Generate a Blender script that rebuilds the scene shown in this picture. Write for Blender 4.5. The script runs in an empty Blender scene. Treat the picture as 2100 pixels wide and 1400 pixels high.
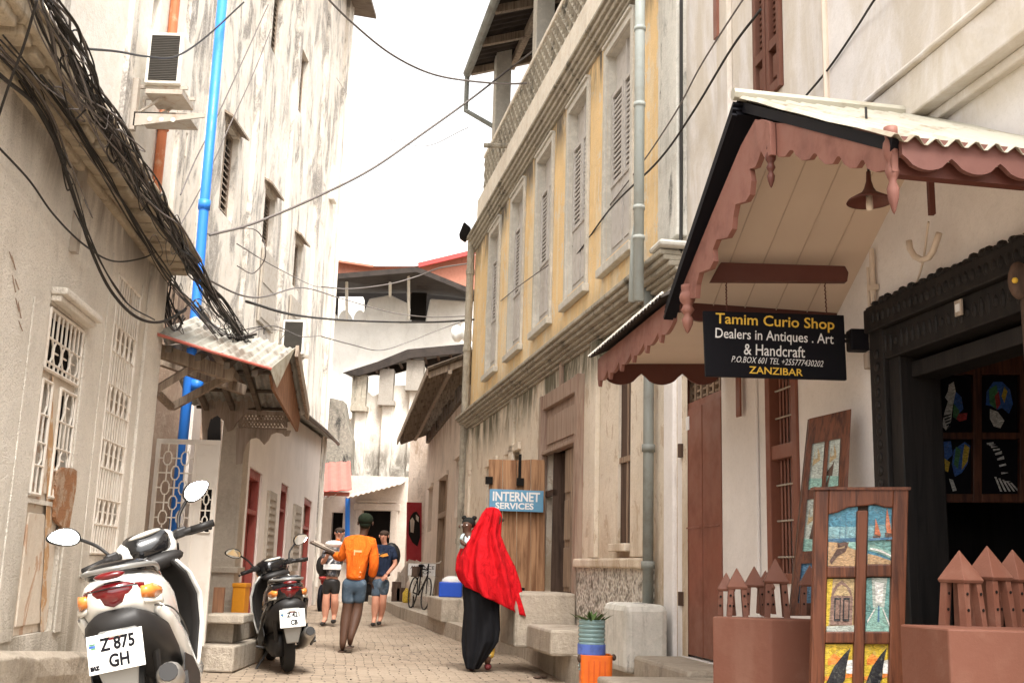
import bpy, bmesh, math, random
from mathutils import Vector, Matrix
V = Vector
rnd = random.Random(7)
sc = bpy.context.scene
COL = sc.collection

# ---------------------------------------------------------------- camera
FPX, CX, CY = 2250.0, 1050.0, 700.0
TH, PH = math.radians(11.65), math.radians(1.7)
CAM = V((0, 0, 1.17))
R0, U0, FW = V((1, 0, 0)), V((0, -math.sin(TH), math.cos(TH))), V((0, math.cos(TH), math.sin(TH)))
RT = R0*math.cos(PH) + U0*math.sin(PH)
UP = U0*math.cos(PH) - R0*math.sin(PH)

def ray(px, py):
    return (FW + RT*((px-CX)/FPX) + UP*((CY-py)/FPX))

def at(px, py, Y):
    """point on the sight line of a photo pixel at world depth Y"""
    d = ray(px, py)
    return CAM + d*(Y/d.y)

def atz(px, py, z):
    d = ray(px, py)
    return CAM + d*((z-CAM.z)/d.z)

class Wall:
    """vertical plane X = a + b*Y; side=+1 street lies to +X, -1 to -X. s is world Y."""
    def __init__(s, a, b, side):
        s.a, s.b = a, b
        n = V((side, -side*b, 0)); s.n = n.normalized(); s.d = V((b, 1, 0)).normalized()
    def p(s, y, z, off=0.0):
        return V((s.a+s.b*y, y, z)) + s.n*off
    def hit(s, px, py, off=0.0):
        d = ray(px, py); o = s.p(0, 0, off)
        t = s.n.dot(o-CAM)/s.n.dot(d)
        q = CAM+d*t - s.n*off
        return q.y, q.z
    def S(s, px, py, off=0.0): return s.hit(px, py, off)[0]
    def Z(s, px, py, off=0.0): return s.hit(px, py, off)[1]
    def rect(s, xl, xr, yt, yb, off=0.0):
        """pixel rectangle, y's read at the left edge -> s0,s1,z0,z1 (s0<s1)"""
        ym = (yt+yb)/2
        a, b = s.S(xl, ym, off), s.S(xr, ym, off)
        return min(a, b), max(a, b), s.Z(xl, yb, off), s.Z(xl, yt, off)

# ---------------------------------------------------------------- meshes
class MB:
    def __init__(s): s.v, s.f, s.m = [], [], []
    def add(s, vs, fs, m=0):
        o = len(s.v); s.v += [V(v) for v in vs]
        for f in fs: s.f.append([i+o for i in f]); s.m.append(m)
        return s
    def poly(s, pts, m=0): return s.add(pts, [list(range(len(pts)))], m)
    def obox(s, o, u, v, w, m=0):
        o, u, v, w = V(o), V(u), V(v), V(w)
        P = [o, o+u, o+u+v, o+v, o+w, o+u+w, o+u+v+w, o+v+w]
        F = [(0, 3, 2, 1), (4, 5, 6, 7), (0, 1, 5, 4), (1, 2, 6, 5), (2, 3, 7, 6), (3, 0, 4, 7)]
        if u.cross(v).dot(w) < 0: F = [tuple(reversed(f)) for f in F]
        return s.add(P, F, m)
    def box(s, c, d, m=0, rz=0):
        c = V(c); M = Matrix.Rotation(rz, 3, 'Z')
        u, v, w = M@V((d[0], 0, 0)), M@V((0, d[1], 0)), V((0, 0, d[2]))
        return s.obox(c-(u+v+w)/2, u, v, w, m)
    def prism(s, pts, ex, m=0):
        pts = [V(p) for p in pts]; ex = V(ex); n = len(pts)
        nor = V((0, 0, 0))
        for i in range(n): nor += pts[i].cross(pts[(i+1) % n])
        if nor.dot(ex) > 0: pts.reverse()
        return s.add(pts+[p+ex for p in pts], [list(range(n)), list(range(2*n-1, n-1, -1))] +
                     [(i, i+n, (i+1) % n+n, (i+1) % n) for i in range(n)], m)
    def tube(s, pts, r, n=8, m=0, cap=True):
        pts = [V(p) for p in pts]; k = len(pts)
        rs = r if isinstance(r, (list, tuple)) else [r]*k
        t0 = (pts[1]-pts[0]).normalized()
        a = V((0, 0, 1)) if abs(t0.z) < .9 else V((1, 0, 0))
        u = t0.cross(a).normalized(); vs = []
        for i, p in enumerate(pts):
            t = (pts[min(i+1, k-1)]-pts[max(i-1, 0)])
            if t.length < 1e-9: t = t0
            t = t.normalized(); u = (u - t*u.dot(t)).normalized(); w = t.cross(u)
            for j in range(n):
                an = 2*math.pi*j/n
                vs.append(p+(u*math.cos(an)+w*math.sin(an))*rs[i])
        fs = [(i*n+j, i*n+(j+1) % n, (i+1)*n+(j+1) % n, (i+1)*n+j) for i in range(k-1) for j in range(n)]
        if cap: fs += [list(reversed(range(n))), list(range((k-1)*n, k*n))]
        return s.add(vs, fs, m)
    def lathe(s, prof, o, ax=(0, 0, 1), n=16, m=0):
        """prof: list of (radius, height)"""
        ax = V(ax).normalized(); o = V(o)
        a = V((1, 0, 0)) if abs(ax.x) < .9 else V((0, 1, 0))
        u = ax.cross(a).normalized(); w = ax.cross(u)
        vs = [o+ax*h+(u*math.cos(2*math.pi*j/n)+w*math.sin(2*math.pi*j/n))*max(r, 1e-4) for r, h in prof for j in range(n)]
        k = len(prof)
        fs = [(i*n+j, i*n+(j+1) % n, (i+1)*n+(j+1) % n, (i+1)*n+j) for i in range(k-1) for j in range(n)]
        fs += [list(reversed(range(n))), list(range((k-1)*n, k*n))]
        return s.add(vs, fs, m)
    def ball(s, c, r, n=12, k=8, m=0):
        c = V(c); r = V((r, r, r)) if isinstance(r, (int, float)) else V(r); vs = [c+V((0, 0, -r.z))]
        for i in range(1, k):
            a = -math.pi/2+math.pi*i/k
            for j in range(n):
                b = 2*math.pi*j/n
                vs.append(c+V((r.x*math.cos(a)*math.cos(b), r.y*math.cos(a)*math.sin(b), r.z*math.sin(a))))
        vs.append(c+V((0, 0, r.z))); L = len(vs)-1
        fs = [(0, 1+(j+1) % n, 1+j) for j in range(n)]
        fs += [(1+i*n+j, 1+i*n+(j+1) % n, 1+(i+1)*n+(j+1) % n, 1+(i+1)*n+j) for i in range(k-2) for j in range(n)]
        fs += [(L, 1+(k-2)*n+j, 1+(k-2)*n+(j+1) % n) for j in range(n)]
        return s.add(vs, fs, m)
    def loft(s, secs, closed=True, cap=True, m=0):
        n = len(secs[0]); vs = [p for q in secs for p in q]; k = len(secs)
        jn = n if closed else n-1
        fs = [(i*n+j, i*n+(j+1) % n, (i+1)*n+(j+1) % n, (i+1)*n+j) for i in range(k-1) for j in range(jn)]
        if cap and closed: fs += [list(reversed(range(n))), list(range((k-1)*n, k*n))]
        return s.add(vs, fs, m)
    def corr(s, o, u, v, up, pitch=.09, amp=.012, nv=1, m=0, wob=0.0):
        """corrugated sheet from o: ridges run along v, waves step along u"""
        o, u, v, up = V(o), V(u), V(v), V(up).normalized()
        L = u.length; n = max(4, int(L/pitch*6)); vs = []
        for j in range(nv+1):
            for i in range(n+1):
                vs.append(o+u*(i/n)+v*(j/nv)+up*(amp*math.sin(2*math.pi*i/n*L/pitch) + wob*math.sin(i*.37+j*2.1)*math.sin(i*.11+j)))
        return s.add(vs, [(j*(n+1)+i, j*(n+1)+i+1, (j+1)*(n+1)+i+1, (j+1)*(n+1)+i) for j in range(nv) for i in range(n)], m)
    def xf(s, M):
        s.v = [M@v for v in s.v]; return s
    def build(s, name, mat, parent=None, smooth=False, bevel=0.0, solid=0.0, label=None):
        me = bpy.data.meshes.new(name)
        M = Matrix.Identity(4) if parent is None else wmat(parent).inverted()
        me.from_pydata([M@v for v in s.v], [], s.f)
        mats = mat if isinstance(mat, (list, tuple)) else [mat]
        for mm in mats: me.materials.append(mm)
        if len(mats) > 1: me.polygons.foreach_set('material_index', s.m)
        if smooth: me.polygons.foreach_set('use_smooth', [True]*len(me.polygons))
        me.validate(); me.update()
        o = bpy.data.objects.new(name, me); COL.objects.link(o)
        if parent is not None: o.parent = parent
        if solid:
            md = o.modifiers.new('t', 'SOLIDIFY'); md.thickness = solid; md.offset = 0
        if bevel:
            md = o.modifiers.new('b', 'BEVEL'); md.width = bevel; md.segments = 2; md.limit_method = 'ANGLE'
        if smooth == 'auto':
            pass
        if label: o['label'] = label
        return o

def wmat(o):
    M = o.matrix_basis.copy()
    while o.parent is not None:
        o = o.parent; M = o.matrix_basis @ M
    return M

def tag(o, label=None, cat=None, group=None, kind=None):
    if label: o['label'] = label
    if cat: o['category'] = cat
    if group: o['group'] = group
    if kind: o['kind'] = kind
    return o

def thing(name, loc, label, cat, group=None):
    o = bpy.data.objects.new(name, None); COL.objects.link(o); o.location = V(loc)
    o.empty_display_size = .1
    return tag(o, label, cat, group)

def wbox(mb, W, s0, s1, z0, z1, o0, o1, m=0):
    a = W.p(s0, z0, o0)
    return mb.obox(a, W.p(s1, z0, o0)-a, W.p(s0, z0, o1)-a, V((0, 0, z1-z0)), m)

def holed(mb, W, s0, s1, z0, z1, holes, off=0.0, t=.25, jag=0.0, m=0, mj=None, step=1e9):
    """wall face with rectangular openings and their reveals (t deep)"""
    ss = sorted(set([s0, s1]+[h[i] for h in holes for i in (0, 1) if s0 < h[i] < s1]))
    zz = sorted(set([z0, z1]+[h[i] for h in holes for i in (2, 3) if z0 < h[i] < z1]))
    mj = m if mj is None else mj
    flip = W.n.x < 0
    def q(P, mm):
        mb.poly(list(reversed(P)) if flip else P, mm)
    for a, b in zip(ss, ss[1:]):
        for c, d in zip(zz, zz[1:]):
            ms, mz = (a+b)/2, (c+d)/2
            if any(h[0] < ms < h[1] and h[2] < mz < h[3] for h in holes): continue
            q([W.p(a, c, off), W.p(b, c, off), W.p(b, d, off), W.p(a, d, off)], m)
    for h in holes:
        a, b, c, d = h[:4]; i = off-t
        q([W.p(a, c, off), W.p(a, c, i), W.p(a, d, i), W.p(a, d, off)][::-1], mj)
        q([W.p(b, c, off), W.p(b, c, i), W.p(b, d, i), W.p(b, d, off)], mj)
        q([W.p(a, d, off), W.p(b, d, off), W.p(b, d, i), W.p(a, d, i)], mj)
        q([W.p(a, c, off), W.p(b, c, off), W.p(b, c, i), W.p(a, c, i)][::-1], mj)
    return mb

# ---------------------------------------------------------------- materials
def rgb(h, g=1.0):
    """sRGB triple 0-255 -> linear"""
    def l(c):
        c = c/255.0
        return (c/12.92 if c <= .04045 else ((c+.055)/1.055)**2.4)*g
    return (l(h[0]), l(h[1]), l(h[2]), 1)

class NT:
    def __init__(s, name):
        s.mat = bpy.data.materials.new(name); s.mat.use_nodes = True
        s.t = s.mat.node_tree; s.b = s.t.nodes['Principled BSDF']
    def n(s, typ, **kw):
        nd = s.t.nodes.new(typ)
        for k, v in kw.items(): setattr(nd, k, v)
        return nd
    def l(s, a, b): s.t.links.new(a, b)
    def pos(s, scale=(1, 1, 1), gen=None):
        g = s.n('ShaderNodeNewGeometry') if gen is None else s.n('ShaderNodeTexCoord')
        mp = s.n('ShaderNodeMapping'); mp.inputs['Scale'].default_value = scale
        s.l(g.outputs['Position' if gen is None else gen], mp.inputs[0]); return mp.outputs[0]
    def noise(s, scale=(1, 1, 1), sc=1.0, det=5, rough=.6, dist=0.0, gen=None):
        nd = s.n('ShaderNodeTexNoise'); nd.inputs['Scale'].default_value = sc
        nd.inputs['Detail'].default_value = det; nd.inputs['Roughness'].default_value = rough
        nd.inputs['Distortion'].default_value = dist
        s.l(s.pos(scale, gen), nd.inputs['Vector']); return nd.outputs['Fac']
    def ramp(s, fac, a, b, va=0.0, vb=1.0):
        r = s.n('ShaderNodeMapRange'); r.interpolation_type = 'SMOOTHSTEP'
        for i, v in zip((1, 2, 3, 4), (a, b, va, vb)): r.inputs[i].default_value = v
        s.l(fac, r.inputs[0]); return r.outputs[0]
    def mul(s, a, b, op='MULTIPLY'):
        m = s.n('ShaderNodeMath', operation=op)
        for i, x in enumerate((a, b)):
            if isinstance(x, (int, float)): m.inputs[i].default_value = x
            else: s.l(x, m.inputs[i])
        return m.outputs[0]
    def mix(s, fac, a, b):
        m = s.n('ShaderNodeMix', data_type='RGBA'); m.clamp_factor = True
        for i, x in ((0, fac), (6, a), (7, b)):
            if isinstance(x, (int, float)): m.inputs[i].default_value = x
            elif isinstance(x, tuple): m.inputs[i].default_value = x
            else: s.l(x, m.inputs[i])
        return m.outputs[2]
    def bump(s, h, st=.3, dist=.02, prev=None):
        b = s.n('ShaderNodeBump'); b.inputs['Strength'].default_value = st; b.inputs['Distance'].default_value = dist
        s.l(h, b.inputs['Height'])
        if prev: s.l(prev, b.inputs['Normal'])
        s.l(b.outputs[0], s.b.inputs['Normal']); return b.outputs[0]
    def out(s, col, rough=.9, metal=0.0, spec=.3):
        if isinstance(col, tuple): s.b.inputs['Base Color'].default_value = col
        else: s.l(col, s.b.inputs['Base Color'])
        if isinstance(rough, (int, float)): s.b.inputs['Roughness'].default_value = rough
        else: s.l(rough, s.b.inputs['Roughness'])
        s.b.inputs['Metallic'].default_value = metal
        s.b.inputs['Specular IOR Level'].default_value = spec
        return s.mat

def plaster(name, base, dirt, mould=None, streak=.5, patch=.3, pcol=None, bands=(), moulda=0.0, bump=.35, sx=6.0, seed=0, mth=.52, rough=.92, peel=None, peela=0.0, mz=.45, pa=(1, 1, 1), blot=.25, grit=.12):
    N = NT(name)
    o = seed*3.7
    big = N.noise((.8, .8, .8), .9+o*.01, 6, .62)
    st = N.noise((sx*.62, sx*.62, .42), .8+o*.013, 9, .70, .9)
    fine = N.noise((1, 1, 1), 26, 5, .7)
    mid = N.noise((1, 1, 1), 4.3+o*.1, 8, .72)
    col = N.mix(N.ramp(big, .38, .62), base, tuple(c*.90 for c in base[:3])+(1,))
    if pcol: col = N.mix(N.mul(N.ramp(mid if pa == (1, 1, 1) else N.noise(pa, 1.5, 8, .68, .4), .48, .58), patch), col, pcol)
    bl = N.noise((1, 1, .7), 2.1+o*.05, 9, .7, .6)
    col = N.mix(N.mul(N.ramp(bl, .52, .72), blot), col, dirt)
    col = N.mix(N.mul(N.mul(N.ramp(st, .48, .70), N.ramp(big, .35, .6)), streak*1.3), col, dirt)
    if mould:
        mn = N.noise((1.5, 1.5, mz), .8+o*.02, 10, .70, .9)
        mk = N.mul(N.ramp(mn, mth, mth+.13), N.ramp(fine, .30, .58, .45, 1.0))
        mk = N.mul(mk, N.ramp(st, .30, .55, .35, 1.0))
        col = N.mix(N.mul(mk, moulda), col, mould)
    if peel:
        col = N.mix(N.mul(N.ramp(N.noise((1.4, 1.4, .8), 1.6+o*.05, 9, .66, .5), .57, .60), peela), col, peel)
    sep = None
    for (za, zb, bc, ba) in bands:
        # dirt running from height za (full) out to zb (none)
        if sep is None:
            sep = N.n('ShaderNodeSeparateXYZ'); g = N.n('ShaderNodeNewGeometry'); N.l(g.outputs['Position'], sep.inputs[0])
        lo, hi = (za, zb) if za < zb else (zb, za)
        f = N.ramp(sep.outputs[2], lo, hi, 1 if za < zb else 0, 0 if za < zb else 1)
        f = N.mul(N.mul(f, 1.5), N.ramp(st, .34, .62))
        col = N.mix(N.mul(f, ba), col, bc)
    col = N.mix(N.mul(N.ramp(fine, .45, .8), .16), col, tuple(c*.55 for c in dirt[:3])+(1,))
    h = N.mul(N.mul(fine, .35), N.mul(mid, 1.0), 'ADD')
    g2 = N.noise((1, 1, 1), 75, 3, .6)
    col = N.mix(N.mul(N.ramp(g2, .52, .72), grit), col, tuple(c*.6 for c in dirt[:3])+(1,))
    h = N.mul(h, N.mul(g2, grit*1.6), 'ADD')
    N.bump(h, bump, .035)
    return N.out(col, rough)

def paint(name, c, rough=.5, dirt=.25, dcol=None, metal=0, sc=9.0, bump=.08, spec=.4):
    N = NT(name)
    a = N.noise((1, 1, 1), sc, 6, .65); b = N.noise((1, 1, .25), sc*.6, 5, .6)
    dcol = dcol or tuple(x*.45 for x in c[:3])+(1,)
    col = N.mix(N.mul(N.ramp(a, .48, .72), dirt), c, dcol)
    col = N.mix(N.mul(N.ramp(b, .52, .72), dirt), col, dcol)
    N.bump(a, bump, .01)
    return N.out(col, N.ramp(a, .3, .8, max(rough-.1, .02), min(rough+.2, 1)), metal, spec)

def wood(name, c, d, scale=(22, 22, 1.6), rough=.75, bump=.3, amt=1.0):
    N = NT(name)
    g = N.noise(scale, 1.0, 6, .65, .6); b = N.noise((3, 3, 1), 1.3, 5)
    col = N.mix(N.mul(N.ramp(g, .38, .68), amt), c, d)
    col = N.mix(N.mul(N.ramp(b, .5, .75), .4), col, tuple(x*.5 for x in d[:3])+(1,))
    N.bump(g, bump, .01)
    return N.out(col, rough)

def flat(name, c, rough=.6, metal=0.0, spec=.28, var=.12, coat=0.0):
    N = NT(name)
    a = N.noise((1, 1, 1), 14, 4)
    col = N.mix(N.mul(N.ramp(a, .4, .7), var), c, tuple(x*.6 for x in c[:3])+(1,))
    m = N.out(col, rough, metal, spec)
    if coat: N.b.inputs['Coat Weight'].default_value = coat; N.b.inputs['Coat Roughness'].default_value = .06
    return m

def textmesh(body, size, M, mat, name='lettering', parent=None, shear=0.0, ext=.002, sx=1.0, align='CENTER', bold=0.0):
    """lettering as a mesh; M maps text plane (x right, y up, z out) to world"""
    cu = bpy.data.curves.new('t', 'FONT'); cu.body = body; cu.size = size; cu.extrude = ext; cu.shear = shear
    cu.align_x = align; cu.align_y = 'CENTER'; cu.offset = bold; cu.resolution_u = 3
    ob = bpy.data.objects.new('t', cu); COL.objects.link(ob)
    dg = bpy.context.evaluated_depsgraph_get(); dg.update()
    me = bpy.data.meshes.new_from_object(ob.evaluated_get(dg))
    bpy.data.objects.remove(ob)
    mb = MB(); mb.v = [M@V((v.co.x*sx, v.co.y, v.co.z)) for v in me.vertices]
    mb.f = [list(p.vertices) for p in me.polygons]; mb.m = [0]*len(mb.f)
    bpy.data.meshes.remove(me); bpy.data.curves.remove(cu)
    return mb

def frame(o, x, y):
    """matrix from origin and x,y directions"""
    x = V(x).normalized(); y = V(y); y = (y-x*y.dot(x)).normalized(); z = x.cross(y)
    return Matrix(((x.x, y.x, z.x, o[0]), (x.y, y.y, z.y, o[1]), (x.z, y.z, z.z, o[2]), (0, 0, 0, 1)))

# the planes the street is built on (photo-measured)
WA = Wall(-2.40, -.102, 1)     # near left house
WC = Wall(-2.56, -.089, 1)     # pale house beyond the porch
WD = Wall(-6.1, .022, 1)      # tall stained block
WR = Wall(3.23, -.169, -1)     # shop house
WY = Wall(3.54, -.200, -1)     # yellow house
WI = Wall(2.56, -.155, -1)     # far pink house
# ================================================================ materials
L = lambda r, g, b: (r, g, b, 1)
M = {}
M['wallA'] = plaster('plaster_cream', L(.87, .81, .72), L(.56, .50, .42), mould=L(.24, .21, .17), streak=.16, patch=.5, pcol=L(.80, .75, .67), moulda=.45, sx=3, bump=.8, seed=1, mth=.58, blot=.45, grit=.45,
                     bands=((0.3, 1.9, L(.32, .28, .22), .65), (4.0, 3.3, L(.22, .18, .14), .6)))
M['cornA'] = plaster('plaster_cornice', L(.52, .44, .33), L(.22, .17, .12), mould=L(.05, .045, .04), streak=.5, patch=.5, pcol=L(.62, .54, .42), moulda=.8, sx=4, bump=.8, seed=2)
M['wallDw'] = plaster('plaster_white_block', L(.78, .74, .67), L(.52, .45, .36), mould=L(.22, .19, .16), streak=.28, mth=.60, patch=.25, pcol=L(.60, .52, .40), moulda=.3, sx=3.2, seed=3)
M['wallD'] = plaster('plaster_mouldy', L(.76, .70, .62), L(.44, .37, .29), mould=L(.115, .105, .10), streak=.22, patch=.35, pcol=L(.66, .57, .46), moulda=.78, sx=1.1, bump=.5, seed=4, mth=.47, mz=.50, blot=.35)
M['wallC'] = plaster('plaster_pale_house', L(.82, .75, .69), L(.60, .51, .44), streak=.12, blot=.12, patch=.2, pcol=L(.78, .72, .66), sx=3, seed=5, bands=((0.2, 1.6, L(.70, .45, .42), .45),))
M['brickpatch'] = plaster('bare_brick', L(.52, .25, .12), L(.34, .18, .10), streak=.3, patch=.9, pcol=L(.62, .46, .33), bump=1.2, seed=6, blot=.6, grit=.5)
M['rustplaster'] = plaster('rusted_door_plaster', L(.70, .62, .52), L(.46, .36, .27), streak=.3, patch=.35, pcol=L(.60, .50, .40), sx=5, seed=7, peel=L(.40, .17, .06), peela=.55)
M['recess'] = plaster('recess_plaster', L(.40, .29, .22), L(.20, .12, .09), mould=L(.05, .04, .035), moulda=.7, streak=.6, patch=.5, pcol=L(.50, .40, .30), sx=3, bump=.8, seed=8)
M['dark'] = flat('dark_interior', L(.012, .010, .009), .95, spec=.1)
M['iron_white'] = paint('white_ironwork', L(.74, .68, .60), .55, .3, L(.36, .22, .12))
M['gate_sheet'] = paint('gate_sheet_paint', L(.66, .60, .53), .5, .25, L(.35, .26, .18), sc=4)
M['blue_pipe'] = paint('blue_plastic_pipe', L(.03, .22, .80), .42, .2, L(.05, .17, .45))
M['rust_pipe'] = paint('rust_pipe', L(.48, .15, .06), .7, .7, L(.62, .42, .28), sc=5)
M['cable'] = flat('cable_rubber', L(.030, .027, .025), .6, var=.3)
M['cable_grey'] = flat('cable_grey', L(.16, .14, .13), .6, var=.3)
M['ac'] = paint('ac_casing', L(.72, .69, .62), .5, .35, L(.42, .33, .22), sc=5)
M['ac_dark'] = flat('ac_fins', L(.055, .048, .042), .7)
M['ac_fin'] = flat('ac_fin', L(.11, .10, .085), .6)
M['bracket'] = paint('bracket_steel', L(.42, .37, .31), .6, .4, L(.28, .16, .09))
M['corr'] = paint('zinc_sheet', L(.42, .42, .39), .55, .7, L(.20, .15, .11), metal=.25, sc=3.5)
M['corr_light'] = paint('zinc_sheet_pale', L(.44, .415, .34), .6, .95, L(.22, .165, .11), metal=.1, sc=2.6)
M['corr_old'] = paint('zinc_sheet_old', L(.40, .38, .33), .6, 1.0, L(.17, .13, .10), metal=.1, sc=3.1)
M['underroof'] = wood('under_roof', L(.16, .13, .10), L(.08, .06, .05), (3, 14, 3), amt=.8)
M['redpaint'] = paint('red_trim_paint', L(.46, .12, .09), .5, .6, L(.26, .12, .09))
M['reddoor'] = paint('dark_red_door_paint', L(.30, .065, .05), .55, .3)
M['greywood'] = wood('grey_weathered_wood', L(.36, .29, .22), L(.18, .13, .10))
M['post'] = plaster('post_plaster', L(.52, .46, .38), L(.32, .26, .20), streak=.3, patch=.4, pcol=L(.60, .54, .45), seed=31)
M['fret'] = wood('fretwork_wood', L(.42, .35, .29), L(.22, .17, .13), amt=.6)
M['greypaint'] = paint('grey_shutter_paint', L(.40, .35, .29), .6, .35, L(.24, .18, .13))
M['step'] = plaster('worn_concrete', L(.45, .385, .31), L(.20, .165, .13), mould=L(.08, .08, .06), moulda=.5, streak=.4, patch=.5, pcol=L(.52, .45, .36), bump=.9, seed=9)
M['orangebox'] = flat('orange_board', L(.75, .30, .02), .5)
M['brownboard'] = wood('brown_board', L(.30, .15, .08), L(.17, .08, .045))

# ================================================================ ground
def ground_mat():
    N = NT('worn_pavers')
    g = N.n('ShaderNodeNewGeometry'); mp = N.n('ShaderNodeMapping'); mp.inputs['Rotation'].default_value = (0, 0, math.radians(-9))
    wv = N.n('ShaderNodeTexNoise'); wv.inputs['Scale'].default_value = 1.7; N.l(g.outputs['Position'], wv.inputs['Vector'])
    vm = N.n('ShaderNodeVectorMath', operation='MULTIPLY_ADD'); vm.inputs[1].default_value = (.16, .16, 0); N.l(wv.outputs['Color'], vm.inputs[0]); N.l(g.outputs['Position'], vm.inputs[2]); N.l(vm.outputs[0], mp.inputs[0])
    wob = N.noise((1, 1, 1), 2.2, 4)
    br = N.n('ShaderNodeTexBrick'); N.l(mp.outputs[0], br.inputs['Vector'])
    br.inputs['Scale'].default_value = 1.0; br.inputs['Brick Width'].default_value = .24; br.inputs['Row Height'].default_value = .12
    br.inputs['Mortar Size'].default_value = .009; br.inputs['Mortar Smooth'].default_value = .8
    br.inputs['Color1'].default_value = L(.36, .28, .205); br.inputs['Color2'].default_value = L(.26, .20, .145); br.inputs['Mortar'].default_value = L(.13, .10, .075)
    br.inputs['Bias'].default_value = -.1
    big = N.noise((1, 1, 1), .55, 6, .65); mid = N.noise((1, 1, 1), 7, 6, .7); fine = N.noise((1, 1, 1), 60, 3)
    col = N.mix(N.mul(N.ramp(big, .42, .62), .55), br.outputs['Color'], L(.40, .32, .24))
    col = N.mix(N.mul(N.ramp(mid, .50, .68), .45), col, L(.20, .155, .115))
    col = N.mix(N.mul(N.ramp(N.noise((1, 1, 1), 1.3, 8, .75, 1.0), .54, .64), .55), col, L(.15, .12, .095))
    h = N.mul(N.mul(br.outputs['Fac'], -1.0), N.mul(N.mul(mid, .7), N.mul(fine, .15), 'ADD'), 'ADD')
    N.bump(h, .9, .02)
    return N.out(col, .85)
M['pavers'] = ground_mat()
g = MB()
nx, ny = 60, 110
vs = [(x, y, .018*math.sin(x*1.3+y*.4)*math.sin(y*.9+1) if y < 60 else 0) for y in [-6+ (120*(j/ny)**1.6) for j in range(ny+1)] for x in [-30+60*i/nx for i in range(nx+1)]]
g.add(vs, [(j*(nx+1)+i, j*(nx+1)+i+1, (j+1)*(nx+1)+i+1, (j+1)*(nx+1)+i) for j in range(ny) for i in range(nx)])
tag(g.build('street', M['pavers'], smooth=True), 'worn beige paver street', kind='structure')

# ================================================================ near left house
def building(name, W, s0, label, cat='building', group=None):
    return thing(name, W.p(s0, 0, 0), label, cat, group)

def grille_bars(mb, W, s0, s1, z0, z1, off, ns, rows, r=.009):
    """ironwork of verticals with hexagon loops, like the photographed grilles"""
    w = (s1-s0)/ns
    for i in range(ns+1):
        s_ = s0+w*i
        zc = z0
        for k, (a, b, kind) in enumerate(rows):
            za, zb = z0+(z1-z0)*a, z0+(z1-z0)*b
            if kind == 'v':
                mb.tube([W.p(s_, za, off), W.p(s_, zb, off)], r, 5)
                if i < ns: mb.tube([W.p(s_+w/2, za, off), W.p(s_+w/2, zb, off)], r*.8, 5)
            else:
                q = w*.20; h = zb-za; last = (i == ns)
                for ss_, sg in ((s_, -1 if i else 0), (s_+w/2, 1)):
                    if last and sg == 1: continue
                    if last: sg = 0
                    mb.tube([W.p(ss_, za, off), W.p(ss_+sg*q, za+h*.28, off), W.p(ss_+sg*q, za+h*.72, off), W.p(ss_, zb, off)], r*.9, 5)
                    if sg == 1 : mb.tube([W.p(ss_+q, za+h*.5, off), W.p(ss_+w*.5+ (w*.5-q) - .0, za+h*.5, off)], r*.8, 5) if i < ns-1 else None
    for a, b, kind in rows:
        mb.tube([W.p(s0, z0+(z1-z0)*a, off), W.p(s1, z0+(z1-z0)*a, off)], r, 5)
    for s_ in (s0, s1): mb.tube([W.p(s_, z0, off), W.p(s_, z1, off)], r*1.5, 6)
    for z_ in (z0, z1): mb.tube([W.p(s0, z_, off), W.p(s1, z_, off)], r*1.5, 6)

HA = building('plastered_house', WA, 5, 'cream plastered single-storey house on the left with white window grilles and broken cornice', 'house')
w1 = WA.rect(80, 158, 615, 1020); w1 = (w1[0], w1[1], 1.53, 2.84)
w1b = (w1[0]+.02, w1[1]-.02, .64, 1.50)
w2 = (8.88, 9.72, 1.17, 3.50)
mb = MB()
holed(mb, WA, 2.4, 10.62, -.1, 4.1, [w1, w1b, w2], 0, .10)
# return wall at the far corner, and the mass behind
a, b = WA.p(10.62, -.1, 0), WA.p(10.62, -.1, -2.4)
mb.poly([a, a+V((0, 0, 4.2)), b+V((0, 0, 4.2)), b])
wbox(mb, WA, 2.4, 10.58, -.1, 4.08, -3.2, -.5)
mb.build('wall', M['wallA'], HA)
# pilaster strip between the two windows and plaster surrounds
mb = MB()
wbox(mb, WA, 6.92, w1[0]-.02, .62, 2.8, 0, .010); wbox(mb, WA, w1[1]+.02, w1[1]+.17, .62, 2.8, 0, .016)
wbox(mb, WA, 8.66, w2[0]-.01, 1.0, 3.6, 0, .010); wbox(mb, WA, w2[1]+.01, w2[1]+.12, 1.0, 3.6, 0, .012)
wbox(mb, WA, 9.98, 10.64, -.1, 3.86, 0, .03)
mb.build('plaster_surround', M['wallA'], HA, bevel=.01)
mb = MB()
z = 4.10
for (zz, h, o) in ((3.88, .06, .05), (3.94, .05, .10), (3.99, .12, .29), (4.11, .04, .33)):
    wbox(mb, WA, 2.4, 10.66+o*.3, zz, zz+h, -.05, o)
mb.build('cornice', M['cornA'], HA, bevel=.018)
mb = MB()
s_ = 3.0
while s_ < 10.5:
    wd = rnd.uniform(.16, .24)
    if rnd.random() < .86: wbox(mb, WA, s_, s_+wd, 3.93, 3.993, .0, .26+rnd.uniform(-.04, .01))
    s_ += wd+rnd.uniform(.07, .11)
mb.build('cornice_block', M['cornA'], HA, bevel=.012)
mb = MB(); wbox(mb, WA, w1[0]-.02, w1[1]+.06, 2.90, 2.95, 0, .11); wbox(mb, WA, w1[0], w1[1]+.03, 2.855, 2.90, 0, .07)
mb.build('window_hood', M['wallA'], HA, bevel=.01)
f = MB(); wbox(f, WA, w1[0], w1[1], w1[2], w1[2]+.05, -.09, -.02); wbox(f, WA, w1[0], w1[1], w1[3]-.03, w1[3], -.09, -.03)
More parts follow.
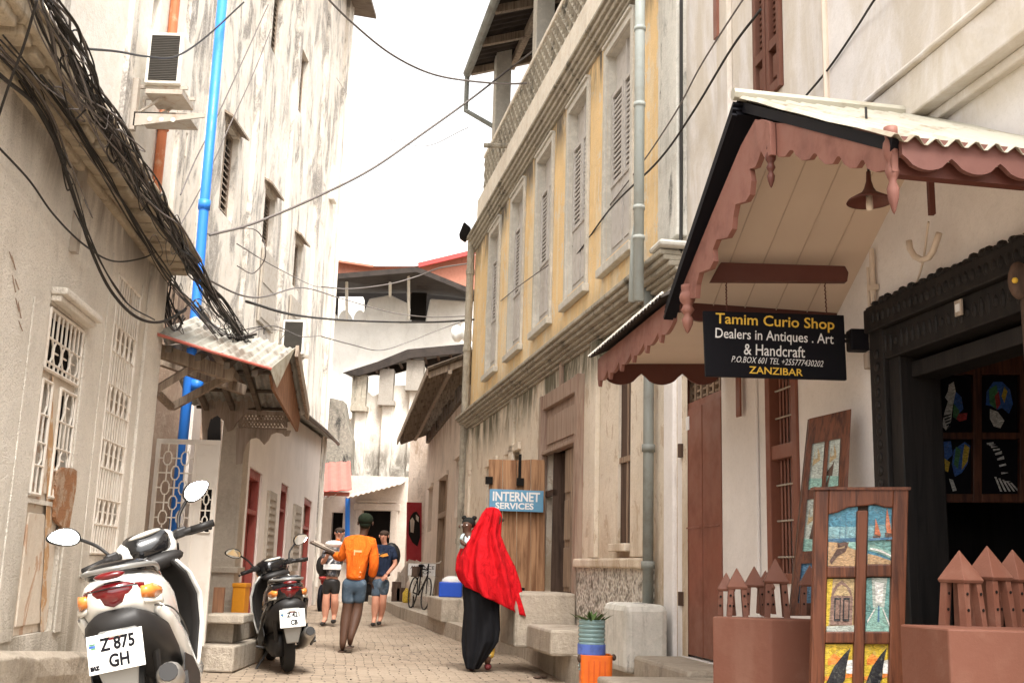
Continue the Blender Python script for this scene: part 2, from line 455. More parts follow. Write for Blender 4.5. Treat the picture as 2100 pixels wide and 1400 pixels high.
wbox(f, WA, w1[0], w1[0]+.02, w1[2]+.05, w1[3]-.03, -.09, -.03); wbox(f, WA, w1[1]-.02, w1[1], w1[2]+.05, w1[3]-.03, -.09, -.03)
wbox(f, WA, w1[0]+.05, w1[1]-.05, 2.32, 2.40, -.09, -.02); wbox(f, WA, w1[0]+.27, w1[0]+.43, w1[2]+.05, 2.32, -.06, -.01)
win = f.build('window', M['rustplaster'], HA)
d = MB(); wbox(d, WA, w1[0], w1[1], w1[2], w1[3], -.105, -.095); d.build('pane', M['dark'], win)
gr = MB()
grille_bars(gr, WA, w1[0]+.03, w1[1]-.03, 2.40, w1[3]-.03, .0, 4, ((0, .12, 'v'), (.12, .52, 'h'), (.52, 1, 'v')), .009)
grille_bars(gr, WA, w1[0]+.03, w1[0]+.24, w1[2]+.03, 2.32, .0, 1, ((0, .25, 'v'), (.25, .45, 'h'), (.45, .7, 'v'), (.7, 1, 'h')), .009)
grille_bars(gr, WA, w1[0]+.44, w1[1]-.03, w1[2]+.03, 2.32, .0, 2, ((0, .25, 'v'), (.25, .45, 'h'), (.45, .7, 'v'), (.7, 1, 'h')), .009)
gr.build('grille', M['iron_white'], win)
d = MB(); wbox(d, WA, w1b[0], w1b[1], w1b[2], w1b[3], -.1, -.03); wbox(d, WA, w1b[0]+.1, w1b[1]-.1, w1b[2]+.06, w1b[3]-.06, -.03, -.015)
d.build('blocked_door_panel', M['rustplaster'], HA, bevel=.006)
d = MB(); wbox(d, WA, w2[0], w2[1], w2[2], w2[3], -.105, -.095); win = d.build('window', M['rustplaster'], HA)
sh = MB()
for i in range(2):
    a = w2[0]+.02+i*.41; wbox(sh, WA, a, a+.39, w2[2]+.02, w2[3]-.02, -.092, -.06)
sh.build('shutter', M['greypaint'], win)  # darker tone put in for the shade behind the grille
gr = MB(); grille_bars(gr, WA, w2[0]+.02, w2[1]-.02, w2[2]+.02, w2[3]-.02, .0, 5,
    ((0, .10, 'v'), (.10, .19, 'h'), (.19, .30, 'v'), (.30, .40, 'h'), (.40, .50, 'v'), (.50, .60, 'h'), (.60, .72, 'v'), (.72, .82, 'h'), (.82, 1, 'v')), .010)
gr.build('grille', M['iron_white'], win)
# patch of bare brick with a ragged edge
pp = [(8.12, 1.93), (8.2, 1.98), (8.33, 1.95), (8.42, 1.9), (8.40, 1.7), (8.36, 1.5), (8.33, 1.35), (8.22, 1.3), (8.14, 1.42), (8.10, 1.6)]
pp = [WA.hit(x, y, .05) for x, y in ((128, 966), (140, 958), (158, 960), (166, 966), (164, 1000), (158, 1035), (152, 1070), (147, 1104), (136, 1108), (131, 1095), (136, 1080), (124, 1068), (122, 1060), (124, 1010))]
mb = MB(); mb.prism([WA.p(a, b, -.002) for a, b in pp], WA.n*.026); mb.build('brick_patch', M['brickpatch'], HA)
pr = [(107, 770), (110, 772), (107, 850), (108, 900), (106, 930), (112, 960), (107, 1010), (104, 1040), (105, 1075), (99, 1100), (100, 1150), (94, 1180), (95, 1230), (88, 1260), (90, 1312), (83, 1312), (84, 1240), (90, 1160), (93, 1080), (96, 1000), (98, 930), (96, 880)]
mb = MB(); mb.prism([WA.p(*WA.hit(x, y, -.008), -.008) for x, y in pr], WA.n*.004); mb.build('rust_streak', plaster('rust_streak', L(.54, .33, .17), L(.34, .15, .06), patch=.95, pcol=L(.66, .56, .45), seed=8, blot=.6), HA)
mb = MB(); wbox(mb, WA, 7.52, 7.60, 3.28, 3.92, 0, .05); mb.build('iron_strip', M['bracket'], HA)
mb = MB()
for k in range(7):
    a = WA.p(6.4+k*.05, 2.95-.06*k+.05*(k % 2), .001); 
    mb.tube([a, a+V((0, .07, -.05-.02*(k % 3)))], .004, 4)
mb.build('plaster_crack', M['recess'], HA)

# ledge and raised pavement in front of it
def ledge_poly():
    mb = MB(); secs = []
    for i in range(22):
        s_ = 3.0+i*.32
        zt = .70-.085*(s_-5.5)*.9 if s_ > 5.5 else .70
        e = .30+.03*math.sin(i*1.7)+.02*math.sin(i*4.1)
        secs.append([WA.p(s_, .19, -.02), WA.p(s_, zt-.02, -.02), WA.p(s_, zt, e-.06), WA.p(s_, zt-.04+.01*math.sin(i*3), e), WA.p(s_, zt-.15, e+.015*math.sin(i*5)), WA.p(s_, .19, e-.04)])
    mb.loft(secs); return mb
tag(ledge_poly().build('stone_ledge', M['step'], smooth=False, bevel=.01), 'worn stone ledge along the foot of the cream grilled wall', 'ledge')
mb = MB(); mb.prism([(-3.2, 2.0, 0), (-.9, 2.0, 0), (-1.25, 6.3, 0), (-2.3, 7.4, 0), (-3.4, 10.3, 0), (-3.6, 10.3, 0)], (0, 0, .2))
tag(mb.build('pavement', M['step'], bevel=.02), 'raised pavement under the near scooter', kind='structure')

# ================================================================ tall stained block
HD = building('apartment_block', WD, 16, 'tall mould-streaked white block with dark louvred windows behind the porch', 'building')
dwin = []
for (xl, xr, yt, yb) in ((456, 486, 236, 436), (541, 563, 376, 500), (603, 618, 482, 588), (561, 581, -60, 108), (615, 631, 86, 232), (655, 664, 205, 330),
                         (530, 562, 500, 662), (590, 612, 600, 690)):
    dwin.append(WD.rect(xl, xr, yt, yb))
leftw = [WD.rect(312, 328, -40, 62), WD.rect(365, 383, 252, 306)]
mb = MB(); holed(mb, WD, 17.4, 31.7, -.1, 18.5, dwin[:6], 0, .3)
a, b = WD.p(31.7, -.1, 0), WD.p(31.7, -.1, -6); mb.poly([a, b, b+V((0, 0, 18.5)), a+V((0, 0, 18.5))])
wbox(mb, WD, 6.0, 31.6, -.1, 18.5, -7, -.6)
mb.build('wall', M['wallD'], HD)
mb = MB(); holed(mb, WD, 6.0, 17.4, -.1, 18.5, leftw, .02, .3); mb.build('wall', M['wallDw'], HD)
mb = MB()
for s_, w in ((12.3, .5), (14.8, .22), (17.2, .32), (18.75, .2), (21.9, .3), (25.1, .3), (28.5, .3), (31.2, .5)):
    mb = MB(); wbox(mb, WD, s_, s_+w, 0, 18.5, 0, .10); mb.build('pilaster', M['wallD'], HD)
mb = MB(); wbox(mb, WD, 6, 9, 6.35, 6.6, 0, .07)
mb.build('string_course', M['wallD'], HD)
mb = MB(); a = WD.p(8, 18.2, .75); mb.obox(a, WD.p(32.3, 18.2, .75)-a, V((-2, 0, .3)), V((0, 0, .1))); mb.build('eave', M['underroof'], HD)
def louvre_window(W, r, parent, mat, matd, off=-.14, slats=14, open_=0.0):
    s0, s1, z0, z1 = r; f = MB()
    wbox(f, W, s0, s0+.06, z0, z1, off-.06, off+.02); wbox(f, W, s1-.06, s1, z0, z1, off-.06, off+.02)
    wbox(f, W, s0+.06, s1-.06, z0, z0+.06, off-.06, off+.02); wbox(f, W, s0+.06, s1-.06, z1-.06, z1, off-.06, off+.02)
    c = (s0+s1)/2; wbox(f, W, c-.03, c+.03, z0+.06, z1-.06, off-.05, off+.015)
    o = f.build('window', mat, parent); sl = MB(); n = slats
    for i in range(n):
        za = z0+.1+(z1-z0-.2)*i/n; hh = (z1-z0-.2)/n
        a = W.p(s0+.06, za, off-.03)
        sl.obox(a, W.p(s1-.06, za, off-.03)-a, W.n*.04+V((0, 0, -hh*.5)), V((0, 0, .012)))
    sl.build('louvre', mat, o)
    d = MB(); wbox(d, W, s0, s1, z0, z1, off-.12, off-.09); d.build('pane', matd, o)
    return o
for i, r in enumerate(dwin[:6]):
    louvre_window(WD, r, HD, M['greywood'], M['dark'], slats=12)
for r in leftw: louvre_window(WD, r, HD, M['fret'], M['dark'], slats=16)
# slanted hoods over the row of openings, and open shutter boards
mb = MB()
for r in dwin[:3]:
    a = WD.p(r[0]-.15, r[3]+.12, 0)
    mb.obox(a, WD.p(r[1]+.15, r[3]+.12, 0)-a, WD.n*.17+V((0, 0, -.10)), V((0, 0, .05)))
mb.build('window_hood', M['greywood'], HD)
for r in dwin[6:]:
    mb = MB(); s0, s1, z0, z1 = r
    wbox(mb, WD, s0, s1, z0, z1, .02, .07)
    for (c, d_) in ((.06, .45), (.53, .94)):
        wbox(mb, WD, s0+.1, s1-.1, z0+(z1-z0)*c, z0+(z1-z0)*d_, .07, .085)
    mb.build('shutter', M['greypaint'], HD, bevel=.008)
mb = MB(); mb.tube([WD.p(31.6, .5, .1), WD.p(31.6, 18.2, .1)], .06, 8); mb.build('downpipe', M['wallDw'], HD)
mb = MB()
mb.tube([WD.p(16.4, 5.6, .1), WD.p(16.4, 9.0, .1), WD.p(16.4, 15.5, .1)], .075, 10)
for z_ in (7.8, 11.4, 13.9): mb.tube([WD.p(16.4, z_, .1), WD.p(16.4, z_+.22, .1)], .1, 10)
tag(mb.build('drainpipe', M['rust_pipe']), 'rusty orange drainpipe on the tall white block beside the air conditioner', 'pipe')

# air conditioners
def aircon(px0, px1, py0, py1, Y, W, label, dep=.5):
    a, b = at(px0, py0, Y), at(px1, py1, Y)
    x0, x1, z1, z0 = a.x, b.x, a.z, b.z
    T = thing('air_conditioner', ((x0+x1)/2, Y, z0), label, 'air conditioner', 'air conditioners on the left walls')
    m = MB(); m.box(((x0+x1)/2, Y+dep/2, (z0+z1)/2), (x1-x0, dep, z1-z0)); m.build('casing', M['ac'], T, bevel=.012)
    m = MB(); w, h = (x1-x0), (z1-z0)
    m.box(((x0+x1)/2+.0, Y-.004, (z0+z1)/2), (w*.80, .01, h*.88), 0)
    n = 26
    for i in range(n): m.box(((x0+x1)/2, Y-.013, z0+h*.08+h*.84*i/(n-1)), (w*.78, .012, h*.008), 2)
    m.build('fin_grille', [M['ac_dark'], M['bracket'], M['ac_fin']], T)
    wx = W.p(Y, 0).x
    for yy in (Y+.08, Y+dep-.08):
        m = MB(); zb = z0-.05
        m.obox((wx, yy, zb), (x1+.1-wx, 0, 0), (0, .04, 0), (0, 0, .05))
        m.obox((wx+.02, yy, zb-.42), (.05, 0, 0), (0, .04, 0), (0, 0, .42))
        m.prism([(wx+.05, yy, zb-.42), (wx+.09, yy, zb-.42), (x1-.02, yy, zb), (x1-.1, yy, zb)], (0, .03, 0))
        m.build('bracket', M['bracket'], T)
    return T
ac1 = aircon(306, 368, 66, 172, 15.2, WD, 'large boxy air conditioner high on the white block beside the blue pipe', .55)
m = MB(); a = at(302, 178, 15.15); b = at(372, 178, 15.15); m.obox(a+V((-.02, 0, -.1)), V((b.x-a.x+.04, 0, 0)), V((0, .6, 0)), V((0, 0, .07))); m.build('drip_tray', M['bracket'], ac1)
# steel shelf with round holes under it
a = at(272, 258, 15.1); b = at(420, 236, 15.1)
m = MB()
ow = b.x-a.x
m.prism([a, a+V((0, 0, .22)), b+V((0, 0, .03)), b+V((0, 0, -.03))], (0, .03, 0))
m.obox(a+V((-.08, 0, -.05)), (.1, 0, 0), (0, .1, 0), (0, 0, .8))
m.obox(a+V((.0, .0, .2)), (ow*.75, 0, 0), (0, .6, 0), (0, 0, .02))
for i in range(3):
    c = a+V((.24+.17*i, -.002, .11)); m.lathe([(0, 0), (.035, 0), (.035, .003), (0, .003)], c, (0, -1, 0), 12, 1)
tag(m.build('steel_shelf_bracket', [M['bracket'], M['wallDw']]), 'empty steel bracket with three holes below the large air conditioner', 'bracket')
aircon(581, 622, 655, 726, 25.0, WD, 'small white air conditioner on the tall block above the porch roof', .35)
m = MB(); ys_ = 30.6; xs_ = at(683, 380, ys_).x; zs_ = at(683, 380, ys_).z; a = WD.p(ys_, 0, .0)
m.box((xs_, ys_, zs_), (.20, .5, 1.0)); m.box(((xs_+a.x)/2, ys_, zs_-.3), (abs(xs_-a.x), .06, .05)); m.box(((xs_+a.x)/2, ys_, zs_+.3), (abs(xs_-a.x), .06, .05))
tag(m.build('sign_box', M['ac'], bevel=.01), 'small grey box projecting from the far corner of the tall block', 'box')

# ================================================================ porch with gate
PR = thing('porch', (-3.3, 12.4, 0), 'timber porch with red-edged corrugated roof and carved fretwork over the gate', 'porch')
e0, e1 = at(315, 683, 10.4), at(557, 757, 11.2)
r1 = at(604, 716, 12.9); r0 = V((-4.1, 12.6, r1.z+.05))
f1 = at(627, 850, 14.7); f0 = V((-4.15, 14.6, f1.z))
upn = V((0, -.5, .85))
m = MB(); m.corr(e0, e1-e0, V((0, 0, 0))+((r1-e1)), upn, .10, .016, 3, wob=.006)
m.build('roof_sheet', M['corr_old'], PR, solid=.004)
m = MB(); m.corr(r0, r1-r0, (f1-r1), (0, .5, .85), .10, .016, 3); m.build('roof_sheet', M['corr'], PR, solid=.004)
m = MB(); m.tube([e0+V((0, -.02, 0)), e0.lerp(e1, .5)+V((0, -.02, -.01)), e1+V((0, -.02, 0))], .016, 6); m.build('red_edge', M['redpaint'], PR)
m = MB(); m.poly([e1+V((-.01, -.03, .0)), at(606, 712, 12.2), at(568, 795, 11.5)]); m.build('flashing', M['corr_light'], PR, solid=.006)
m = MB()
for k in range(1, 4):
    p = r1.lerp(f1, k/3.5)-V((.06, 0, .05)); q = V((f0.x, p.y, p.z)); m.tube([q, p], .025, 6)
for t in (.12, .36, .60, .84):
    p = r0.lerp(r1, t)-V((0, 0, .06)); q = f0.lerp(f1, t)-V((0, 0, .06)); q = p.lerp(q, .96); m.obox(p+V((-.03, 0, -.08)), (.06, 0, 0), q-p, (0, 0, .07))
    q = p.lerp(e0.lerp(e1, t)-V((0, 0, .07)), .93); m.obox(p+V((-.03, 0, -.08)), (.06, 0, 0), q-p, (0, 0, .07))
m.build('rafter', M['underroof'], PR)
m = MB()
def beam(mb, a, b, w, h, mm=0):
    a, b = V(a), V(b); d = (b-a).normalized(); sd = d.cross(V((0, 0, 1)))
    if sd.length < .1: sd = V((1, 0, 0))
    sd.normalize(); u = sd.cross(d).normalized()
    mb.obox(a-sd*w/2-u*h/2, sd*w, b-a, u*h, mm)
beam(m, at(322, 718, 10.9), at(475, 770, 11.4), .10, .13)
beam(m, at(318, 800, 10.9), at(402, 748, 11.2), .07, .07)
beam(m, at(322, 805, 10.9), at(352, 835, 12.0), .06, .06)
beam(m, at(352, 835, 12.2), at(470, 770, 12.2), .07, .08)
beam(m, at(443, 718, 11.2), at(497, 800, 13.8), .09, .10)
beam(m, at(330, 738, 12.0), at(500, 800, 13.0), .08, .12)
m.build('beam', M['greywood'], PR)
# barge board and gable board on the street side
m = MB()
beam(m, r1+V((.03, 0, -.02)), f1+V((.03, 0, 0)), .04, .15); m.build('barge_board', M['greywood'], PR)
m = MB(); m.prism([e1+V((-.05, .25, -.02)), r1+V((-.06, 0, -.08)), f1+V((-.06, -.05, -.06)), f1+V((-.06, -.15, -.25)), e1+V((-.05, .4, -.14))], (-.03, 0, 0)); m.build('gable_board', M['brownboard'], PR)
# carved post, bracket, lattice and scalloped valance at the far side
Yf = 14.3
def pxp(pts, Y): return [at(x, y, Y) for x, y in pts]
m = MB(); a = at(447, 1000, Yf); m.obox((a.x, Yf, 0), (.30, 0, 0), (0, .3, 0), (0, 0, 2.95)); 
m.obox((a.x-.05, Yf-.04, 1.0), (.4, 0, 0), (0, .38, 0), (0, 0, .08)); m.obox((a.x-.04, Yf-.03, 0.1), (.38, 0, 0), (0, .36, 0), (0, 0, .5))
m.build('post', M['post'], PR, bevel=.012)
m = MB()
m.prism(pxp([(412, 818), (526, 822), (522, 834), (508, 836), (500, 850), (486, 866), (478, 880), (466, 884), (458, 862), (444, 850), (430, 858), (424, 880), (422, 912), (416, 916), (414, 870)], Yf-.02), (0, .05, 0))
m.prism(pxp([(408, 808), (532, 812), (532, 821), (408, 817)], Yf-.05), (0, .1, 0))
m.prism(pxp([(414, 796), (520, 786), (524, 806), (412, 806)], Yf), (0, .04, 0))
m.build('carved_bracket', M['fret'], PR)
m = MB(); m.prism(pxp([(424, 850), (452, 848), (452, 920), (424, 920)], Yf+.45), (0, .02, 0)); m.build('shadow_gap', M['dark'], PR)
# lattice
m = MB()
x0, x1, y0, y1 = 490, 588, 847, 876
for i in range(15):
    t = i/14
    m.tube([at(x0+(x1-x0)*t, y0, Yf), at(min(x1, x0+(x1-x0)*t+18), y1, Yf)], .010, 4)
    m.tube([at(x0+(x1-x0)*t, y0, Yf), at(max(x0, x0+(x1-x0)*t-18), y1, Yf)], .010, 4)
for y_ in (y0, (y0+y1)/2, y1): m.tube([at(x0, y_, Yf), at(x1, y_+4, Yf)], .012, 4)
m.build('lattice', M['fret'], PR)
m = MB()
m.prism(pxp([(484, 838), (600, 846), (600, 852), (484, 846)], Yf-.02), (0, .06, 0))
sc_pts = [(484, 877), (596, 882), (592, 893), (584, 894), (578, 888), (566, 886), (556, 890), (550, 902), (541, 911), (532, 900), (524, 897), (514, 899), (505, 909), (500, 925), (497, 950), (484, 952)]
m.prism(pxp(sc_pts, Yf-.01), (0, .04, 0)); m.build('scalloped_valance', M['fret'], PR)
# dark wall of the recess behind the gate
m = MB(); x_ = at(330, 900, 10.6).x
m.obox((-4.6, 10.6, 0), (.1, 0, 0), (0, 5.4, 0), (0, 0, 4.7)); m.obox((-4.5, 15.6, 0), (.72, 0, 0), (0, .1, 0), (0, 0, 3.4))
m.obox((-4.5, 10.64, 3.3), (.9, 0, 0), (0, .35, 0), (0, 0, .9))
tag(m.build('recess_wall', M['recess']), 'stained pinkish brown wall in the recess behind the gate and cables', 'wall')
# arched lintel panel in recess
G = thing('gate', at(372, 1330, 11.9), 'pale iron gate with octagon grille below the red-edged porch', 'gate')
Yg = 11.9
gx0, gx1 = at(303, 1100, Yg).x, at(437, 1100, Yg).x
gz0, gz1 = .28, at(370, 900, Yg).z
gy = lambda y: at(370, y, Yg).z
gm1 = at(393, 1000, Yg).x
m = MB()
for (xa, xb, za, zb) in ((gx0, gx1, gz1-.05, gz1), (gx0, gx0+.04, gz0, gz1-.05), (gx1-.04, gx1, gz0, gz1-.05), (gx0+.04, gx1-.04, gz0, gz0+.05), (gm1, gm1+.04, gz0+.05, gz1-.05)):
    m.obox((xa, Yg, za), (xb-xa, 0, 0), (0, .04, 0), (0, 0, zb-za))
m.build('frame', M['gate_sheet'], G)
m = MB(); zs = gy(1092)
m.obox((gx0+.04, Yg+.012, gz0+.05), (gm1-gx0-.04, 0, 0), (0, .01, 0), (0, 0, zs-gz0-.05))
wa, wb = at(410, 1040, Yg).x, gx1-.045; za, zb = gy(1090), gy(1000)
m.obox((gm1+.04, Yg+.012, gz0+.05), (wa-gm1-.04, 0, 0), (0, .01, 0), (0, 0, gz1-gz0-.1))
m.obox((wa, Yg+.012, gz0+.05), (gx1-.04-wa, 0, 0), (0, .01, 0), (0, 0, za-gz0-.05)); m.obox((wa, Yg+.012, zb), (gx1-.04-wa, 0, 0), (0, .01, 0), (0, 0, gz1-.05-zb))
m.build('sheet_panel', M['gate_sheet'], G)
m = MB(); m.obox((wa, Yg+.05, za), (wb-wa, 0, 0), (0, .01, 0), (0, 0, zb-za)); m.build('dark_backing', M['dark'], G)
m = MB()
def octo(m, xa, xb, za, zb, nx, nz, Y):
    w, h = (xb-xa)/nx, (zb-za)/nz
    for j in range(nz+1):
        for i in range(nx+1):
            c = V((xa+i*w, Y, za+j*h)); q = .22
            if (i+j) % 2 == 0 and 0 < i < nx and 0 < j < nz:
                P = [c+V((w*q*sx, 0, h*q*sz)) for sx, sz in ((-2, 1), (-1, 2), (1, 2), (2, 1), (2, -1), (1, -2), (-1, -2), (-2, -1), (-2, 1))]
                m.tube(P, .008, 5)
                for dx, dz in ((1, 0), (-1, 0), (0, 1), (0, -1)):
                    m.tube([c+V((dx*w*q*2, 0, dz*h*q*2)), c+V((dx*w, 0, dz*h))], .008, 5)
            else:
                if i < nx: m.tube([c, c+V((w*.5, 0, 0))], .008, 5)
                if i > 0: m.tube([c, c-V((w*.5, 0, 0))], .008, 5)
                if j < nz: m.tube([c, c+V((0, 0, h*.5))], .008, 5)
                if j > 0: m.tube([c, c-V((0, 0, h*.5))], .008, 5)
octo(m, gx0+.04, gm1, zs, gz1-.05, 4, 6, Yg)
octo(m, wa, wb, za, zb, 2, 4, Yg)
m.build('grille', M['iron_white'], G)
# steps, board and crate beside the porch
m = MB(); a = at(430, 1300, 12.3); b = at(492, 1300, 12.3)
m.obox((-3.95, 12.1, 0), (b.x+3.95, 0, 0), (0, 1.6, 0), (0, 0, .27)); m.obox((-3.95, 12.5, .27), (b.x-.12+3.95, 0, 0), (0, 1.4, 0), (0, 0, .22))
m.obox((a.x-.06, 12.25, .49), (b.x-a.x+.1, 0, 0), (0, .5, 0), (0, 0, .10))
tag(m.build('stone_steps', M['step'], bevel=.02), 'worn stone steps at the foot of the porch gate', 'steps')
m = MB(); p = at(433, 1270, 12.6); q = at(461, 1200, 12.6); m.obox((p.x, 12.6, p.z-.02), (q.x-p.x, 0, 0), (0, .04, 0), (0, 0, q.z-p.z))
tag(m.build('board', M['brownboard']), 'brown wooden board standing on the steps by the gate', 'board')
m = MB(); p = at(474, 1246, 14.0); q = at(504, 1197, 14.0); m.obox((p.x, 14.0, 0.25), (q.x-p.x, 0, 0), (0, .25, 0), (0, 0, q.z-.25)); m.obox((p.x-.01, 13.99, q.z-.04), (q.x-p.x+.02, 0, 0), (0, .27, 0), (0, 0, .05))
tag(m.build('crate', M['orangebox'], bevel=.01), 'orange yellow box against the pale house behind the black scooter', 'crate')

# ================================================================ pale house beyond the porch
HC = building('pale_house', WC, 16, 'pale pinkish house with dark red doorways between the porch and the far shop', 'house')
cd = [WC.rect(504, 531, 950, 1200), WC.rect(572, 588, 984, 1150), WC.rect(619, 636, 1014, 1190)]
cd = [(a, b, .25 if i != 1 else .9, d) for i, (a, b, c, d) in enumerate(cd)]
m = MB(); S0, S1 = 14.75, 31.9
ztop = lambda s_: 3.75+(s_-15)*.055
# front made of strips so the eave line can rise
holed(m, WC, S0, S1, -.1, 3.7, cd, 0, .22)
m.poly([WC.p(S0, 3.7, 0), WC.p(S1, 3.7, 0), WC.p(S1, ztop(S1), 0), WC.p(S0, ztop(S0), 0)])
a, b = WC.p(S1, -.1, 0), WC.p(S1, -.1, -5); m.poly([a, b, b+V((0, 0, 4.7)), a+V((0, 0, 4.7))])
wbox(m, WC, S0+.3, S1-.05, -.1, 3.7, -2.0, -.45)
m.build('wall', M['wallC'], HC)
m = MB()
A, B = WC.p(S0+.5, ztop(S0)+.02, .4), WC.p(S1+.3, ztop(S1)-.02, .42)
C_, D_ = WC.p(S1+.3, ztop(S1)+.55, -1.6), WC.p(S0+.5, ztop(S0)+.5, -1.2)
m.corr(A, B-A, (D_-A), (.3, 0, .9), .12, .015, 1); m.build('roof', M['corr'], HC, solid=.01)
m = MB(); m.tube([A+V((0, 0, -.05)), A.lerp(B, .4)+V((.02, 0, -.06)), A.lerp(B, .7)+V((.0, 0, -.02)), B+V((0, 0, -.07))], .05, 6); m.build('gutter', M['underroof'], HC)
for i, r in enumerate(cd):
    f = MB(); s0, s1, z0, z1 = r
    wbox(f, WC, s0, s0+.14, z0, z1, -.16, -.04); wbox(f, WC, s1-.14, s1, z0, z1, -.16, -.04); wbox(f, WC, s0+.14, s1-.14, z1-.14, z1, -.16, -.04)
    wbox(f, WC, s0+.14, s1-.14, z0+(z1-z0)*.70, z0+(z1-z0)*.73, -.15, -.05)
    o = f.build('doorway' if i != 1 else 'window', M['reddoor'], HC)
    d = MB(); wbox(d, WC, s0, s1, z0, z1, -.22, -.17); d.build('panel', [M['reddoor'], M['dark'], M['greypaint']][i], o)
for (xl, xr, yt, yb) in ((543, 558, 1002, 1150), (597, 610, 1030, 1170)):
    r = WC.rect(xl, xr, yt, yb); f = MB(); wbox(f, WC, r[0], r[1], r[2], r[3], 0, .06)
    for k in range(9): wbox(f, WC, r[0]+.1, r[1]-.1, r[2]+(r[3]-r[2])*(.08+.1*k), r[2]+(r[3]-r[2])*(.12+.1*k), .06, .075)
    f.build('shutter', M['greypaint'], HC)

# blue pipe
m = MB(); m.tube([V((-3.86, 12.9, .1)), at(403, 620, 12.9), at(418, 430, 12.9), at(459, -30, 12.9)], .062, 12)
for y_ in (430, 800): p = at(403 if y_ > 500 else 418, y_, 12.9); m.tube([p, p+V((0, 0, .12))], .075, 12)
tag(m.build('drainpipe', M['blue_pipe'], smooth=True), 'bright blue plastic drainpipe running up past the porch gate', 'pipe')
# ================================================================ materials for the right side and far end
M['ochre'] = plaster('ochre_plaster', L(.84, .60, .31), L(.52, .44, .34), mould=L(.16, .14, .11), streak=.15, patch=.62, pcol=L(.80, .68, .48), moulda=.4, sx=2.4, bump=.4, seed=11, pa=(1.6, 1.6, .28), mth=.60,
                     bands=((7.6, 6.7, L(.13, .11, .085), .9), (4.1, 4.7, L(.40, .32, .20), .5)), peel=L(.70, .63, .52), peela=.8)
M['surround'] = plaster('grey_white_surround', L(.56, .53, .47), L(.40, .36, .29), streak=.4, patch=.4, pcol=L(.70, .66, .58), sx=4, seed=12)
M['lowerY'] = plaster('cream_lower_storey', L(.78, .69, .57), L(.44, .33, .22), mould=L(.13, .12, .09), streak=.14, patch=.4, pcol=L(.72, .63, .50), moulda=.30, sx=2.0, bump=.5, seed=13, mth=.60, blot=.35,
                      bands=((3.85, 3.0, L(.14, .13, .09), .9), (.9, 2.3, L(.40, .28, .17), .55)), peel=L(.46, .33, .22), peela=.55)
M['greywhite'] = paint('greyish_shutter', L(.50, .47, .44), .65, .4, L(.30, .26, .21))
M['stone'] = plaster('grey_cornice_stone', L(.40, .36, .29), L(.22, .19, .15), mould=L(.05, .05, .04), streak=.7, patch=.5, pcol=L(.52, .47, .38), moulda=.9, sx=5, bump=.7, seed=14)
M['paleband'] = plaster('pale_parapet_band', L(.82, .76, .66), L(.48, .38, .28), streak=.4, patch=.4, pcol=L(.66, .55, .42), sx=3, seed=15)
M['wallR'] = plaster('shop_white_plaster', L(.80, .76, .735), L(.66, .60, .54), streak=.0, blot=.05, patch=.12, pcol=L(.82, .79, .77), sx=2.0, bump=.16, seed=16,
                     bands=((3.58, 3.35, L(.52, .44, .32), .4),))
M['wallRd'] = plaster('shop_dirty_edge', L(.68, .66, .60), L(.36, .33, .28), mould=L(.10, .10, .09), streak=.5, patch=.5, pcol=L(.76, .72, .66), moulda=.9, seed=17)
M['pebble'] = None
def pebble():
    N = NT('pebbledash'); v = N.n('ShaderNodeTexVoronoi'); v.inputs['Scale'].default_value = 22; N.l(N.pos(), v.inputs['Vector'])
    c = N.mix(N.ramp(v.outputs['Distance'], .2, .55), L(.30, .27, .23), L(.62, .57, .50)); N.bump(v.outputs['Distance'], .8, .03)
    return N.out(N.mix(N.ramp(N.noise((1, 1, 1), 9, 6), .45, .7), c, L(.16, .14, .11)), .9)
M['pebble'] = pebble()
M['maroon'] = paint('maroon_door_paint', L(.215, .078, .048), .45, .45, L(.15, .052, .032), sc=3.5)
M['terra'] = paint('terracotta_paint', L(.135, .048, .028), .7, .45, L(.19, .095, .065), sc=7, bump=.5)
M['pink'] = paint('pink_fretwork_paint', L(.245, .105, .078), .65, .6, L(.14, .055, .042), sc=5)
M['shadepink'] = paint('shaded_pink_paint', L(.13, .05, .038), .65, .5, L(.075, .026, .02), sc=5)  # fretwork pink darkened to paint in the shadow on the near valance
M['brownfret'] = paint('dark_red_brown_paint', L(.10, .030, .020), .6, .35, L(.10, .03, .02), sc=5)
M['cream_board'] = paint('cream_ceiling_board', L(.62, .50, .40), .7, .12, L(.46, .34, .25), sc=1.5)
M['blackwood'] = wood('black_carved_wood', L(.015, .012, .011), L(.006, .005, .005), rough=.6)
M['framewood'] = wood('polished_frame_wood', L(.15, .052, .026), L(.055, .020, .012), (40, 40, 3), rough=.4)
M['oldwood'] = wood('old_grey_brown_door', L(.36, .26, .18), L(.17, .115, .08), (26, 26, 1.2))
M['lintelwood'] = wood('pinkish_lintel_wood', L(.36, .265, .205), L(.24, .15, .11), (20, 20, 1.2))
M['darkbrown'] = wood('dark_brown_wood', L(.10, .060, .042), L(.05, .03, .02))
M['rawwood'] = wood('orange_raw_board', L(.40, .22, .115), L(.17, .075, .035), (19, 19, 1.1), rough=.8, amt=1.0)
M['pipe_grey'] = paint('blue_grey_pipe', L(.42, .46, .44), .5, .4, L(.30, .27, .22), sc=5)
M['pipe_dark'] = paint('dark_grey_pipe', L(.21, .22, .20), .6, .5, L(.12, .10, .08), sc=5)
M['white_tube'] = flat('white_conduit', L(.66, .56, .46), .5)
M['signblack'] = flat('sign_black', L(.006, .0055, .008), .6, spec=.12)
M['yellow'] = flat('sign_yellow', L(.75, .47, .06), .6, var=.35)
M['white'] = flat('sign_white', L(.74, .72, .70), .6, var=.3)
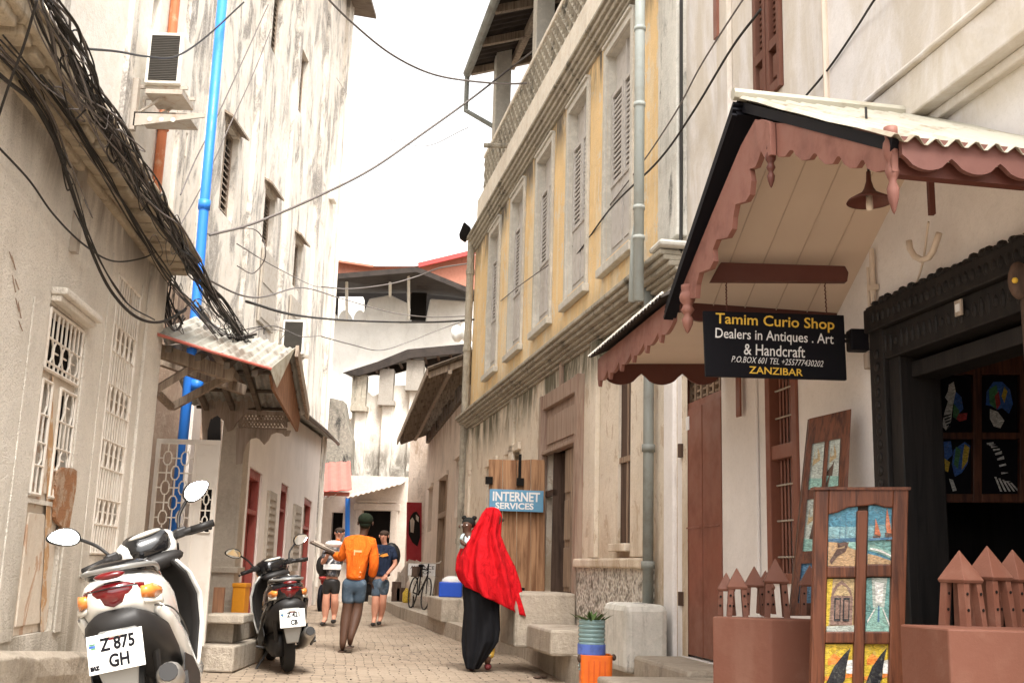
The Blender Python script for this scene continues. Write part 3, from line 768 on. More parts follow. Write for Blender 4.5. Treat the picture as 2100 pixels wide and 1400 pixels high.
M['signblue'] = paint('sign_blue', L(.10, .27, .42), .5, .3, L(.20, .32, .42), sc=6)
M['tile'] = wood('old_tile_roof', L(.15, .115, .085), L(.06, .045, .035), (9, 9, 9), amt=.9)
M['fort'] = plaster('far_white_fort', L(.90, .88, .83), L(.66, .60, .50), mould=L(.30, .28, .24), streak=.22, patch=.1, blot=.1, pcol=L(.76, .71, .62), moulda=.15, sx=1.2, seed=21)
M['stained'] = plaster('far_stained_wall', L(.80, .75, .67), L(.50, .43, .34), mould=L(.24, .22, .19), streak=.3, patch=.35, pcol=L(.66, .59, .48), moulda=.6, sx=1.6, bump=.6, seed=22, mth=.55, bands=((4.4, 5.6, L(.20, .18, .15), .7),))
M['mouldwall'] = plaster('far_mouldy_wall', L(.26, .24, .20), L(.12, .11, .09), mould=L(.03, .03, .03), streak=.8, patch=.6, pcol=L(.40, .36, .30), moulda=1.0, sx=2, seed=23)
M['pinkroof'] = paint('pale_pink_sheet', L(.85, .66, .60), .5, .2, L(.80, .56, .50), sc=2)
M['redsheet'] = paint('red_sheet', L(.42, .05, .045), .5, .2)
M['coral'] = paint('coral_awning', L(.78, .15, .12), .5, .2, L(.60, .14, .11), sc=3)
M['orangewall'] = paint('orange_red_wall', L(.40, .165, .11), .8, .3)
M['blackroof'] = wood('black_rusty_sheet', L(.045, .034, .028), L(.018, .014, .012), (3, 8, 3), amt=.8)
M['farwall'] = plaster('far_shop_wall', L(.64, .55, .47), L(.40, .32, .26), streak=.3, patch=.3, pcol=L(.70, .63, .55), sx=3, seed=24)
M['pinkwall'] = plaster('pinkish_cream_wall', L(.70, .59, .50), L(.46, .35, .28), mould=L(.15, .12, .10), streak=.3, patch=.35, pcol=L(.62, .50, .41), moulda=.5, sx=3, seed=25, bands=((4.6, 3.6, L(.30, .20, .13), .5),))

# ================================================================ yellow house
HY = building('yellow_house', WY, 15, 'ochre yellow upper storey over cream ground floor, with louvred windows and grey stone cornices', 'house')
SN, SF = 9.75, 21.7
upx = [(1245, 1297, 172), (1166, 1204, 290), (1100, 1130, 380), (1046, 1070, 462), (1000, 1019, 530)]
uw = []
for xl, xr, yt in upx:
    ym = yt+190
    a, b = sorted((WY.S(xl, ym), WY.S(xr, ym))); uw.append((a, b, 4.72, 7.28))
gw = WY.rect(1268, 1298, 795, 1118); gw = (gw[0], gw[1], 1.45, 3.38)
gd = WY.rect(1117, 1189, 838, 1215); gd = (gd[0]-.02, gd[1], .88, 3.42)
gs = WY.rect(1042, 1066, 905, 945); gs = (gs[0], gs[1], 2.3, 2.95)
gs2 = WY.rect(998, 1018, 935, 1060); gs2 = (gs2[0], gs2[1], 1.3, 2.9)
m = MB(); holed(m, WY, SN, SF, 3.95, 7.9, uw, 0, .14, mj=1)
wbox(m, WY, SN+.05, SF-.05, -.1, 8.1, -5, -.6)
a, b = WY.p(SF, -.1, 0), WY.p(SF, -.1, -5); m.poly([a, b, b+V((0, 0, 8)), a+V((0, 0, 8))])
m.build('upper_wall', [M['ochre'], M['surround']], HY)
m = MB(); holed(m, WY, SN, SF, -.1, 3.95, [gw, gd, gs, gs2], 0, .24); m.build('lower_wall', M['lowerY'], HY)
m = MB()
for a, b, c, d in uw:
    w = .09
    wbox(m, WY, a-w, a, c-.1, d+w, 0, .04); wbox(m, WY, b, b+w, c-.1, d+w, 0, .04); wbox(m, WY, a, b, d, d+w, 0, .04)
    wbox(m, WY, a-w+.03, b+w-.03, d+w, d+w+.04, 0, .07)
m.build('window_surround', M['surround'], HY, bevel=.006)
for a, b, c, d in uw:
    m = MB(); wbox(m, WY, a-.14, b+.14, c-.20, c-.1, 0, .09); m.build('sill', M['surround'], HY, bevel=.01)
for i, r in enumerate(uw):
    a, b, c, d = r; H = d-c; lz0, lz1 = c+H*.34, c+H*.80; md = (a+b)/2
    q = MB(); wbox(q, WY, a, b, c, lz0, -.14, -.06); wbox(q, WY, a, b, lz1, d, -.14, -.10); wbox(q, WY, a+.06, md-.03, c+.12, lz0-.10, -.06, -.045); wbox(q, WY, md+.03, b-.06, c+.12, lz0-.10, -.06, -.045)
    wbox(q, WY, md-.02, md+.02, lz1, d, -.10, -.07)
    o = q.build('window', M['greywhite'], HY)
    q = MB(); wbox(q, WY, a, b, lz0, lz1, -.14, -.08); q.build('pane', M['dark'], o)
    for (u, v) in ((a+.01, md-.012), (md+.012, b-.01)):
        q = MB(); wbox(q, WY, u, u+.055, lz0, lz1, -.078, -.04); wbox(q, WY, v-.055, v, lz0, lz1, -.078, -.04); wbox(q, WY, u+.055, v-.055, lz1-.05, lz1, -.078, -.04); wbox(q, WY, u+.055, v-.055, lz0, lz0+.04, -.078, -.04)
        n_ = 17
        for k in range(n_):
            zz = lz0+.05+(lz1-lz0-.11)*k/n_; wbox(q, WY, u+.055, v-.055, zz, zz+.028, -.075, -.058)
        q.build('shutter', M['greywhite'], o)
M['surround_d'] = M['greypaint']
# cornices: stepped mouldings
def mould(name, prof, mat, s0, s1, parent, W=WY):
    m = MB()
    for (z0, z1, off) in prof: wbox(m, W, s0, s1, z0, z1, -.02, off)
    return m.build(name, mat, parent, bevel=.012)
mould('lower_cornice', ((3.80, 3.84, .04), (3.84, 3.88, .09), (3.88, 3.92, .13), (3.92, 3.97, .19), (3.97, 4.02, .24), (4.02, 4.07, .28)), M['stone'], SN-.05, SF+.1, HY)
mould('upper_cornice', ((7.50, 7.55, .04), (7.55, 7.61, .08), (7.61, 7.68, .12), (7.68, 7.75, .16), (7.75, 7.80, .20)), M['stone'], SN, SF+.1, HY)
mould('parapet_base', ((7.80, 8.28, .15),), M['paleband'], SN, SF-.9, HY)
mould('parapet_rail', ((8.97, 9.05, .14),), M['paleband'], SN, SF-1.4, HY)
m = MB()
# pierced lattice blocks of the terrace parapet
s_ = SN
while s_ < SF-1.5:
    for k in range(3):
        z_ = 8.28+k*.23; cs, cz = s_+.115, z_+.115
        for (q1, q2) in (((0, .115), (.115, .23)), ((.115, .23), (.23, .115)), ((.23, .115), (.115, 0)), ((.115, 0), (0, .115))):
            m.tube([WY.p(s_+q1[0], z_+q1[1], .10), WY.p(s_+q2[0], z_+q2[1], .10)], .026, 4, cap=False)
    s_ += .23
m.build('parapet_lattice', M['stone'], HY)
m = MB(); wbox(m, WY, SN, SF-1.4, 8.28, 8.98, .03, .05); m.build('parapet_back', M['brownboard'], HY)
for s_ in (SF-1.55, 16.6, 13.2, 11.2):
    m = MB(); wbox(m, WY, s_-.14, s_+.14, 8.5, 11.8, -.30, .0); m.build('roof_post', M['surround'], HY, bevel=.01)
m = MB(); wbox(m, WY, SN, SF-2.0, 8.1, 11.9, -2.6, -2.2); wbox(m, WY, SF-2.2, SF-2.0, 8.1, 11.0, -2.2, -.7); m.build('terrace_wall', M['darkbrown'], HY)
ev = at(957, 150, 20.6)
eo = (ev-WY.p(ev.y, 0)).dot(WY.n)
ez = ev.z
m = MB(); A = WY.p(SN-1, ez, eo); B = WY.p(ev.y, ez, eo)
m.corr(A, B-A, -WY.n*4.2+V((0, 0, 1.5)), (0, 0, 1), .2, .02, 1); m.build('terrace_roof', M['blackroof'], HY, solid=.02)
m = MB()
for k in range(7):
    s_ = ev.y-.15-k*1.25; beam(m, WY.p(s_, ez-.08, eo-.05), WY.p(s_, ez+1.2, eo-3.8), .10, .14)
for k in (0.9, 2.2): beam(m, WY.p(SN-1, ez-.12+k*.36, eo-k), WY.p(ev.y, ez-.12+k*.36, eo-k), .12, .14)
m.build('roof_beam', M['greywood'], HY)
m = MB(); m.tube([A+V((0, 0, -.06)), B+V((0, 0, -.06))], .085, 8); e1_ = B+V((0, 0, -.1)); m.tube([e1_, e1_+V((0, 0, -.75)), WY.p(ev.y-.3, ez-1.25, -.02)], .05, 8)
m.build('gutter', M['pipe_dark'], HY)
m = MB(); m.tube([WY.p(17.9, 8.3, .1), WY.p(17.9, 8.26, .55)], .045, 8); m.build('water_spout', M['stone'], HY)
# dark hopper head and downpipes
m = MB(); p = WY.p(SF+.02, 0, .12); m.prism([(p.x-.10, p.y-.1, 7.72), (p.x-.24, p.y-.1, 7.82), (p.x-.14, p.y-.1, 8.12), (p.x+.02, p.y-.1, 7.98)], (0, .3, 0)); m.build('hopper', M['dark'], HY, bevel=.04)
m = MB(); p = WY.p(SF-.02, 0, .10); m.tube([p+V((0, 0, .2)), p+V((0, 0, 7.8))], .075, 8)
for z_ in (1.6, 3.1, 5.4, 7): m.tube([p+V((0, 0, z_)), p+V((0, 0, z_+.1))], .09, 8)
m.build('downpipe', M['stone'], HY)
m = MB(); q = WY.p(10.98, 0, .16); q2 = WY.p(10.98, 0, .14)
ps = WY.S(1311, 300, .36)
m.tube([WY.p(ps, 3.66, .36), WY.p(ps, 9, .36)], .050, 14)
m.tube([WY.p(ps+.14, 3.68, .38), WY.p(ps+.14, 4.3, .36), WY.p(ps+.06, 4.42, .36)], .034, 10)
for z_ in (4.25, 4.55, 5.6, 6.4): m.tube([WY.p(ps, z_, .36), WY.p(ps, z_+.04, .36)], .058, 14)
m.build('rain_pipe', M['pipe_grey'], HY, smooth=True)
m = MB(); m.tube([WY.p(10.55, .75, .09), WY.p(10.55, 4.0, .09)], .052, 10)
for z_ in (1.2, 2.3): m.tube([WY.p(10.55, z_, .09), WY.p(10.55, z_+.07, .09)], .066, 10)
m.build('downpipe', M['pipe_dark'], HY, smooth=True)
# plinth
m = MB(); wbox(m, WY, 10.62, gd[0]-.14, .3, 1.20, 0, .07); m.build('pebbledash_plinth', M['pebble'], HY)
m = MB(); wbox(m, WY, 10.62, gd[0]-.14, 1.20, 1.30, 0, .12); m.build('plinth_moulding', M['lowerY'], HY, bevel=.02)
# shallow pilasters and a band on the lower wall
for (a_, b_, z_, o_) in ((12.5, 12.75, 1.31, .06), (gw[0]-.55, gw[0]-.12, 1.31, .07), (17.2, 17.5, .3, .05), (21.2, 21.6, .3, .06)):
    m = MB(); wbox(m, WY, a_, b_, z_, 3.8, 0, o_); m.build('pilaster', M['lowerY'], HY, bevel=.01)
m = MB(); wbox(m, WY, gw[0]-.06, gw[1]+.06, gw[3], gw[3]+.14, 0, .10); wbox(m, WY, gw[0]-.03, gw[1]+.03, gw[2]-.08, gw[2], 0, .10); m.build('window_surround', M['lowerY'], HY, bevel=.01)
m = MB(); wbox(m, WY, gw[0], gw[1], gw[2], gw[3], -.10, -.03); o = m.build('window', M['darkbrown'], HY)
m = MB(); c = (gw[0]+gw[1])/2; wbox(m, WY, c-.02, c+.02, gw[2], gw[3], -.03, -.02); wbox(m, WY, gw[0], gw[1], 2.3, 2.36, -.03, -.01); m.build('shutter_rail', M['oldwood'], o)
for r in (gs, gs2):
    m = MB(); wbox(m, WY, r[0], r[1], r[2], r[3], -.24, -.20); o = m.build('window', M['dark'], HY)
    m = MB(); wbox(m, WY, r[0]-.1, r[1]+.1, r[3], r[3]+.12, 0, .05); m.build('window_head', M['lowerY'], HY, bevel=.01)
# the open double door with its tall head panel
s0, s1, z0, z1 = gd
zl = z0+(z1-z0)*.735
m = MB(); wbox(m, WY, s0-.12, s0+.02, z0, z1+.10, -.02, .09); wbox(m, WY, s1-.04, s1+.08, z0, z1+.1, -.02, .09)
wbox(m, WY, s0+.02, s1-.04, z1-.10, z1+.1, -.02, .07)
dr = m.build('door_frame', M['lintelwood'], HY, bevel=.008)
m = MB(); wbox(m, WY, s0+.02, s1-.04, zl, z1-.10, -.06, .0); wbox(m, WY, s0+.1, s1-.12, zl+.08, z1-.22, 0, .02); wbox(m, WY, s0+.02, s1-.04, zl-.05, zl, -.06, .07)
wbox(m, WY, s0+.9, s0+.98, z1+.1, z1+.5, 0, .05)
m.build('head_panel', M['lintelwood'], dr, bevel=.008)
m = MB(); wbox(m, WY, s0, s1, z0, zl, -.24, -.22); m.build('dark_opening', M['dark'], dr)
m = MB(); sm = s0+(s1-s0)*.50
wbox(m, WY, s0+.03, sm, z0+.02, zl-.06, -.10, -.05)
for (a, b) in ((.04, .30), (.35, .62), (.67, .96)):
    for (c, d) in ((.10, .44), (.56, .90)):
        wbox(m, WY, s0+.03+(sm-s0)*c, s0+.03+(sm-s0)*d, z0+(zl-z0)*a, z0+(zl-z0)*b, -.05, -.025)
wbox(m, WY, s0+.03+(sm-s0)*.47, s0+.03+(sm-s0)*.53, z0+.02, zl-.06, -.05, -.01)
m.build('door', M['oldwood'], dr, bevel=.006)
m = MB(); a = WY.p(s1-.45, z0, .0); m.obox(a, WY.n*.30*-1, V((.0, .04, 0)), V((0, 0, zl-z0-.05)));
wbox(m, WY, s1-.45, s1-.02, z0+1.25, z0+1.33, -.06, .0); wbox(m, WY, s1-.30, s1-.04, z0, zl, -.2, -.12); m.build('door', M['darkbrown'], dr)
# raw board with sign: an opened leaf standing square to the wall
Yb = 15.05
def fpoly(m, pts, Y, t, mm=0): m.prism([at(x, y, Y) for x, y in pts], (0, t, 0), mm)
BD = thing('wooden_board', at(1060, 1215, Yb), 'tall orange-brown plank board standing out beside the open doorway', 'board')
m = MB()
for k in range(4):
    xa, xb = 1002+29*k, 1002+29*(k+1)-.8
    fpoly(m, [(xa, 1216), (xb, 1216), (xb+.0, 942+(k % 2)*1.0), (xa, 941+(k % 3))], Yb, .05)
m.build('planks', M['rawwood'], BD, bevel=.004)
m = MB()
for (x, y) in ((1003, 985), (1067, 988), (1068, 1212)): 
    p = at(x, y, Yb); m.box((p.x, p.y-.03, p.z), (.10, .06, .10))
p = at(1066, 960, Yb); m.box((p.x, p.y-.02, p.z), (.04, .03, .38))
m.build('iron_fitting', M['dark'], BD)
SG = thing('sign_board', at(1059, 1048, Yb-.12), 'small blue sign with white lettering on the plank board', 'sign')
m = MB(); fpoly(m, [(1003, 1046), (1114, 1050), (1115, 1006), (1004, 1002)], Yb-.12, .025); m.build('board', M['signblue'], SG, bevel=.004)
def lettering(parent, body, px, py, Y, hpx, wpx, mat, shear=0, bold=.0, tilt=0.0, dy=-.004):
    c = at(px, py, Y); k = Y/2250.0
    mb = textmesh(body, 1.0, Matrix.Identity(4), mat, shear=shear, bold=bold, ext=.0)
    xs = [v.x for v in mb.v]; ys = [v.y for v in mb.v]
    w, h = max(xs)-min(xs), max(ys)-min(ys); cx_, cy_ = (max(xs)+min(xs))/2, (max(ys)+min(ys))/2
    sx_, sy_ = wpx*k/w, hpx*k/h
    T = V((math.cos(tilt), 0, math.sin(tilt))); Uz = V((-math.sin(tilt), 0, math.cos(tilt)))
    mb.v = [V((c.x, Y+dy, c.z))+T*((v.x-cx_)*sx_)+Uz*((v.y-cy_)*sy_) for v in mb.v]
    return mb.build('lettering', mat, parent)
lettering(SG, 'INTERNET', 1059, 1018, Yb-.12, 19, 96, M['white'], bold=.03)
lettering(SG, 'SERVICES', 1055, 1037, Yb-.12, 13, 78, M['white'], bold=.03)

# ================================================================ steps, kerbs and blocks on the right
m = MB()
kp = [(9.3, 1.25), (11.0, .92), (12.3, .63), (14.2, .38), (15.5, .22), (16.4, -.20), (17.5, -.58), (20, -1.12), (25.7, -2.42), (30, -3.25), (33.9, -4.1)]
secs = []
for y, x in kp:
    wx = (WY if y < 21.6 else WI).p(min(y, 40), 0).x+.3
    if y > 31.4: wx = x+1.8
    zt = .30 if y < 16 else .24
    secs.append([V((x, y, -.05)), V((x+.01, y, zt)), V((wx, y, zt)), V((wx, y, -.05))])
m.loft(secs); tag(m.build('pavement', M['step']), 'raised concrete pavement along the foot of the yellow house', kind='structure')
def block(name, x0, x1, y0, y1, z0, z1, label, cat='step', mat='step', bev=.03, rz=-.2):
    m = MB(); c = V(((x0+x1)/2, (y0+y1)/2, (z0+z1)/2)); m.box((0, 0, 0), (x1-x0, y1-y0, z1-z0), rz=0)
    m.xf(Matrix.Translation(c)@Matrix.Rotation(-rz*0+.0, 4, 'Z'))
    return tag(m.build(name, M[mat], bevel=bev), label, cat)
def wblock(name, W, s0, s1, z0, z1, o0, o1, label, cat='step', mat='step', bev=.03):
    m = MB(); wbox(m, W, s0, s1, z0, z1, o0, o1); return tag(m.build(name, M[mat], bevel=bev), label, cat)
wblock('stone_landing', WY, 13.15, 14.0, .28, .90, .075, .80, 'high concrete landing before the open wooden door')
wblock('stone_step', WY, 12.0, 13.13, .28, .55, .075, .66, 'low concrete step below the door landing, beside the orange jerrycan')
wblock('stone_step', WY, 19.6, 21.4, .22, .62, .02, .72, 'far concrete step behind the woman in red')
wblock('white_block', WY, 9.95, 10.65, .30, .89, .10, .50, 'whitewashed round-edged block between the steps and the maroon door', 'block', 'wallRd', .06)
wblock('stone_step', WR, 8.55, 9.95, .0, .46, -.2, .42, 'wide concrete doorstep below the maroon door')
wblock('shop_floor', WR, 2.5, 8.5, .0, .42, -.3, 1.12, 'concrete floor of the shop porch behind the low terracotta walls', 'floor', 'step', .02)

# ================================================================ shop house
HR = building('shop_house', WR, 7, 'white plastered shop house on the right with maroon doors and a black carved doorway', 'shop')
rd = WR.rect(1398, 1482, 845, 1338); rd = (rd[0], rd[1], .47, 2.93)
bw = WR.rect(1576, 1641, 775, 1185); bw = (bw[0], bw[1], 1.12, 3.0)
sd = (3.9, 6.17, .42, 2.70)
shw = (7.55, 8.07, 4.72, 7.2)
m = MB(); holed(m, WR, 2.0, 10.12, -.1, 3.62, [rd, bw, sd], 0, .22); holed(m, WR, 2.0, 10.12, 3.62, 11.5, [shw], .0, .18)
wbox(m, WR, 7.45, 10.1, -.1, 11.4, -5, -.5); wbox(m, WR, 2.0, 7.45, 3.3, 11.4, -5, -.5)
a, b = WR.p(10.12, -.1, 0), WR.p(10.12, -.1, -5); m.poly([a, b, b+V((0, 0, 11.6)), a+V((0, 0, 11.6))])
m.build('wall', M['wallR'], HR)
mould('string_course', ((3.60, 3.66, .05), (3.66, 3.92, .13), (3.92, 3.95, .16)), M['wallR'], 2.0, 7.2, HR, WR)
m = MB(); pw = WR.rect(1486, 1570, 800, 1150); wbox(m, WR, pw[0]+.10, pw[1]-.1, .3, 3.5, 0, .03); m.build('pilaster', M['wallR'], HR, bevel=.02)
m = MB(); wbox(m, WR, 10.02, 10.3, .3, 3.9, -.3, .04); m.build('corner_pilaster', M['wallR'], HR, bevel=.02)
m = MB(); wbox(m, WR, 9.72, 10.3, 4.22, 11.5, -.3, .10); m.build('upper_pilaster', M['wallRd'], HR, bevel=.01)
m = MB(); wbox(m, WR, 9.60, 9.95, 4.08, 4.14, -.05, .30); m.build('bracket_moulding', M['wallRd'], HR, bevel=.03)
m = MB(); wbox(m, WR, 8.55, 8.8, 3.95, 11.5, 0, .05); m.build('upper_pilaster', M['wallR'], HR, bevel=.01)
m = MB(); m.tube([WR.p(6.85, 3.96, .015), WR.p(6.85, 9, .015)], .022, 6); m.build('wall_seam', M['white_tube'], HR)
m = MB(); wbox(m, WR, 8.28, 8.36, 2.35, 2.98, .07, .085); wbox(m, WR, 8.72, 8.80, 5.7, 7.2, .05, .075); m.build('red_trim', M['maroon'], HR)
# maroon double door with vent grille over it
s0, s1, z0, z1 = rd
m = MB(); wbox(m, WR, s0, s0+.05, z0, z1, -.14, -.02); wbox(m, WR, s1-.05, s1, z0, z1, -.14, -.02); wbox(m, WR, s0+.05, s1-.05, z1-.04, z1, -.14, -.02); wbox(m, WR, s0+.05, s1-.05, 2.60, 2.66, -.14, -.02)
dr = m.build('door_frame', M['maroon'], HR)
for k in range(2):
    a = s0+.05+(s1-s0-.10)*k/2; b = s0+.05+(s1-s0-.10)*(k+1)/2-.012
    m = MB(); wbox(m, WR, a+.006, b, z0+.02, 2.60, -.05, -.012); wbox(m, WR, a+.05, b-.04, 1.55, 1.565, -.012, -.004)
    m.build('door_leaf', M['maroon'], dr, bevel=.004)
m = MB(); wbox(m, WR, s0+.05, s1-.05, 2.66, z1-.04, -.14, -.12); m.build('vent_back', M['dark'], dr)
m = MB()
for k in range(7):
    a = s0+.05+(s1-s0-.1)*k/6; wbox(m, WR, a-.02, a+.02, 2.66, z1-.04, -.10, -.06)
for k in range(4):
    wbox(m, WR, s0+.05, s1-.05, 2.69+k*.06, 2.71+k*.06, -.10, -.07)
m.build('vent_grille', M['oldwood'], dr)
m = MB(); c = (s0+s1)/2
for z_ in (2.25, .95): m.box(WR.p(s1-.01, z_, .0), (.07, .05, .12))
for z_ in (1.62, 1.86): m.tube([WR.p(c-.06, z_, -.03), WR.p(c+.07, z_+.01, -.03)], .014, 6)
m.build('hinge', M['darkbrown'], dr)
m = MB(); wbox(m, WR, s1-.18, s1-.10, 2.42, 2.54, -.012, -.006); m.build('notice', M['white'], dr)
# barred window
s0, s1, z0, z1 = bw
m = MB(); wbox(m, WR, s0, s0+.08, z0, z1, -.10, .02); wbox(m, WR, s1-.08, s1, z0, z1, -.10, .02); wbox(m, WR, s0+.08, s1-.08, z0, z0+.07, -.10, .02)
wbox(m, WR, s0+.08, s1-.08, 1.98, 2.08, -.10, .01); wbox(m, WR, s0+.08, s1-.08, z1-.08, z1, -.10, .02)
o = m.build('window', M['maroon'], HR, bevel=.005)
m = MB(); wbox(m, WR, s0, s1, z0, z1, -.22, -.20); m.build('pane', M['dark'], o)
m = MB()
for k in range(6): a = s0+.12+(s1-s0-.24)*k/5; m.tube([WR.p(a, z0+.05, -.05), WR.p(a, z1-.05, -.05)], .010, 6)
m.build('bar', M['maroon'], o)
m = MB()
for z_ in (1.3, 1.55, 1.8, 2.28, 2.48, 2.68): m.tube([WR.p(s0+.06, z_, -.03), WR.p(s1-.06, z_, -.03)], .007, 6)
m.build('cross_bar', M['greypaint'], o)
# maroon shutter high on the wall
s0, s1, z0, z1 = shw
m = MB(); wbox(m, WR, s0, s1, z0, z1, -.12, -.04); o = m.build('window', M['terra'], HR)
for k in range(2):
    a = s0+(s1-s0)*k/2; b = a+(s1-s0)/2; f = MB()
    wbox(f, WR, a+.01, a+.06, z0, z1, -.04, .03); wbox(f, WR, b-.06, b-.01, z0, z1, -.04, .03); wbox(f, WR, a+.06, b-.06, z0, z0+.08, -.04, .03); wbox(f, WR, a+.06, b-.06, z0+.36, z0+.44, -.04, .03)
    wbox(f, WR, a+.09, b-.09, z0+.13, z0+.31, -.04, .01)
    so = f.build('shutter', M['terra'], o, bevel=.004)
    q = MB()
    for j in range(40):
        zz = z0+.47+j*.05; wbox(q, WR, a+.06, b-.06, zz, zz+.020, -.036, -.012)
    q.build('louvre', M['terra'], so)
    q = MB(); wbox(q, WR, a+.06, b-.06, z0+.44, z1, -.042, -.037); q.build('dark_gap', M['dark'], so)
# black carved shop doorway
s0, s1, z0, z1 = sd
m = MB()
fw_ = .26
for (a, b, c, d, o0, o1) in ((s1-.0, s1+.16, z0, z1+.0, 0, .06), (s1-.12, s1, z0, z1-.24, -.22, .03), (s0, s0+.1, z0, z1, -.1, .05)):
    wbox(m, WR, a, b, c, d, o0, o1)
wbox(m, WR, s0, s1+.16, z1-.12, z1+.02, .0, .09); wbox(m, WR, s0, s1, z1-.30, z1-.12, -.2, .05); wbox(m, WR, s0, s1-.12, z1-.42, z1-.33, -.22, -.04)
wbox(m, WR, s0, s1+.17, z1+.02, z1+.04, 0, .07)
dr = m.build('door_frame', M['blackwood'], HR, bevel=.008)
m = MB(); s_ = s0
while s_ < s1+.1:
    m.ball(WR.p(s_, z1-.05, .088), (.016, .022, .034), 8, 5); m.ball(WR.p(s_+rnd.uniform(0, .04), z1+.045, .05), (.03, .03, .008+.03*rnd.random()), 7, 4)
    if s_ < s1: m.ball(WR.p(s_, z1-.21, .048), (.014, .022, rnd.uniform(.02, .06)), 8, 5)
    s_ += .058
z_ = z0
while z_ < z1-.2: m.ball(WR.p(s1+.08, z_, .058), (.014, .035, .03), 8, 5); z_ += .075
m.build('carving', M['blackwood'], dr)
m = MB(); c = WR.p(5.42, 2.48, .065); m.obox(c, WR.d*-.06, V((0, 0, .08)), WR.n*.01); m.build('number_plate', M['fret'], dr)
m = MB(); wbox(m, WR, 5.372, 5.408, 2.50, 2.54, .075, .079); m.build('number_mark', M['white'], dr)
m = MB(); p = at(1868, 1000, 6.35); m.obox((p.x, 6.35, .42), (.045, 0, 0), (0, .04, 0), (0, 0, 2.02)); m.build('inner_post', M['darkbrown'], dr)
# room behind, its black lining colour stands in for indoor shade
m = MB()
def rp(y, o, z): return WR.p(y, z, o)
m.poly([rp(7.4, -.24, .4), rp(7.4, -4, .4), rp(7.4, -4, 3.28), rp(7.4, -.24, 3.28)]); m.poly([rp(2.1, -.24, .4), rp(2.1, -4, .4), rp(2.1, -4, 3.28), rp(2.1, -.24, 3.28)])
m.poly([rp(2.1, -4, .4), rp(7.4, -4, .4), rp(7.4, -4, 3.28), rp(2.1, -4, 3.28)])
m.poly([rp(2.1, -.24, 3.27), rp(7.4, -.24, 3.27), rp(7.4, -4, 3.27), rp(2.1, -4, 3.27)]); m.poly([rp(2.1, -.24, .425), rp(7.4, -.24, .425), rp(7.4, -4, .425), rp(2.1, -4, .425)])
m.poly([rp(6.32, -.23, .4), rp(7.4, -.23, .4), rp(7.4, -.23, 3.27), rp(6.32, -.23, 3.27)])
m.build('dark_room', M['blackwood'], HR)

# conduit, switch box, curved tube on the shop wall
m = MB(); cs = WR.S(1800, 600); m.tube([WR.p(cs, 1.2, .03), WR.p(cs, 3.1, .03)], .016, 8); m.tube([WR.p(cs+.05, 2.5, .03), WR.p(cs+.05, 3.0, .03)], .009, 6)
for z_ in (2.55, 2.86): m.box(WR.p(cs, z_, .03), (.05, .06, .03))
tag(m.build('conduit', M['white_tube']), 'thin cream conduit running up the shop wall beside the black doorway', 'conduit')
b = WR.p(WR.S(1782, 700), 0, .0); z_ = WR.Z(1782, 700)
T = thing('switch_box', WR.p(b.y, z_-.1, .06), 'black box on the shop wall beside the carved doorway', 'box')
m = MB(); p = WR.p(b.y, z_, .07); m.box((p.x, p.y, p.z), (.12, .10, .13)); m.build('box', M['signblack'], T, bevel=.012)
m = MB(); m.tube([p+V((-.06, 0, .02)), p+V((-.10, -.01, .03))], .012, 6); m.tube([p+V((-.06, 0, -.01)), p+V((-.09, 0, 0))], .01, 6); m.build('plug', M['cable'], T)
m = MB(); p = WR.p(b.y-.06, z_-.13, .03); m.box((p.x, p.y, p.z), (.06, .07, .10)); tag(m.build('socket', M['fret'], bevel=.01), 'beige wall socket just below the black box', 'socket')
m = MB()
pts = []
for (x, y) in ((1864, 494), (1866, 510), (1876, 526), (1890, 533), (1905, 528), (1914, 514), (1920, 496), (1926, 478)):
    s_, z_ = WR.hit(x, y, .12); pts.append(WR.p(s_, z_, .12))
m.tube(pts, .017, 10)
tag(m.build('curved_tube', M['white_tube'], smooth=True), 'curved cream tube sticking out of the shop wall under the porch', 'tube')
# ================================================================ shop porch
M['joint'] = flat('board_joint', L(.50, .395, .31), .8)
EZ = 2.86
nc, fc = atz(1842, 284, EZ), atz(1392, 612, EZ)
b_ = (fc.x-nc.x)/(fc.y-nc.y); WG = Wall(nc.x-b_*nc.y, b_, -1)
ax_s, ax_z = WG.hit(1532, 214)
SP = thing('shop_porch', ((nc.x+fc.x)/2, (nc.y+fc.y)/2, 0), 'gabled shop porch roof with rusty corrugated sheet and pink scalloped fretwork', 'porch')
inward = -WG.n
def wallpt(q): # carry a point inward until it meets the shop wall
    t = (WR.p(q.y, q.z)-q).dot(WR.n)/(inward.dot(WR.n)); return q+inward*t
apex = WG.p(ax_s, ax_z, 0); AW = wallpt(apex)
nw, fw2 = wallpt(nc), wallpt(fc)
ov = WG.n*.05
m = MB(); m.corr(nc+ov+V((0, -.05, -.02)), (nw-nc)-ov, (apex-nc)+V((0, .05, .05)), (0, -.5, .85), .085, .016, 6, wob=.004); m.build('roof_sheet', M['corr_light'], SP, solid=.003)
m = MB(); m.corr(apex+ov+V((0, 0, .03)), (AW-apex)-ov, (fc-apex)+V((0, .08, -.09)), (0, .5, .85), .085, .016, 1); m.build('roof_sheet', M['blackroof'], SP, solid=.004)
m = MB(); m.tube([apex+ov*1.6+V((0, 0, .05)), AW+V((0, 0, .05))], .035, 8); m.build('ridge_cap', M['corr_light'], SP)
m = MB()
for t in (-.02, -.05, -.085):
    beam(m, apex+ov*1.0+V((0, 0, t+.02)), fc+ov*1.0+V((0, .08, t-.03)), .05+.03*abs(t)*10, .022)
beam(m, apex+V((0, 0, -.05)), fc+V((0, .04, -.06)), .12, .05); m.build('verge', M['signblack'], SP)
m = MB(); beam(m, apex+V((0, -.02, -.03)), nc+V((0, -.0, -.03)), .06, .05); m.build('verge', M['signblack'], SP)
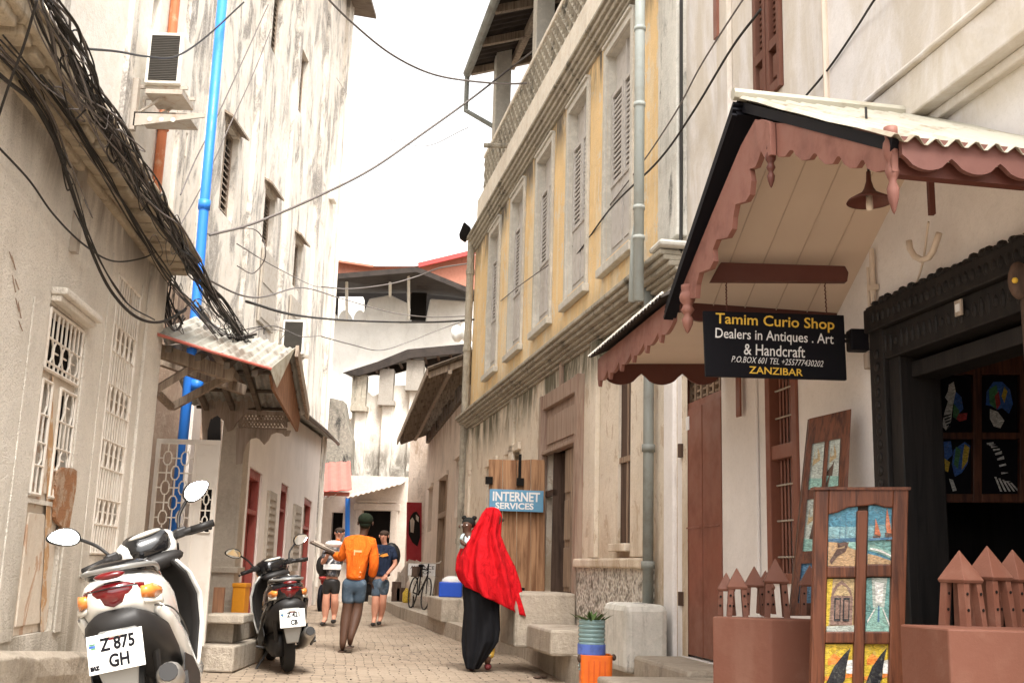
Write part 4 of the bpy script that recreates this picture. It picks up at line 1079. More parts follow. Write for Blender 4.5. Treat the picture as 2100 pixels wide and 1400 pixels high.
# cream ceiling boards under both slopes
m = MB(); dz = V((0, 0, -.09)); ii = inward*.07
m.poly([apex+dz+ii, AW+dz, fw2+dz*.8, fc+dz*.8+ii]); m.poly([apex+dz+ii, nc+dz*.8+ii, nw+dz*.8, AW+dz]); m.build('ceiling_board', M['cream_board'], SP)
for nm_, A_, B_, C_2, D_2 in (('a', apex, fc, AW, fw2), ('b', apex, nc, AW, nw)):
    m = MB()
    for t in (.2, .4, .6, .8):
        p = A_.lerp(C_2, t)+dz*1.04; q = B_.lerp(D_2, t)+dz*.86; beam(m, p, q, .006, .006)
    m.build('board_joint', M['joint'], SP)
# barge boards with cut edges, drawn on the gable plane
def gp(pts, off=0.0): return [WG.p(*WG.hit(x, y, off), off) for x, y in pts]
m = MB(); m.prism(gp([(1558, 250), (1834, 270), (1842, 318), (1842, 352), (1826, 350), (1806, 354), (1790, 347), (1783, 330), (1778, 330), (1768, 345), (1754, 346), (1742, 338), (1733, 322), (1728, 322), (1719, 337), (1703, 338), (1692, 328), (1684, 316), (1679, 316), (1670, 328), (1655, 330), (1642, 320), (1636, 309), (1630, 309), (1620, 322), (1606, 323), (1598, 314), (1592, 300), (1578, 300)], .0), WG.n*.025)
m.build('barge_board', M['pink'], SP)
m = MB()
pts = [(1560, 246), (1578, 252), (1576, 300), (1566, 330), (1560, 344), (1548, 348), (1552, 372), (1549, 400), (1540, 414), (1519, 420), (1514, 446), (1512, 470), (1502, 488), (1480, 492), (1472, 512), (1474, 536), (1466, 552), (1444, 560), (1438, 584), (1436, 612), (1404, 612), (1404, 600), (1470, 440), (1530, 300)]
m.prism(gp(pts, .0), WG.n*.03); m.build('barge_board', M['pink'], SP)
m = MB(); m.prism(gp([(1560, 250), (1572, 246), (1590, 252), (1592, 318), (1580, 326), (1566, 300)], .03), WG.n*.03); m.build('apex_board', M['pink'], SP)
def finial(o, h, r, mat):
    m = MB(); k = h/.45
    prof = [(.0, 0), (.012, .02), (.03, .08), (.036, .13), (.02, .17), (.03, .19), (.042, .22), (.03, .25), (.028, .27), (.045, .30), (.05, .34), (.045, .37), (.032, .39), (.04, .42), (.04, .45)]
    m.lathe([(a*r, (z)*k) for a, z in prof], o+V((0, 0, -h)), (0, 0, 1), 14); return m.build('finial', mat, SP, smooth=True)
finial(WG.p(*WG.hit(1826, 262, .01), .01), .36, .68, M['pink']); finial(WG.p(*WG.hit(1410, 585, .03), .03), .30, 1.0, M['pink']); finial(WG.p(*WG.hit(1580, 300, .04), .04), .22, .55, M['brownfret'])
def valance(parent, a, b, h, n, mat, t=.025, deep=.06, name='valance'):
    """scalloped board hanging from the line a-b"""
    a, b = V(a), V(b); d = b-a; P = [a]
    steps = n*10
    P.append(b)
    for i in range(steps, -1, -1):
        u = i/steps; ph = (u*n) % 1.0
        dd = deep*(abs(math.sin(math.pi*ph)))**.7 if .12 < ph < .88 else (deep*.3 if (.06 < ph < .94) else 0)
        P.append(a+d*u-V((0, 0, h+dd)))
    sd = d.cross(V((0, 0, 1))).normalized()
    m = MB(); m.prism(P, sd*t); return m.build(name, mat, parent)
valance(SP, nc+V((0, .0, -.0)), nw+V((0, 0, -.0)), .075, 5, M['shadepink'], deep=.055)
m = MB(); beam(m, nc+V((0, .06, -.10)), nw+V((0, .06, -.10)), .05, .07); m.build('wall_plate', M['brownfret'], SP)
valance(SP, fc+V((0, -.03, -.02)), fw2+V((0, -.03, -.02)), .07, 4, M['brownfret'], deep=.06)
# hanging beam
bY = 6.32
bm0, bm1 = at(1458, 575, bY), at(1738, 577, bY); bt = at(1600, 541, bY).z
m = MB(); m.prism([bm0, bm1+V((.0, 0, .0)), V((bm1.x+.01, bY, bt-.04)), V((bm1.x-.01, bY, bt)), V((bm0.x+.06, bY, bt)), V((bm0.x, bY, bm0.z))], (0, .06, 0)); m.build('cross_beam', M['brownfret'], SP, bevel=.005)
m = MB(); p = at(1912, 362, 4.6); q = at(1914, 438, 4.6); m.obox(q+V((-.012, 0, 0)), (.024, 0, 0), (0, .03, 0), (0, 0, p.z-q.z+.05)); m.build('hanging_strip', M['brownfret'], SP)
# second, further stretch of eaves over the maroon door
f2 = atz(1232, 742, EZ-.03)
f1_ = fc+V((0, .06, 0))
S2 = thing('door_canopy', ((f1_.x+f2.x)/2, (f1_.y+f2.y)/2, 0), 'low corrugated canopy with pink scalloped edge over the maroon door', 'canopy')
w1_, w2_ = wallpt(f1_), V((WY.p(f2.y, 0).x if f2.y > 10.1 else wallpt(f2).x, f2.y, EZ))
m = MB(); up_ = V((0, 0, .55)); o_ = WG.n*.10
m.corr(f2+o_+V((0, 0, .03)), f1_-f2, (w1_-f1_)-o_+up_, (0, 0, 1), .085, .016, 1); m.build('roof_sheet', M['blackroof'], S2, solid=.004)
m = MB(); m.poly([f1_+V((0, 0, -.02)), f2+V((0, 0, -.02)), w2_+V((0, 0, -.02)), w1_+V((0, 0, -.02))]); m.build('ceiling_board', M['cream_board'], S2)
P = [f1_+V((0, 0, .02)), f2+V((0, 0, .02))]
sp_ = 6
for i in range(sp_*12, -1, -1):
    u = i/(sp_*12); ph = (u*sp_) % 1.0; bg = .08+.10*(1-u)*0
    P.append(f1_.lerp(f2, u)-V((0, 0, .13+.05*math.sin(math.pi*ph)+(.06 if ph > .82 else 0))))
m = MB(); m.prism(P, WG.n*.025); m.build('valance', M['pink'], S2)
valance(S2, f2+V((0, .0, -.0)), w2_+V((0, .0, 0)), .10, 3, M['brownfret'], deep=.09)
m = MB()
for i in range(60):
    q = (f2+o_+V((0, 0, .045))).lerp(f1_+o_+V((0, 0, .045)), i/59); m.box(q, (.015, .012, .012))
m.build('sheet_edge', M['ac'], S2)

# lamp
lc = at(1783, 410, 4.75)
LT = thing('pendant_lamp', lc, 'dark red funnel-shaped lamp hanging under the shop porch gable', 'lamp')
m = MB(); m.lathe([(.0, .135), (.010, .135), (.012, .09), (.022, .055), (.034, .035), (.095, .0), (.102, -.012), (.096, -.006), (.03, .025), (0, .03)], lc, (0, 0, 1), 24); m.build('lamp_shade', M['brownfret'], LT, smooth=True)
m = MB(); m.lathe([(.0, .02), (.014, .02), (.016, -.03), (.014, -.05), (0, -.052)], lc, (0, 0, 1), 12); m.build('bulb', M['white_tube'], LT, smooth=True)
m = MB(); m.tube([lc+V((0, 0, .12)), lc+V((0, 0, .45))], .006, 6); m.build('cord', M['cable'], LT)

# shop sign
Ys = 6.36
TS = thing('sign_board', at(1590, 775, Ys), 'black hand-painted shop sign with yellow and white lettering hanging from the porch beam', 'sign')
m = MB(); m.prism([at(1442, 637, Ys), at(1731, 646, Ys), at(1737, 779, Ys), at(1447, 771, Ys)], (0, .03, 0)); m.build('board', M['signblack'], TS, bevel=.004)
tl = -.025
lettering(TS, 'Tamim Curio Shop', 1589, 662, Ys, 30, 250, M['yellow'], bold=.012, tilt=tl)
lettering(TS, 'Dealers in Antiques . Art', 1588, 692, Ys, 28, 248, M['white'], bold=.006, tilt=tl)
lettering(TS, '& Handcraft', 1588, 719, Ys, 24, 128, M['white'], bold=.006, tilt=tl)
lettering(TS, 'P.O.BOX 601 TEL +255777430202', 1594, 741, Ys, 13, 192, M['white'], shear=.3, tilt=tl)
lettering(TS, 'ZANZIBAR', 1591, 761, Ys, 15, 112, M['yellow'], bold=.012, tilt=tl)
for x0_, x1_, y0_ in ((1488, 1489, 636), (1690, 1694, 644)):
    m = MB(); a, b = at(x0_, 578, Ys+.01), at(x1_, y0_, Ys+.01)
    for i in range(8):
        c = a.lerp(b, (i+.5)/8); m.tube([c+V((0, 0, .018)), c+V((.006, .004*(i % 2), 0)), c-V((0, 0, .018))], .004, 5)
    m.build('chain', M['brownfret'], TS)

# ---------------------------------------------------------------- low terracotta walls and their pointed pegs
def peg(loc, s, rz, label):
    T = thing('pointed_peg', loc, label, 'peg', 'pyramid-capped pegs on the low terracotta walls')
    R = Matrix.Translation(loc)@Matrix.Rotation(rz, 4, 'Z')
    m = MB(); w, h = s*.5, s*1.42
    m.add([(-w, -w, h), (w, -w, h), (w, w, h), (-w, w, h), (0, 0, h+s*.95), (-w*.92, -w*.92, h-.012), (w*.92, -w*.92, h-.012), (w*.92, w*.92, h-.012), (-w*.92, w*.92, h-.012)],
          [(0, 1, 4), (1, 2, 4), (2, 3, 4), (3, 0, 4), (0, 5, 6, 1), (1, 6, 7, 2), (2, 7, 8, 3), (3, 8, 5, 0), (8, 7, 6, 5)])
    m.xf(R); m.build('pyramid_cap', M['terra'], T, bevel=.002)
    for sx_, sy_ in ((-1, -1), (1, -1), (1, 1), (-1, 1)):
        m = MB(); a = w*.62; b = w*.80
        m.loft([[V((sx_*b+dx*w*.24, sy_*b+dy*w*.24, -.004)) for dx, dy in ((-1, -1), (1, -1), (1, 1), (-1, 1))], [V((sx_*a+dx*w*.24, sy_*a+dy*w*.24, h-.01)) for dx, dy in ((-1, -1), (1, -1), (1, 1), (-1, 1))]])
        m.xf(R); lo = m.build('slat', M['terra'], T)
        m = MB()
        for zz in (.35, .7): m.lathe([(0, 0), (.006, 0), (.006, .003), (0, .003)], (sx_*(b+(a-b)*zz), sy_*(b+(a-b)*zz)-w*.24-.001, h*zz), (0, -1, 0), 8)
        m.xf(R); m.build('peg_hole', M['dark'], lo)
zt = .965
c1n = atz(1580, 1268, zt); c1f = atz(1460, 1262, zt)
dirv = (c1f-c1n); dirv.z = 0; wn = V((1, .12, 0)).normalized()
def lowwall(cn, d, wdir, wid, zt, label):
    m = MB(); m.obox(V((cn.x, cn.y, 0)), d, wdir*wid, V((0, 0, zt)))
    return tag(m.build('low_wall', M['terra'], bevel=.008), label, 'wall')
lowwall(c1n, dirv, wn, .40, zt, 'low terracotta wall with crowded pegs beside the maroon door')
for i, (px_, py_, s) in enumerate(((1490, 1262, .092), (1512, 1265, .102), (1548, 1262, .108), (1571, 1259, .10), (1592, 1266, .125), (1663, 1262, .115))):
    q = atz(px_, py_-3, zt); peg(V((q.x, q.y+.0, zt)), s, -.15, ['leftmost peg on the low wall, near the maroon door', 'second peg from the maroon door on the low wall', 'middle peg of the crowded low wall', 'peg half hidden between two others on the crowded low wall', 'largest peg at the near corner of the crowded low wall', 'peg standing alone by the edge of the painted door panel'][i])
c2 = atz(1945, 1288, 1.0)
lowwall(c2, V((-.08, .28, 0)), V((1, .10, 0)).normalized(), 1.2, 1.0, 'nearest low terracotta wall at the right edge')
for px_, s, lb in ((1990, .124, 'first peg from the left on the nearest low wall'), (2049, .134, 'middle peg on the nearest low wall'), (2102, .13, 'peg cut by the right edge of the view')):
    q = atz(px_, 1284, 1.0); peg(V((q.x, q.y+.07, 1.0)), s, .55, lb)

# ---------------------------------------------------------------- painted door panels
def brushed(name, c):
    N = NT(name); a = N.noise((1, 1, 2.6), 26, 6, .7, 2.0); b = N.noise((1, 1, .7), 60, 4, .7, 1.0)
    col = N.mix(N.ramp(a, .35, .68), tuple(x*.50 for x in c[:3])+(1,), tuple(min(1, x*1.35+.02) for x in c[:3])+(1,))
    col = N.mix(N.mul(N.ramp(b, .5, .75), .35), col, (.38, .36, .28, 1))
    N.bump(a, .3, .01); return N.out(col, .38, 0, .4)
C = lambda n, c, **k: M.setdefault('p_'+n, brushed('painting_'+n, c))
C('sky', L(.07, .24, .34)); C('sky2', L(.22, .40, .44)); C('sea', L(.06, .16, .27)); C('surf', L(.24, .42, .36)); C('sand', L(.46, .29, .15)); C('boat', L(.10, .05, .035)); C('sail', L(.55, .16, .07))
C('tan', L(.42, .30, .15)); C('arch', L(.22, .13, .10)); C('teal', L(.14, .30, .28)); C('pale', L(.42, .45, .40)); C('ylw', L(.62, .42, .03)); C('org', L(.80, .22, .03)); C('blk', L(.012, .012, .016)); C('wht', L(.72, .70, .66)); C('grn', L(.06, .22, .08)); C('red', L(.45, .03, .03)); C('blu', L(.03, .12, .42))
P1 = 5.12
def art(parent, pts, Y, layer, mat, t=.0012):
    m = MB(); m.prism([at(x, y, Y)+V((0, -.0015*layer, 0)) for x, y in pts], (0, t, 0)); return m.build('painted_shape', M['p_'+mat], parent)
DP = thing('painted_door_panel', at(1765, 1420, P1), 'carved wooden door panel with six bright paintings, boats and sails, leaning by the low wall', 'painted panel')
def fb(m, xa, ya, xb, yb, Y, t, sk=0.0):
    """box between pixel rows, skewed as the panel leans"""
    f = lambda x, y: at(x+(1200-y)*.026, y, Y)
    m.prism([f(xa, ya), f(xb, ya), f(xb, yb), f(xa, yb)], (0, t, 0))
lx = lambda x, y: (x+(1200-y)*.026, y)
m = MB(); fb(m, 1668, 1004, 1696, 1460, P1, .04); fb(m, 1828, 1001, 1859, 1460, P1, .04); fb(m, 1755, 1046, 1777, 1460, P1, .035)
m.prism([at(*lx(x, y), P1+.001) for x, y in [(1696, 1004), (1828, 1001), (1828, 1040), (1812, 1040), (1790, 1033), (1777, 1036), (1755, 1038), (1735, 1040), (1715, 1050), (1696, 1054)]], (0, .036, 0))
fb(m, 1696, 1160, 1755, 1184, P1, .035); fb(m, 1777, 1156, 1828, 1182, P1, .035); fb(m, 1696, 1294, 1755, 1318, P1, .035); fb(m, 1777, 1294, 1828, 1320, P1, .035); fb(m, 1696, 1440, 1828, 1460, P1, .035)
frm = m.build('frame', M['framewood'], DP, bevel=.006)
m = MB(); fb(m, 1664, 998, 1863, 1004, P1-.01, .06); m.build('top_rail', M['framewood'], DP)
m = MB(); fb(m, 1680, 1010, 1850, 1460, P1+.042, .01); m.build('back_board', M['darkbrown'], DP)
PA = P1+.022
def pane(name, box, base, shapes):
    xa, ya, xb, yb = box
    q = lambda u, v: lx(xa+(xb-xa)*u, ya+(yb-ya)*v)
    m = MB(); m.prism([at(*q(u, v), PA) for u, v in ((0, 0), (1, 0), (1, 1), (0, 1))], (0, .01, 0)); o = m.build(name, M['p_'+base], DP)
    for i, (mt, pts) in enumerate(shapes): art(o, [q(u, v) for u, v in pts], PA, 1+i, mt)
pane('painting', (1696, 1036, 1755, 1160), 'sky', [('sky2', [(0, .35), (1, .35), (1, .55), (0, .55)]), ('sea', [(0, .55), (1, .53), (1, .60), (0, .60)]), ('sand', [(0, .60), (.5, .62), (1, .72), (1, 1), (0, 1)]), ('surf', [(.55, .60), (1, .60), (1, .74), (.75, .70)]),
    ('boat', [(.05, .92), (.3, .72), (.55, .70), (.62, .62), (.72, .60), (.6, .76), (.32, .84), (.12, .97)]), ('boat', [(.30, .62), (.62, .60), (.66, .64), (.34, .70)]), ('sea', [(.37, .2), (.385, .2), (.39, .62), (.375, .62)]), ('sea', [(.57, .12), (.585, .12), (.59, .60), (.575, .60)])])
pane('painting', (1777, 1036, 1828, 1156), 'sky', [('sky2', [(0, .35), (1, .30), (1, .56), (0, .56)]), ('teal', [(0, .56), (1, .54), (1, .78), (0, .72)]), ('surf', [(0, .66), (.4, .70), (1, .80), (1, .92), (.5, .82), (0, .76)]), ('sand', [(0, .82), (.4, .86), (1, .95), (1, 1), (0, 1)]), ('wht', [(.1, .72), (.5, .75), (1, .86), (1, .89), (.5, .79), (.1, .75)]),
    ('sail', [(.72, .04), (.80, .2), (.95, .5), (.74, .48), (.68, .3)]), ('boat', [(.66, .46), (.98, .48), (.94, .60), (.70, .60)]), ('sail', [(.26, .22), (.36, .34), (.50, .52), (.24, .50)]), ('boat', [(.16, .52), (.48, .52), (.44, .58), (.2, .58)]), ('sea', [(0, .56), (1, .54), (1, .58), (0, .60)])])
pane('painting', (1696, 1186, 1755, 1294), 'tan', [('ylw', [(0, 0), (.2, 0), (.08, .9), (0, .9)]), ('arch', [(.14, .88), (.14, .35), (.22, .18), (.38, .08), (.5, .03), (.62, .08), (.80, .18), (.90, .36), (.90, .88)]), ('tan', [(.22, .32), (.36, .16), (.5, .11), (.66, .16), (.82, .32)]), ('blk', [(.26, .36), (.48, .36), (.48, .80), (.26, .80)]), ('arch', [(.30, .40), (.44, .40), (.44, .76), (.30, .76)]), ('blk', [(.56, .36), (.78, .36), (.78, .80), (.56, .80)]), ('arch', [(.60, .40), (.74, .40), (.74, .76), (.60, .76)]), ('pale', [(.0, .90), (1, .88), (1, 1), (0, 1)])])
pane('painting', (1777, 1184, 1828, 1294), 'teal', [('pale', [(.2, 0), (.82, 0), (.74, .55), (.28, .55)]), ('wht', [(.34, .08), (.68, .1), (.64, .46), (.38, .46)]), ('surf', [(.0, .95), (.3, .55), (.72, .55), (1, .95), (1, 1), (0, 1)]), ('sea', [(.47, .52), (.53, .52), (.54, .82), (.46, .82)]), ('wht', [(.04, .80), (.34, .56), (.36, .58), (.06, .84)]), ('wht', [(.66, .56), (.95, .86), (.93, .9), (.64, .58)])])
for (xa, xb) in ((1696, 1755), (1777, 1828)):
    pane('painting', (xa, 1320, xb, 1440), 'ylw', [('org', [(.1, .25), (.3, .16), (.5, .22), (.8, .2), (.8, .3), (.1, .36)]), ('org', [(0, .55), (1, .50), (1, .56), (0, .62)]), ('wht', [(.72, .28), (.98, .26), (.98, .5), (.74, .5)]), ('blk', [(.0, .72), (.3, .38), (.62, .18), (.86, .06), (.80, .2), (.72, .42), (.70, .60), (.62, .66), (.3, .70)]), ('blk', [(0, .70), (.7, .68), (.62, .82), (.1, .84)])])

# second panel leaning behind, turned to the wall
D2 = thing('painted_door_panel', WR.p(6.75, .42, .3), 'narrower painted door panel with faded boat scenes leaning on the white wall behind', 'painted panel')
def p2(u, v, off=0.0):
    # u across (0 left, 1 right), v up 0..1
    a0, a1 = at(1620, 1262, 6.5), at(1728, 1262, 6.3); b0, b1 = at(1660, 858, 6.72), at(1746, 838, 6.48)
    A = a0.lerp(a1, u); B = b0.lerp(b1, u); return A.lerp(B, v)+V((0, off, 0))
def q2(m, u0, u1, v0, v1, o0, t): m.prism([p2(u0, v0, o0), p2(u1, v0, o0), p2(u1, v1, o0), p2(u0, v1, o0)], (0.005, t, 0))
m = MB(); q2(m, 0, .13, 0, 1, 0, .035); q2(m, .80, 1, 0, 1, 0, .035); q2(m, .13, .80, .86, 1, 0.001, .034); q2(m, .13, .80, .57, .62, .001, .034); q2(m, .13, .80, .25, .31, .001, .034); q2(m, .13, .8, 0, .06, .001, .034); q2(m, .44, .52, .06, .86, .002, .033)
m.build('frame', M['framewood'], D2)
m = MB(); q2(m, .0, 1, .0, 1, .04, .01); m.build('back_board', M['darkbrown'], D2)
for (u0, u1, v0, v1, dark_) in ((.13, .44, .62, .86, 0), (.52, .80, .62, .86, 0), (.13, .44, .31, .57, 0), (.52, .80, .31, .57, 0), (.13, .44, .06, .25, 1), (.52, .8, .06, .25, 1)):
    m = MB(); q2(m, u0, u1, v0, v1, .02, .01); o = m.build('painting', M['p_pale' if not dark_ else 'p_sea'], D2)
    if not dark_:
        m = MB(); uu = (u1-u0); vv = v1-v0
        m.prism([p2(u0+uu*a, v0+vv*b, .016) for a, b in ((.2, .5), (.45, .55), (.75, .6), (.72, .72), (.5, .9), (.55, .66), (.3, .64), (.32, .85))], (0, .002, 0)); m.build('painted_shape', M['p_tan'], o)
        m = MB(); m.prism([p2(u0+uu*a, v0+vv*b, .016) for a, b in ((0, 0), (1, 0), (1, .2), (0, .25))], (0, .002, 0)); m.build('painted_shape', M['p_surf'], o)

# paintings hanging in the dark shop
Pd = 6.9
D3 = thing('painted_door_panel', at(2010, 1030, Pd), 'dark framed panel of bird and zebra paintings hanging inside the shop doorway', 'painted panel')
def rc(m, xa, ya, xb, yb, Y, t): m.prism([at(xa, ya, Y), at(xb, ya, Y), at(xb, yb, Y), at(xa, yb, Y)], (0, t, 0))
m = MB(); rc(m, 1906, 722, 1926, 1030, Pd, .04); rc(m, 1996, 722, 2014, 1030, Pd, .04); rc(m, 2092, 722, 2112, 1030, Pd, .04)
for (y0, y1) in ((722, 768), (886, 900), (1012, 1030)):
    rc(m, 1926, y0, 1996, y1, Pd+.002, .036); rc(m, 2014, y0, 2092, y1, Pd+.002, .036)
m.build('frame', M['framewood'], D3, bevel=.004)
m = MB(); rc(m, 1906, 722, 2112, 1030, Pd+.05, .01); m.build('back_board', M['signblack'], D3)
def art3(pts, mt, ly=1):
    m = MB(); m.prism([at(x, y, Pd)+V((0, .048-.002*ly, 0)) for x, y in pts], (0, .0015, 0)); m.build('painted_shape', M['p_'+mt], D3)
art3([(1952, 786), (1962, 780), (1966, 800), (1960, 830), (1956, 862), (1946, 880), (1938, 872), (1942, 846), (1950, 820), (1944, 812), (1950, 800)], 'wht')
for k in range(5): art3([(1940+k*2, 850+k*6), (1956, 846+k*6), (1955, 849+k*6), (1941+k*2, 854+k*6)], 'blk', 2)
art3([(1966, 800), (1978, 812), (1982, 836), (1972, 846), (1962, 840), (1962, 820)], 'blu'); art3([(1962, 826), (1974, 840), (1968, 858), (1960, 852)], 'grn', 2); art3([(1972, 846), (1990, 844), (1988, 858), (1974, 862), (1966, 856)], 'red', 2)
art3([(2030, 800), (2044, 780), (2062, 780), (2078, 796), (2084, 826), (2076, 846), (2062, 834), (2052, 838), (2040, 830), (2028, 828)], 'blu'); art3([(2034, 796), (2050, 786), (2054, 812), (2048, 836), (2036, 826)], 'grn', 2); art3([(2046, 810), (2054, 800), (2058, 826), (2050, 838)], 'red', 3)
art3([(2036, 836), (2052, 842), (2066, 860), (2058, 876), (2044, 872), (2036, 856)], 'wht', 3); art3([(2066, 790), (2072, 800), (2066, 824), (2060, 810)], 'ylw', 3)
art3([(1938, 904), (1956, 902), (1960, 930), (1946, 944), (1938, 930)], 'blu'); art3([(1962, 920), (1984, 904), (1996, 912), (1990, 950), (1978, 968), (1964, 976), (1958, 950)], 'blu', 2); art3([(1984, 908), (1994, 916), (1990, 944), (1978, 962), (1980, 930)], 'ylw', 3); art3([(1940, 936), (1954, 946), (1950, 966), (1940, 962)], 'ylw', 2); art3([(1952, 980), (1960, 982), (1968, 1004), (1960, 1006)], 'wht', 2); art3([(1966, 914), (1976, 920), (1970, 960), (1962, 950)], 'grn', 3)
for k in range(9):
    a = k/8; x, y = 2030+34*a, 906+70*a*a+8*a
    art3([(x, y), (x+14, y-2+4*math.sin(k)), (x+15, y+1), (x+1, y+4)], 'wht', 1)
for k in range(5): art3([(2046+k*8, 976+k*3), (2050+k*8, 976+k*3), (2062+k*9, 1006), (2058+k*9, 1006)], 'wht', 1)
# carved figure mask at the top right corner of the doorway
m = MB(); s9 = WR.S(2090, 580, .12); p = WR.p(s9, WR.Z(2090, 575, .12), .12); m.ball(p, (.05, .04, .09), 12, 8); m.tube([p+V((.03, 0, -.05)), p+V((.03, 0, -1.6))], .028, 10); k0 = m.build('carved_post', M['darkbrown'], smooth=True)
tag(k0, 'dark carved post with a small yellow mark at the right end of the shop doorway', 'post')
m = MB(); m.ball(p+V((-.035, -.035, -.01)), .014, 8, 6); m.build('mark', M['yellow'], k0)
# ================================================================ far pink house (continues the yellow house line)
HI = building('pink_house', WI, 25, 'pinkish cream house with dark tiled overhanging eave beyond the yellow house', 'house')
holes = [WI.rect(899, 915, 988, 1140), WI.rect(934, 946, 945, 1060), WI.rect(878, 886, 1005, 1090)]
holes = [(a, b, max(c, .3) if i else .3, d) for i, (a, b, c, d) in enumerate(holes)]
m = MB(); holed(m, WI, 21.7, 31.6, -.1, 4.75, holes, 0, .22); wbox(m, WI, 21.8, 31.5, -.1, 4.7, -5, -.5)
m.build('wall', M['pinkwall'], HI)
for i, r in enumerate(holes):
    m = MB(); wbox(m, WI, r[0], r[1], r[2], r[3], -.22, -.14)
    if i == 0:
        wbox(m, WI, r[0], r[0]+.12, r[2], r[3], -.14, .02); wbox(m, WI, r[1]-.12, r[1], r[2], r[3], -.14, .02); wbox(m, WI, r[0]+.12, r[1]-.12, r[2]+2.0, r[2]+2.12, -.14, .02)
    m.build('door' if i == 0 else 'window', M['oldwood'] if i == 0 else M['greypaint'], HI)
    m = MB(); wbox(m, WI, r[0]-.12, r[1]+.12, r[3], r[3]+.10, 0, .06); m.build('hood', M['pinkwall'], HI)
m = MB(); A, B = WI.p(21.95, 5.05, .85), WI.p(31.2, 4.62, .9); C_, D_ = WI.p(31.2, 5.9, -2), WI.p(21.95, 6.3, -2)
m.corr(A, B-A, D_-A, (0, 0, 1), .22, .03, 1); m.build('tiled_roof', M['tile'], HI, solid=.05)
m = MB()
for k in range(20):
    s_ = 22.1+k*.47; z_ = 5.05-(s_-21.95)*.046; beam(m, WI.p(s_, z_-.10, .83), WI.p(s_, z_+.32, -.15), .05, .12)
beam(m, WI.p(21.95, 4.99, .86), WI.p(31.2, 4.56, .9), .03, .14); beam(m, WI.p(21.95, 5.02, .4), WI.p(31.2, 4.66, .4), .08, .08)
m.build('rafter', M['greywood'], HI)
m = MB()
for k in range(26):
    s_ = 22+k*.36; wbox(m, WI, s_, s_+.30, 4.58, 4.72+rnd.uniform(0, .25), -.05, .06+rnd.uniform(0, .05))
m.build('ragged_wall_top', M['tile'], HI, bevel=.02)
# end wall facing the street with the hanging cloth
E0 = at(826, 1230, 32.2); E1 = WI.p(31.6, 0, 0)
m = MB(); m.obox((E0.x, 32.2, 0), (E1.x-E0.x+.3, -.5, 0), (0, .4, 0), (0, 0, 5.1))
tag(m.build('end_wall', M['pinkwall']), 'cream wall behind the red hanging at the bend of the street', 'wall')
T = thing('wall_hanging', at(848, 1150, 31.4), 'red wall hanging with a dark painted figure group near the bend', 'hanging')
m = MB(); fpoly(m, [(833, 1150), (864, 1152), (865, 1030), (834, 1029)], 31.5, .03); m.build('cloth', paint('dark_red_cloth', L(.26, .015, .02), .8, .2), T)
m = MB(); fpoly(m, [(838, 1072), (842, 1058), (848, 1050), (854, 1048), (861, 1058), (862, 1100), (856, 1120), (846, 1112), (838, 1096)], 31.48, .01); m.build('figure', M['dark'], T)
m = MB(); fpoly(m, [(841, 1066), (846, 1060), (850, 1068), (848, 1092), (842, 1090)], 31.465, .01); fpoly(m, [(853, 1054), (859, 1060), (858, 1070), (853, 1064)], 31.465, .01); m.build('pale_figure', M['fret'], T)  # paler shapes of the painted figure

# ================================================================ shop at the bend
FY = 35.0
def fx(px, py=1100, Y=FY): return at(px, py, Y).x
def fz(py, px=760, Y=FY): return at(px, py, Y).z
def fbox(mb, xa, ya, xb, yb, Y, t, m=0):
    """box from two pixel corners at depth Y"""
    a, b = at((xa+xb)/2, ya, Y), at((xa+xb)/2, yb, Y); x0, x1 = at(xa, (ya+yb)/2, Y).x, at(xb, (ya+yb)/2, Y).x
    mb.obox((x0, Y, min(a.z, b.z)), (x1-x0, 0, 0), (0, t, 0), (0, 0, abs(a.z-b.z)), m)
FS = thing('corner_shop', (fx(760), FY, 0), 'low shop with a dark doorway and pale tin awning at the bend of the street', 'shop')
m = MB()
x0, xd0, xd1, x1 = fx(655), fx(741), fx(799), fx(835); zd = fz(1046)
xw0, xw1 = fx(678), fx(701)
for (a, b, c, d) in ((x0, xw0, -.1, 3.9), (xw0, xw1, -.1, .9), (xw0, xw1, fz(1052), 3.9), (xw1, xd0, -.1, 3.9), (xd1, x1, -.1, 3.9), (xd0, xd1, zd, 3.9)):
    m.obox((a, FY, c), (b-a, 0, 0), (0, .3, 0), (0, 0, d-c))
m.build('wall', M['farwall'], FS)
m = MB(); m.obox((x0, FY+.5, -.1), (x1-x0, 0, 0), (0, .1, 0), (0, 0, 4)); m.build('dark_doorway', M['dark'], FS)
m = MB()
for (a, b, c, d) in ((xd0-.22, xd0, .2, zd), (xd1, xd1+.22, .2, zd), (xd0-.3, xd1+.3, zd, zd+.22)): m.obox((a, FY-.06, c), (b-a, 0, 0), (0, .06, 0), (0, 0, d-c))
fbox(m, 730, 1026, 812, 1030, FY-.08, .08); m.build('door_surround', M['farwall'], FS, bevel=.02)
m = MB(); p, q = at(706, 1022, 33.6), at(822, 992, 33.6); m.corr(p, q-p, V((0, 1.5, .22)), (0, -.3, 1), .16, .02, 1); m.build('awning', M['farwall'], FS, solid=.02)
m = MB(); p, q = at(655, 1026, 33.4), at(690, 1014, 33.4); m.corr(p, q-p, V((0, 1.5, .5)), (0, -.3, 1), .16, .02, 1); m.build('awning', M['ac'], FS, solid=.02)
m = MB(); m.tube([at(712, 1150, 34.8), at(713, 1018, 34.8)], .075, 8); m.build('blue_post', M['blue_pipe'], FS)
m = MB(); p = at(655, 1008, 33.2); q = at(722, 1004, 33.2); r = at(716, 953, 35); s4 = at(655, 950, 35)
m.corr(p, q-p, s4-p, (0, -1, .4), .3, .03, 1); tag(m.build('awning_roof', M['coral'], solid=.02), 'coral red corrugated awning above the far shop', 'awning')
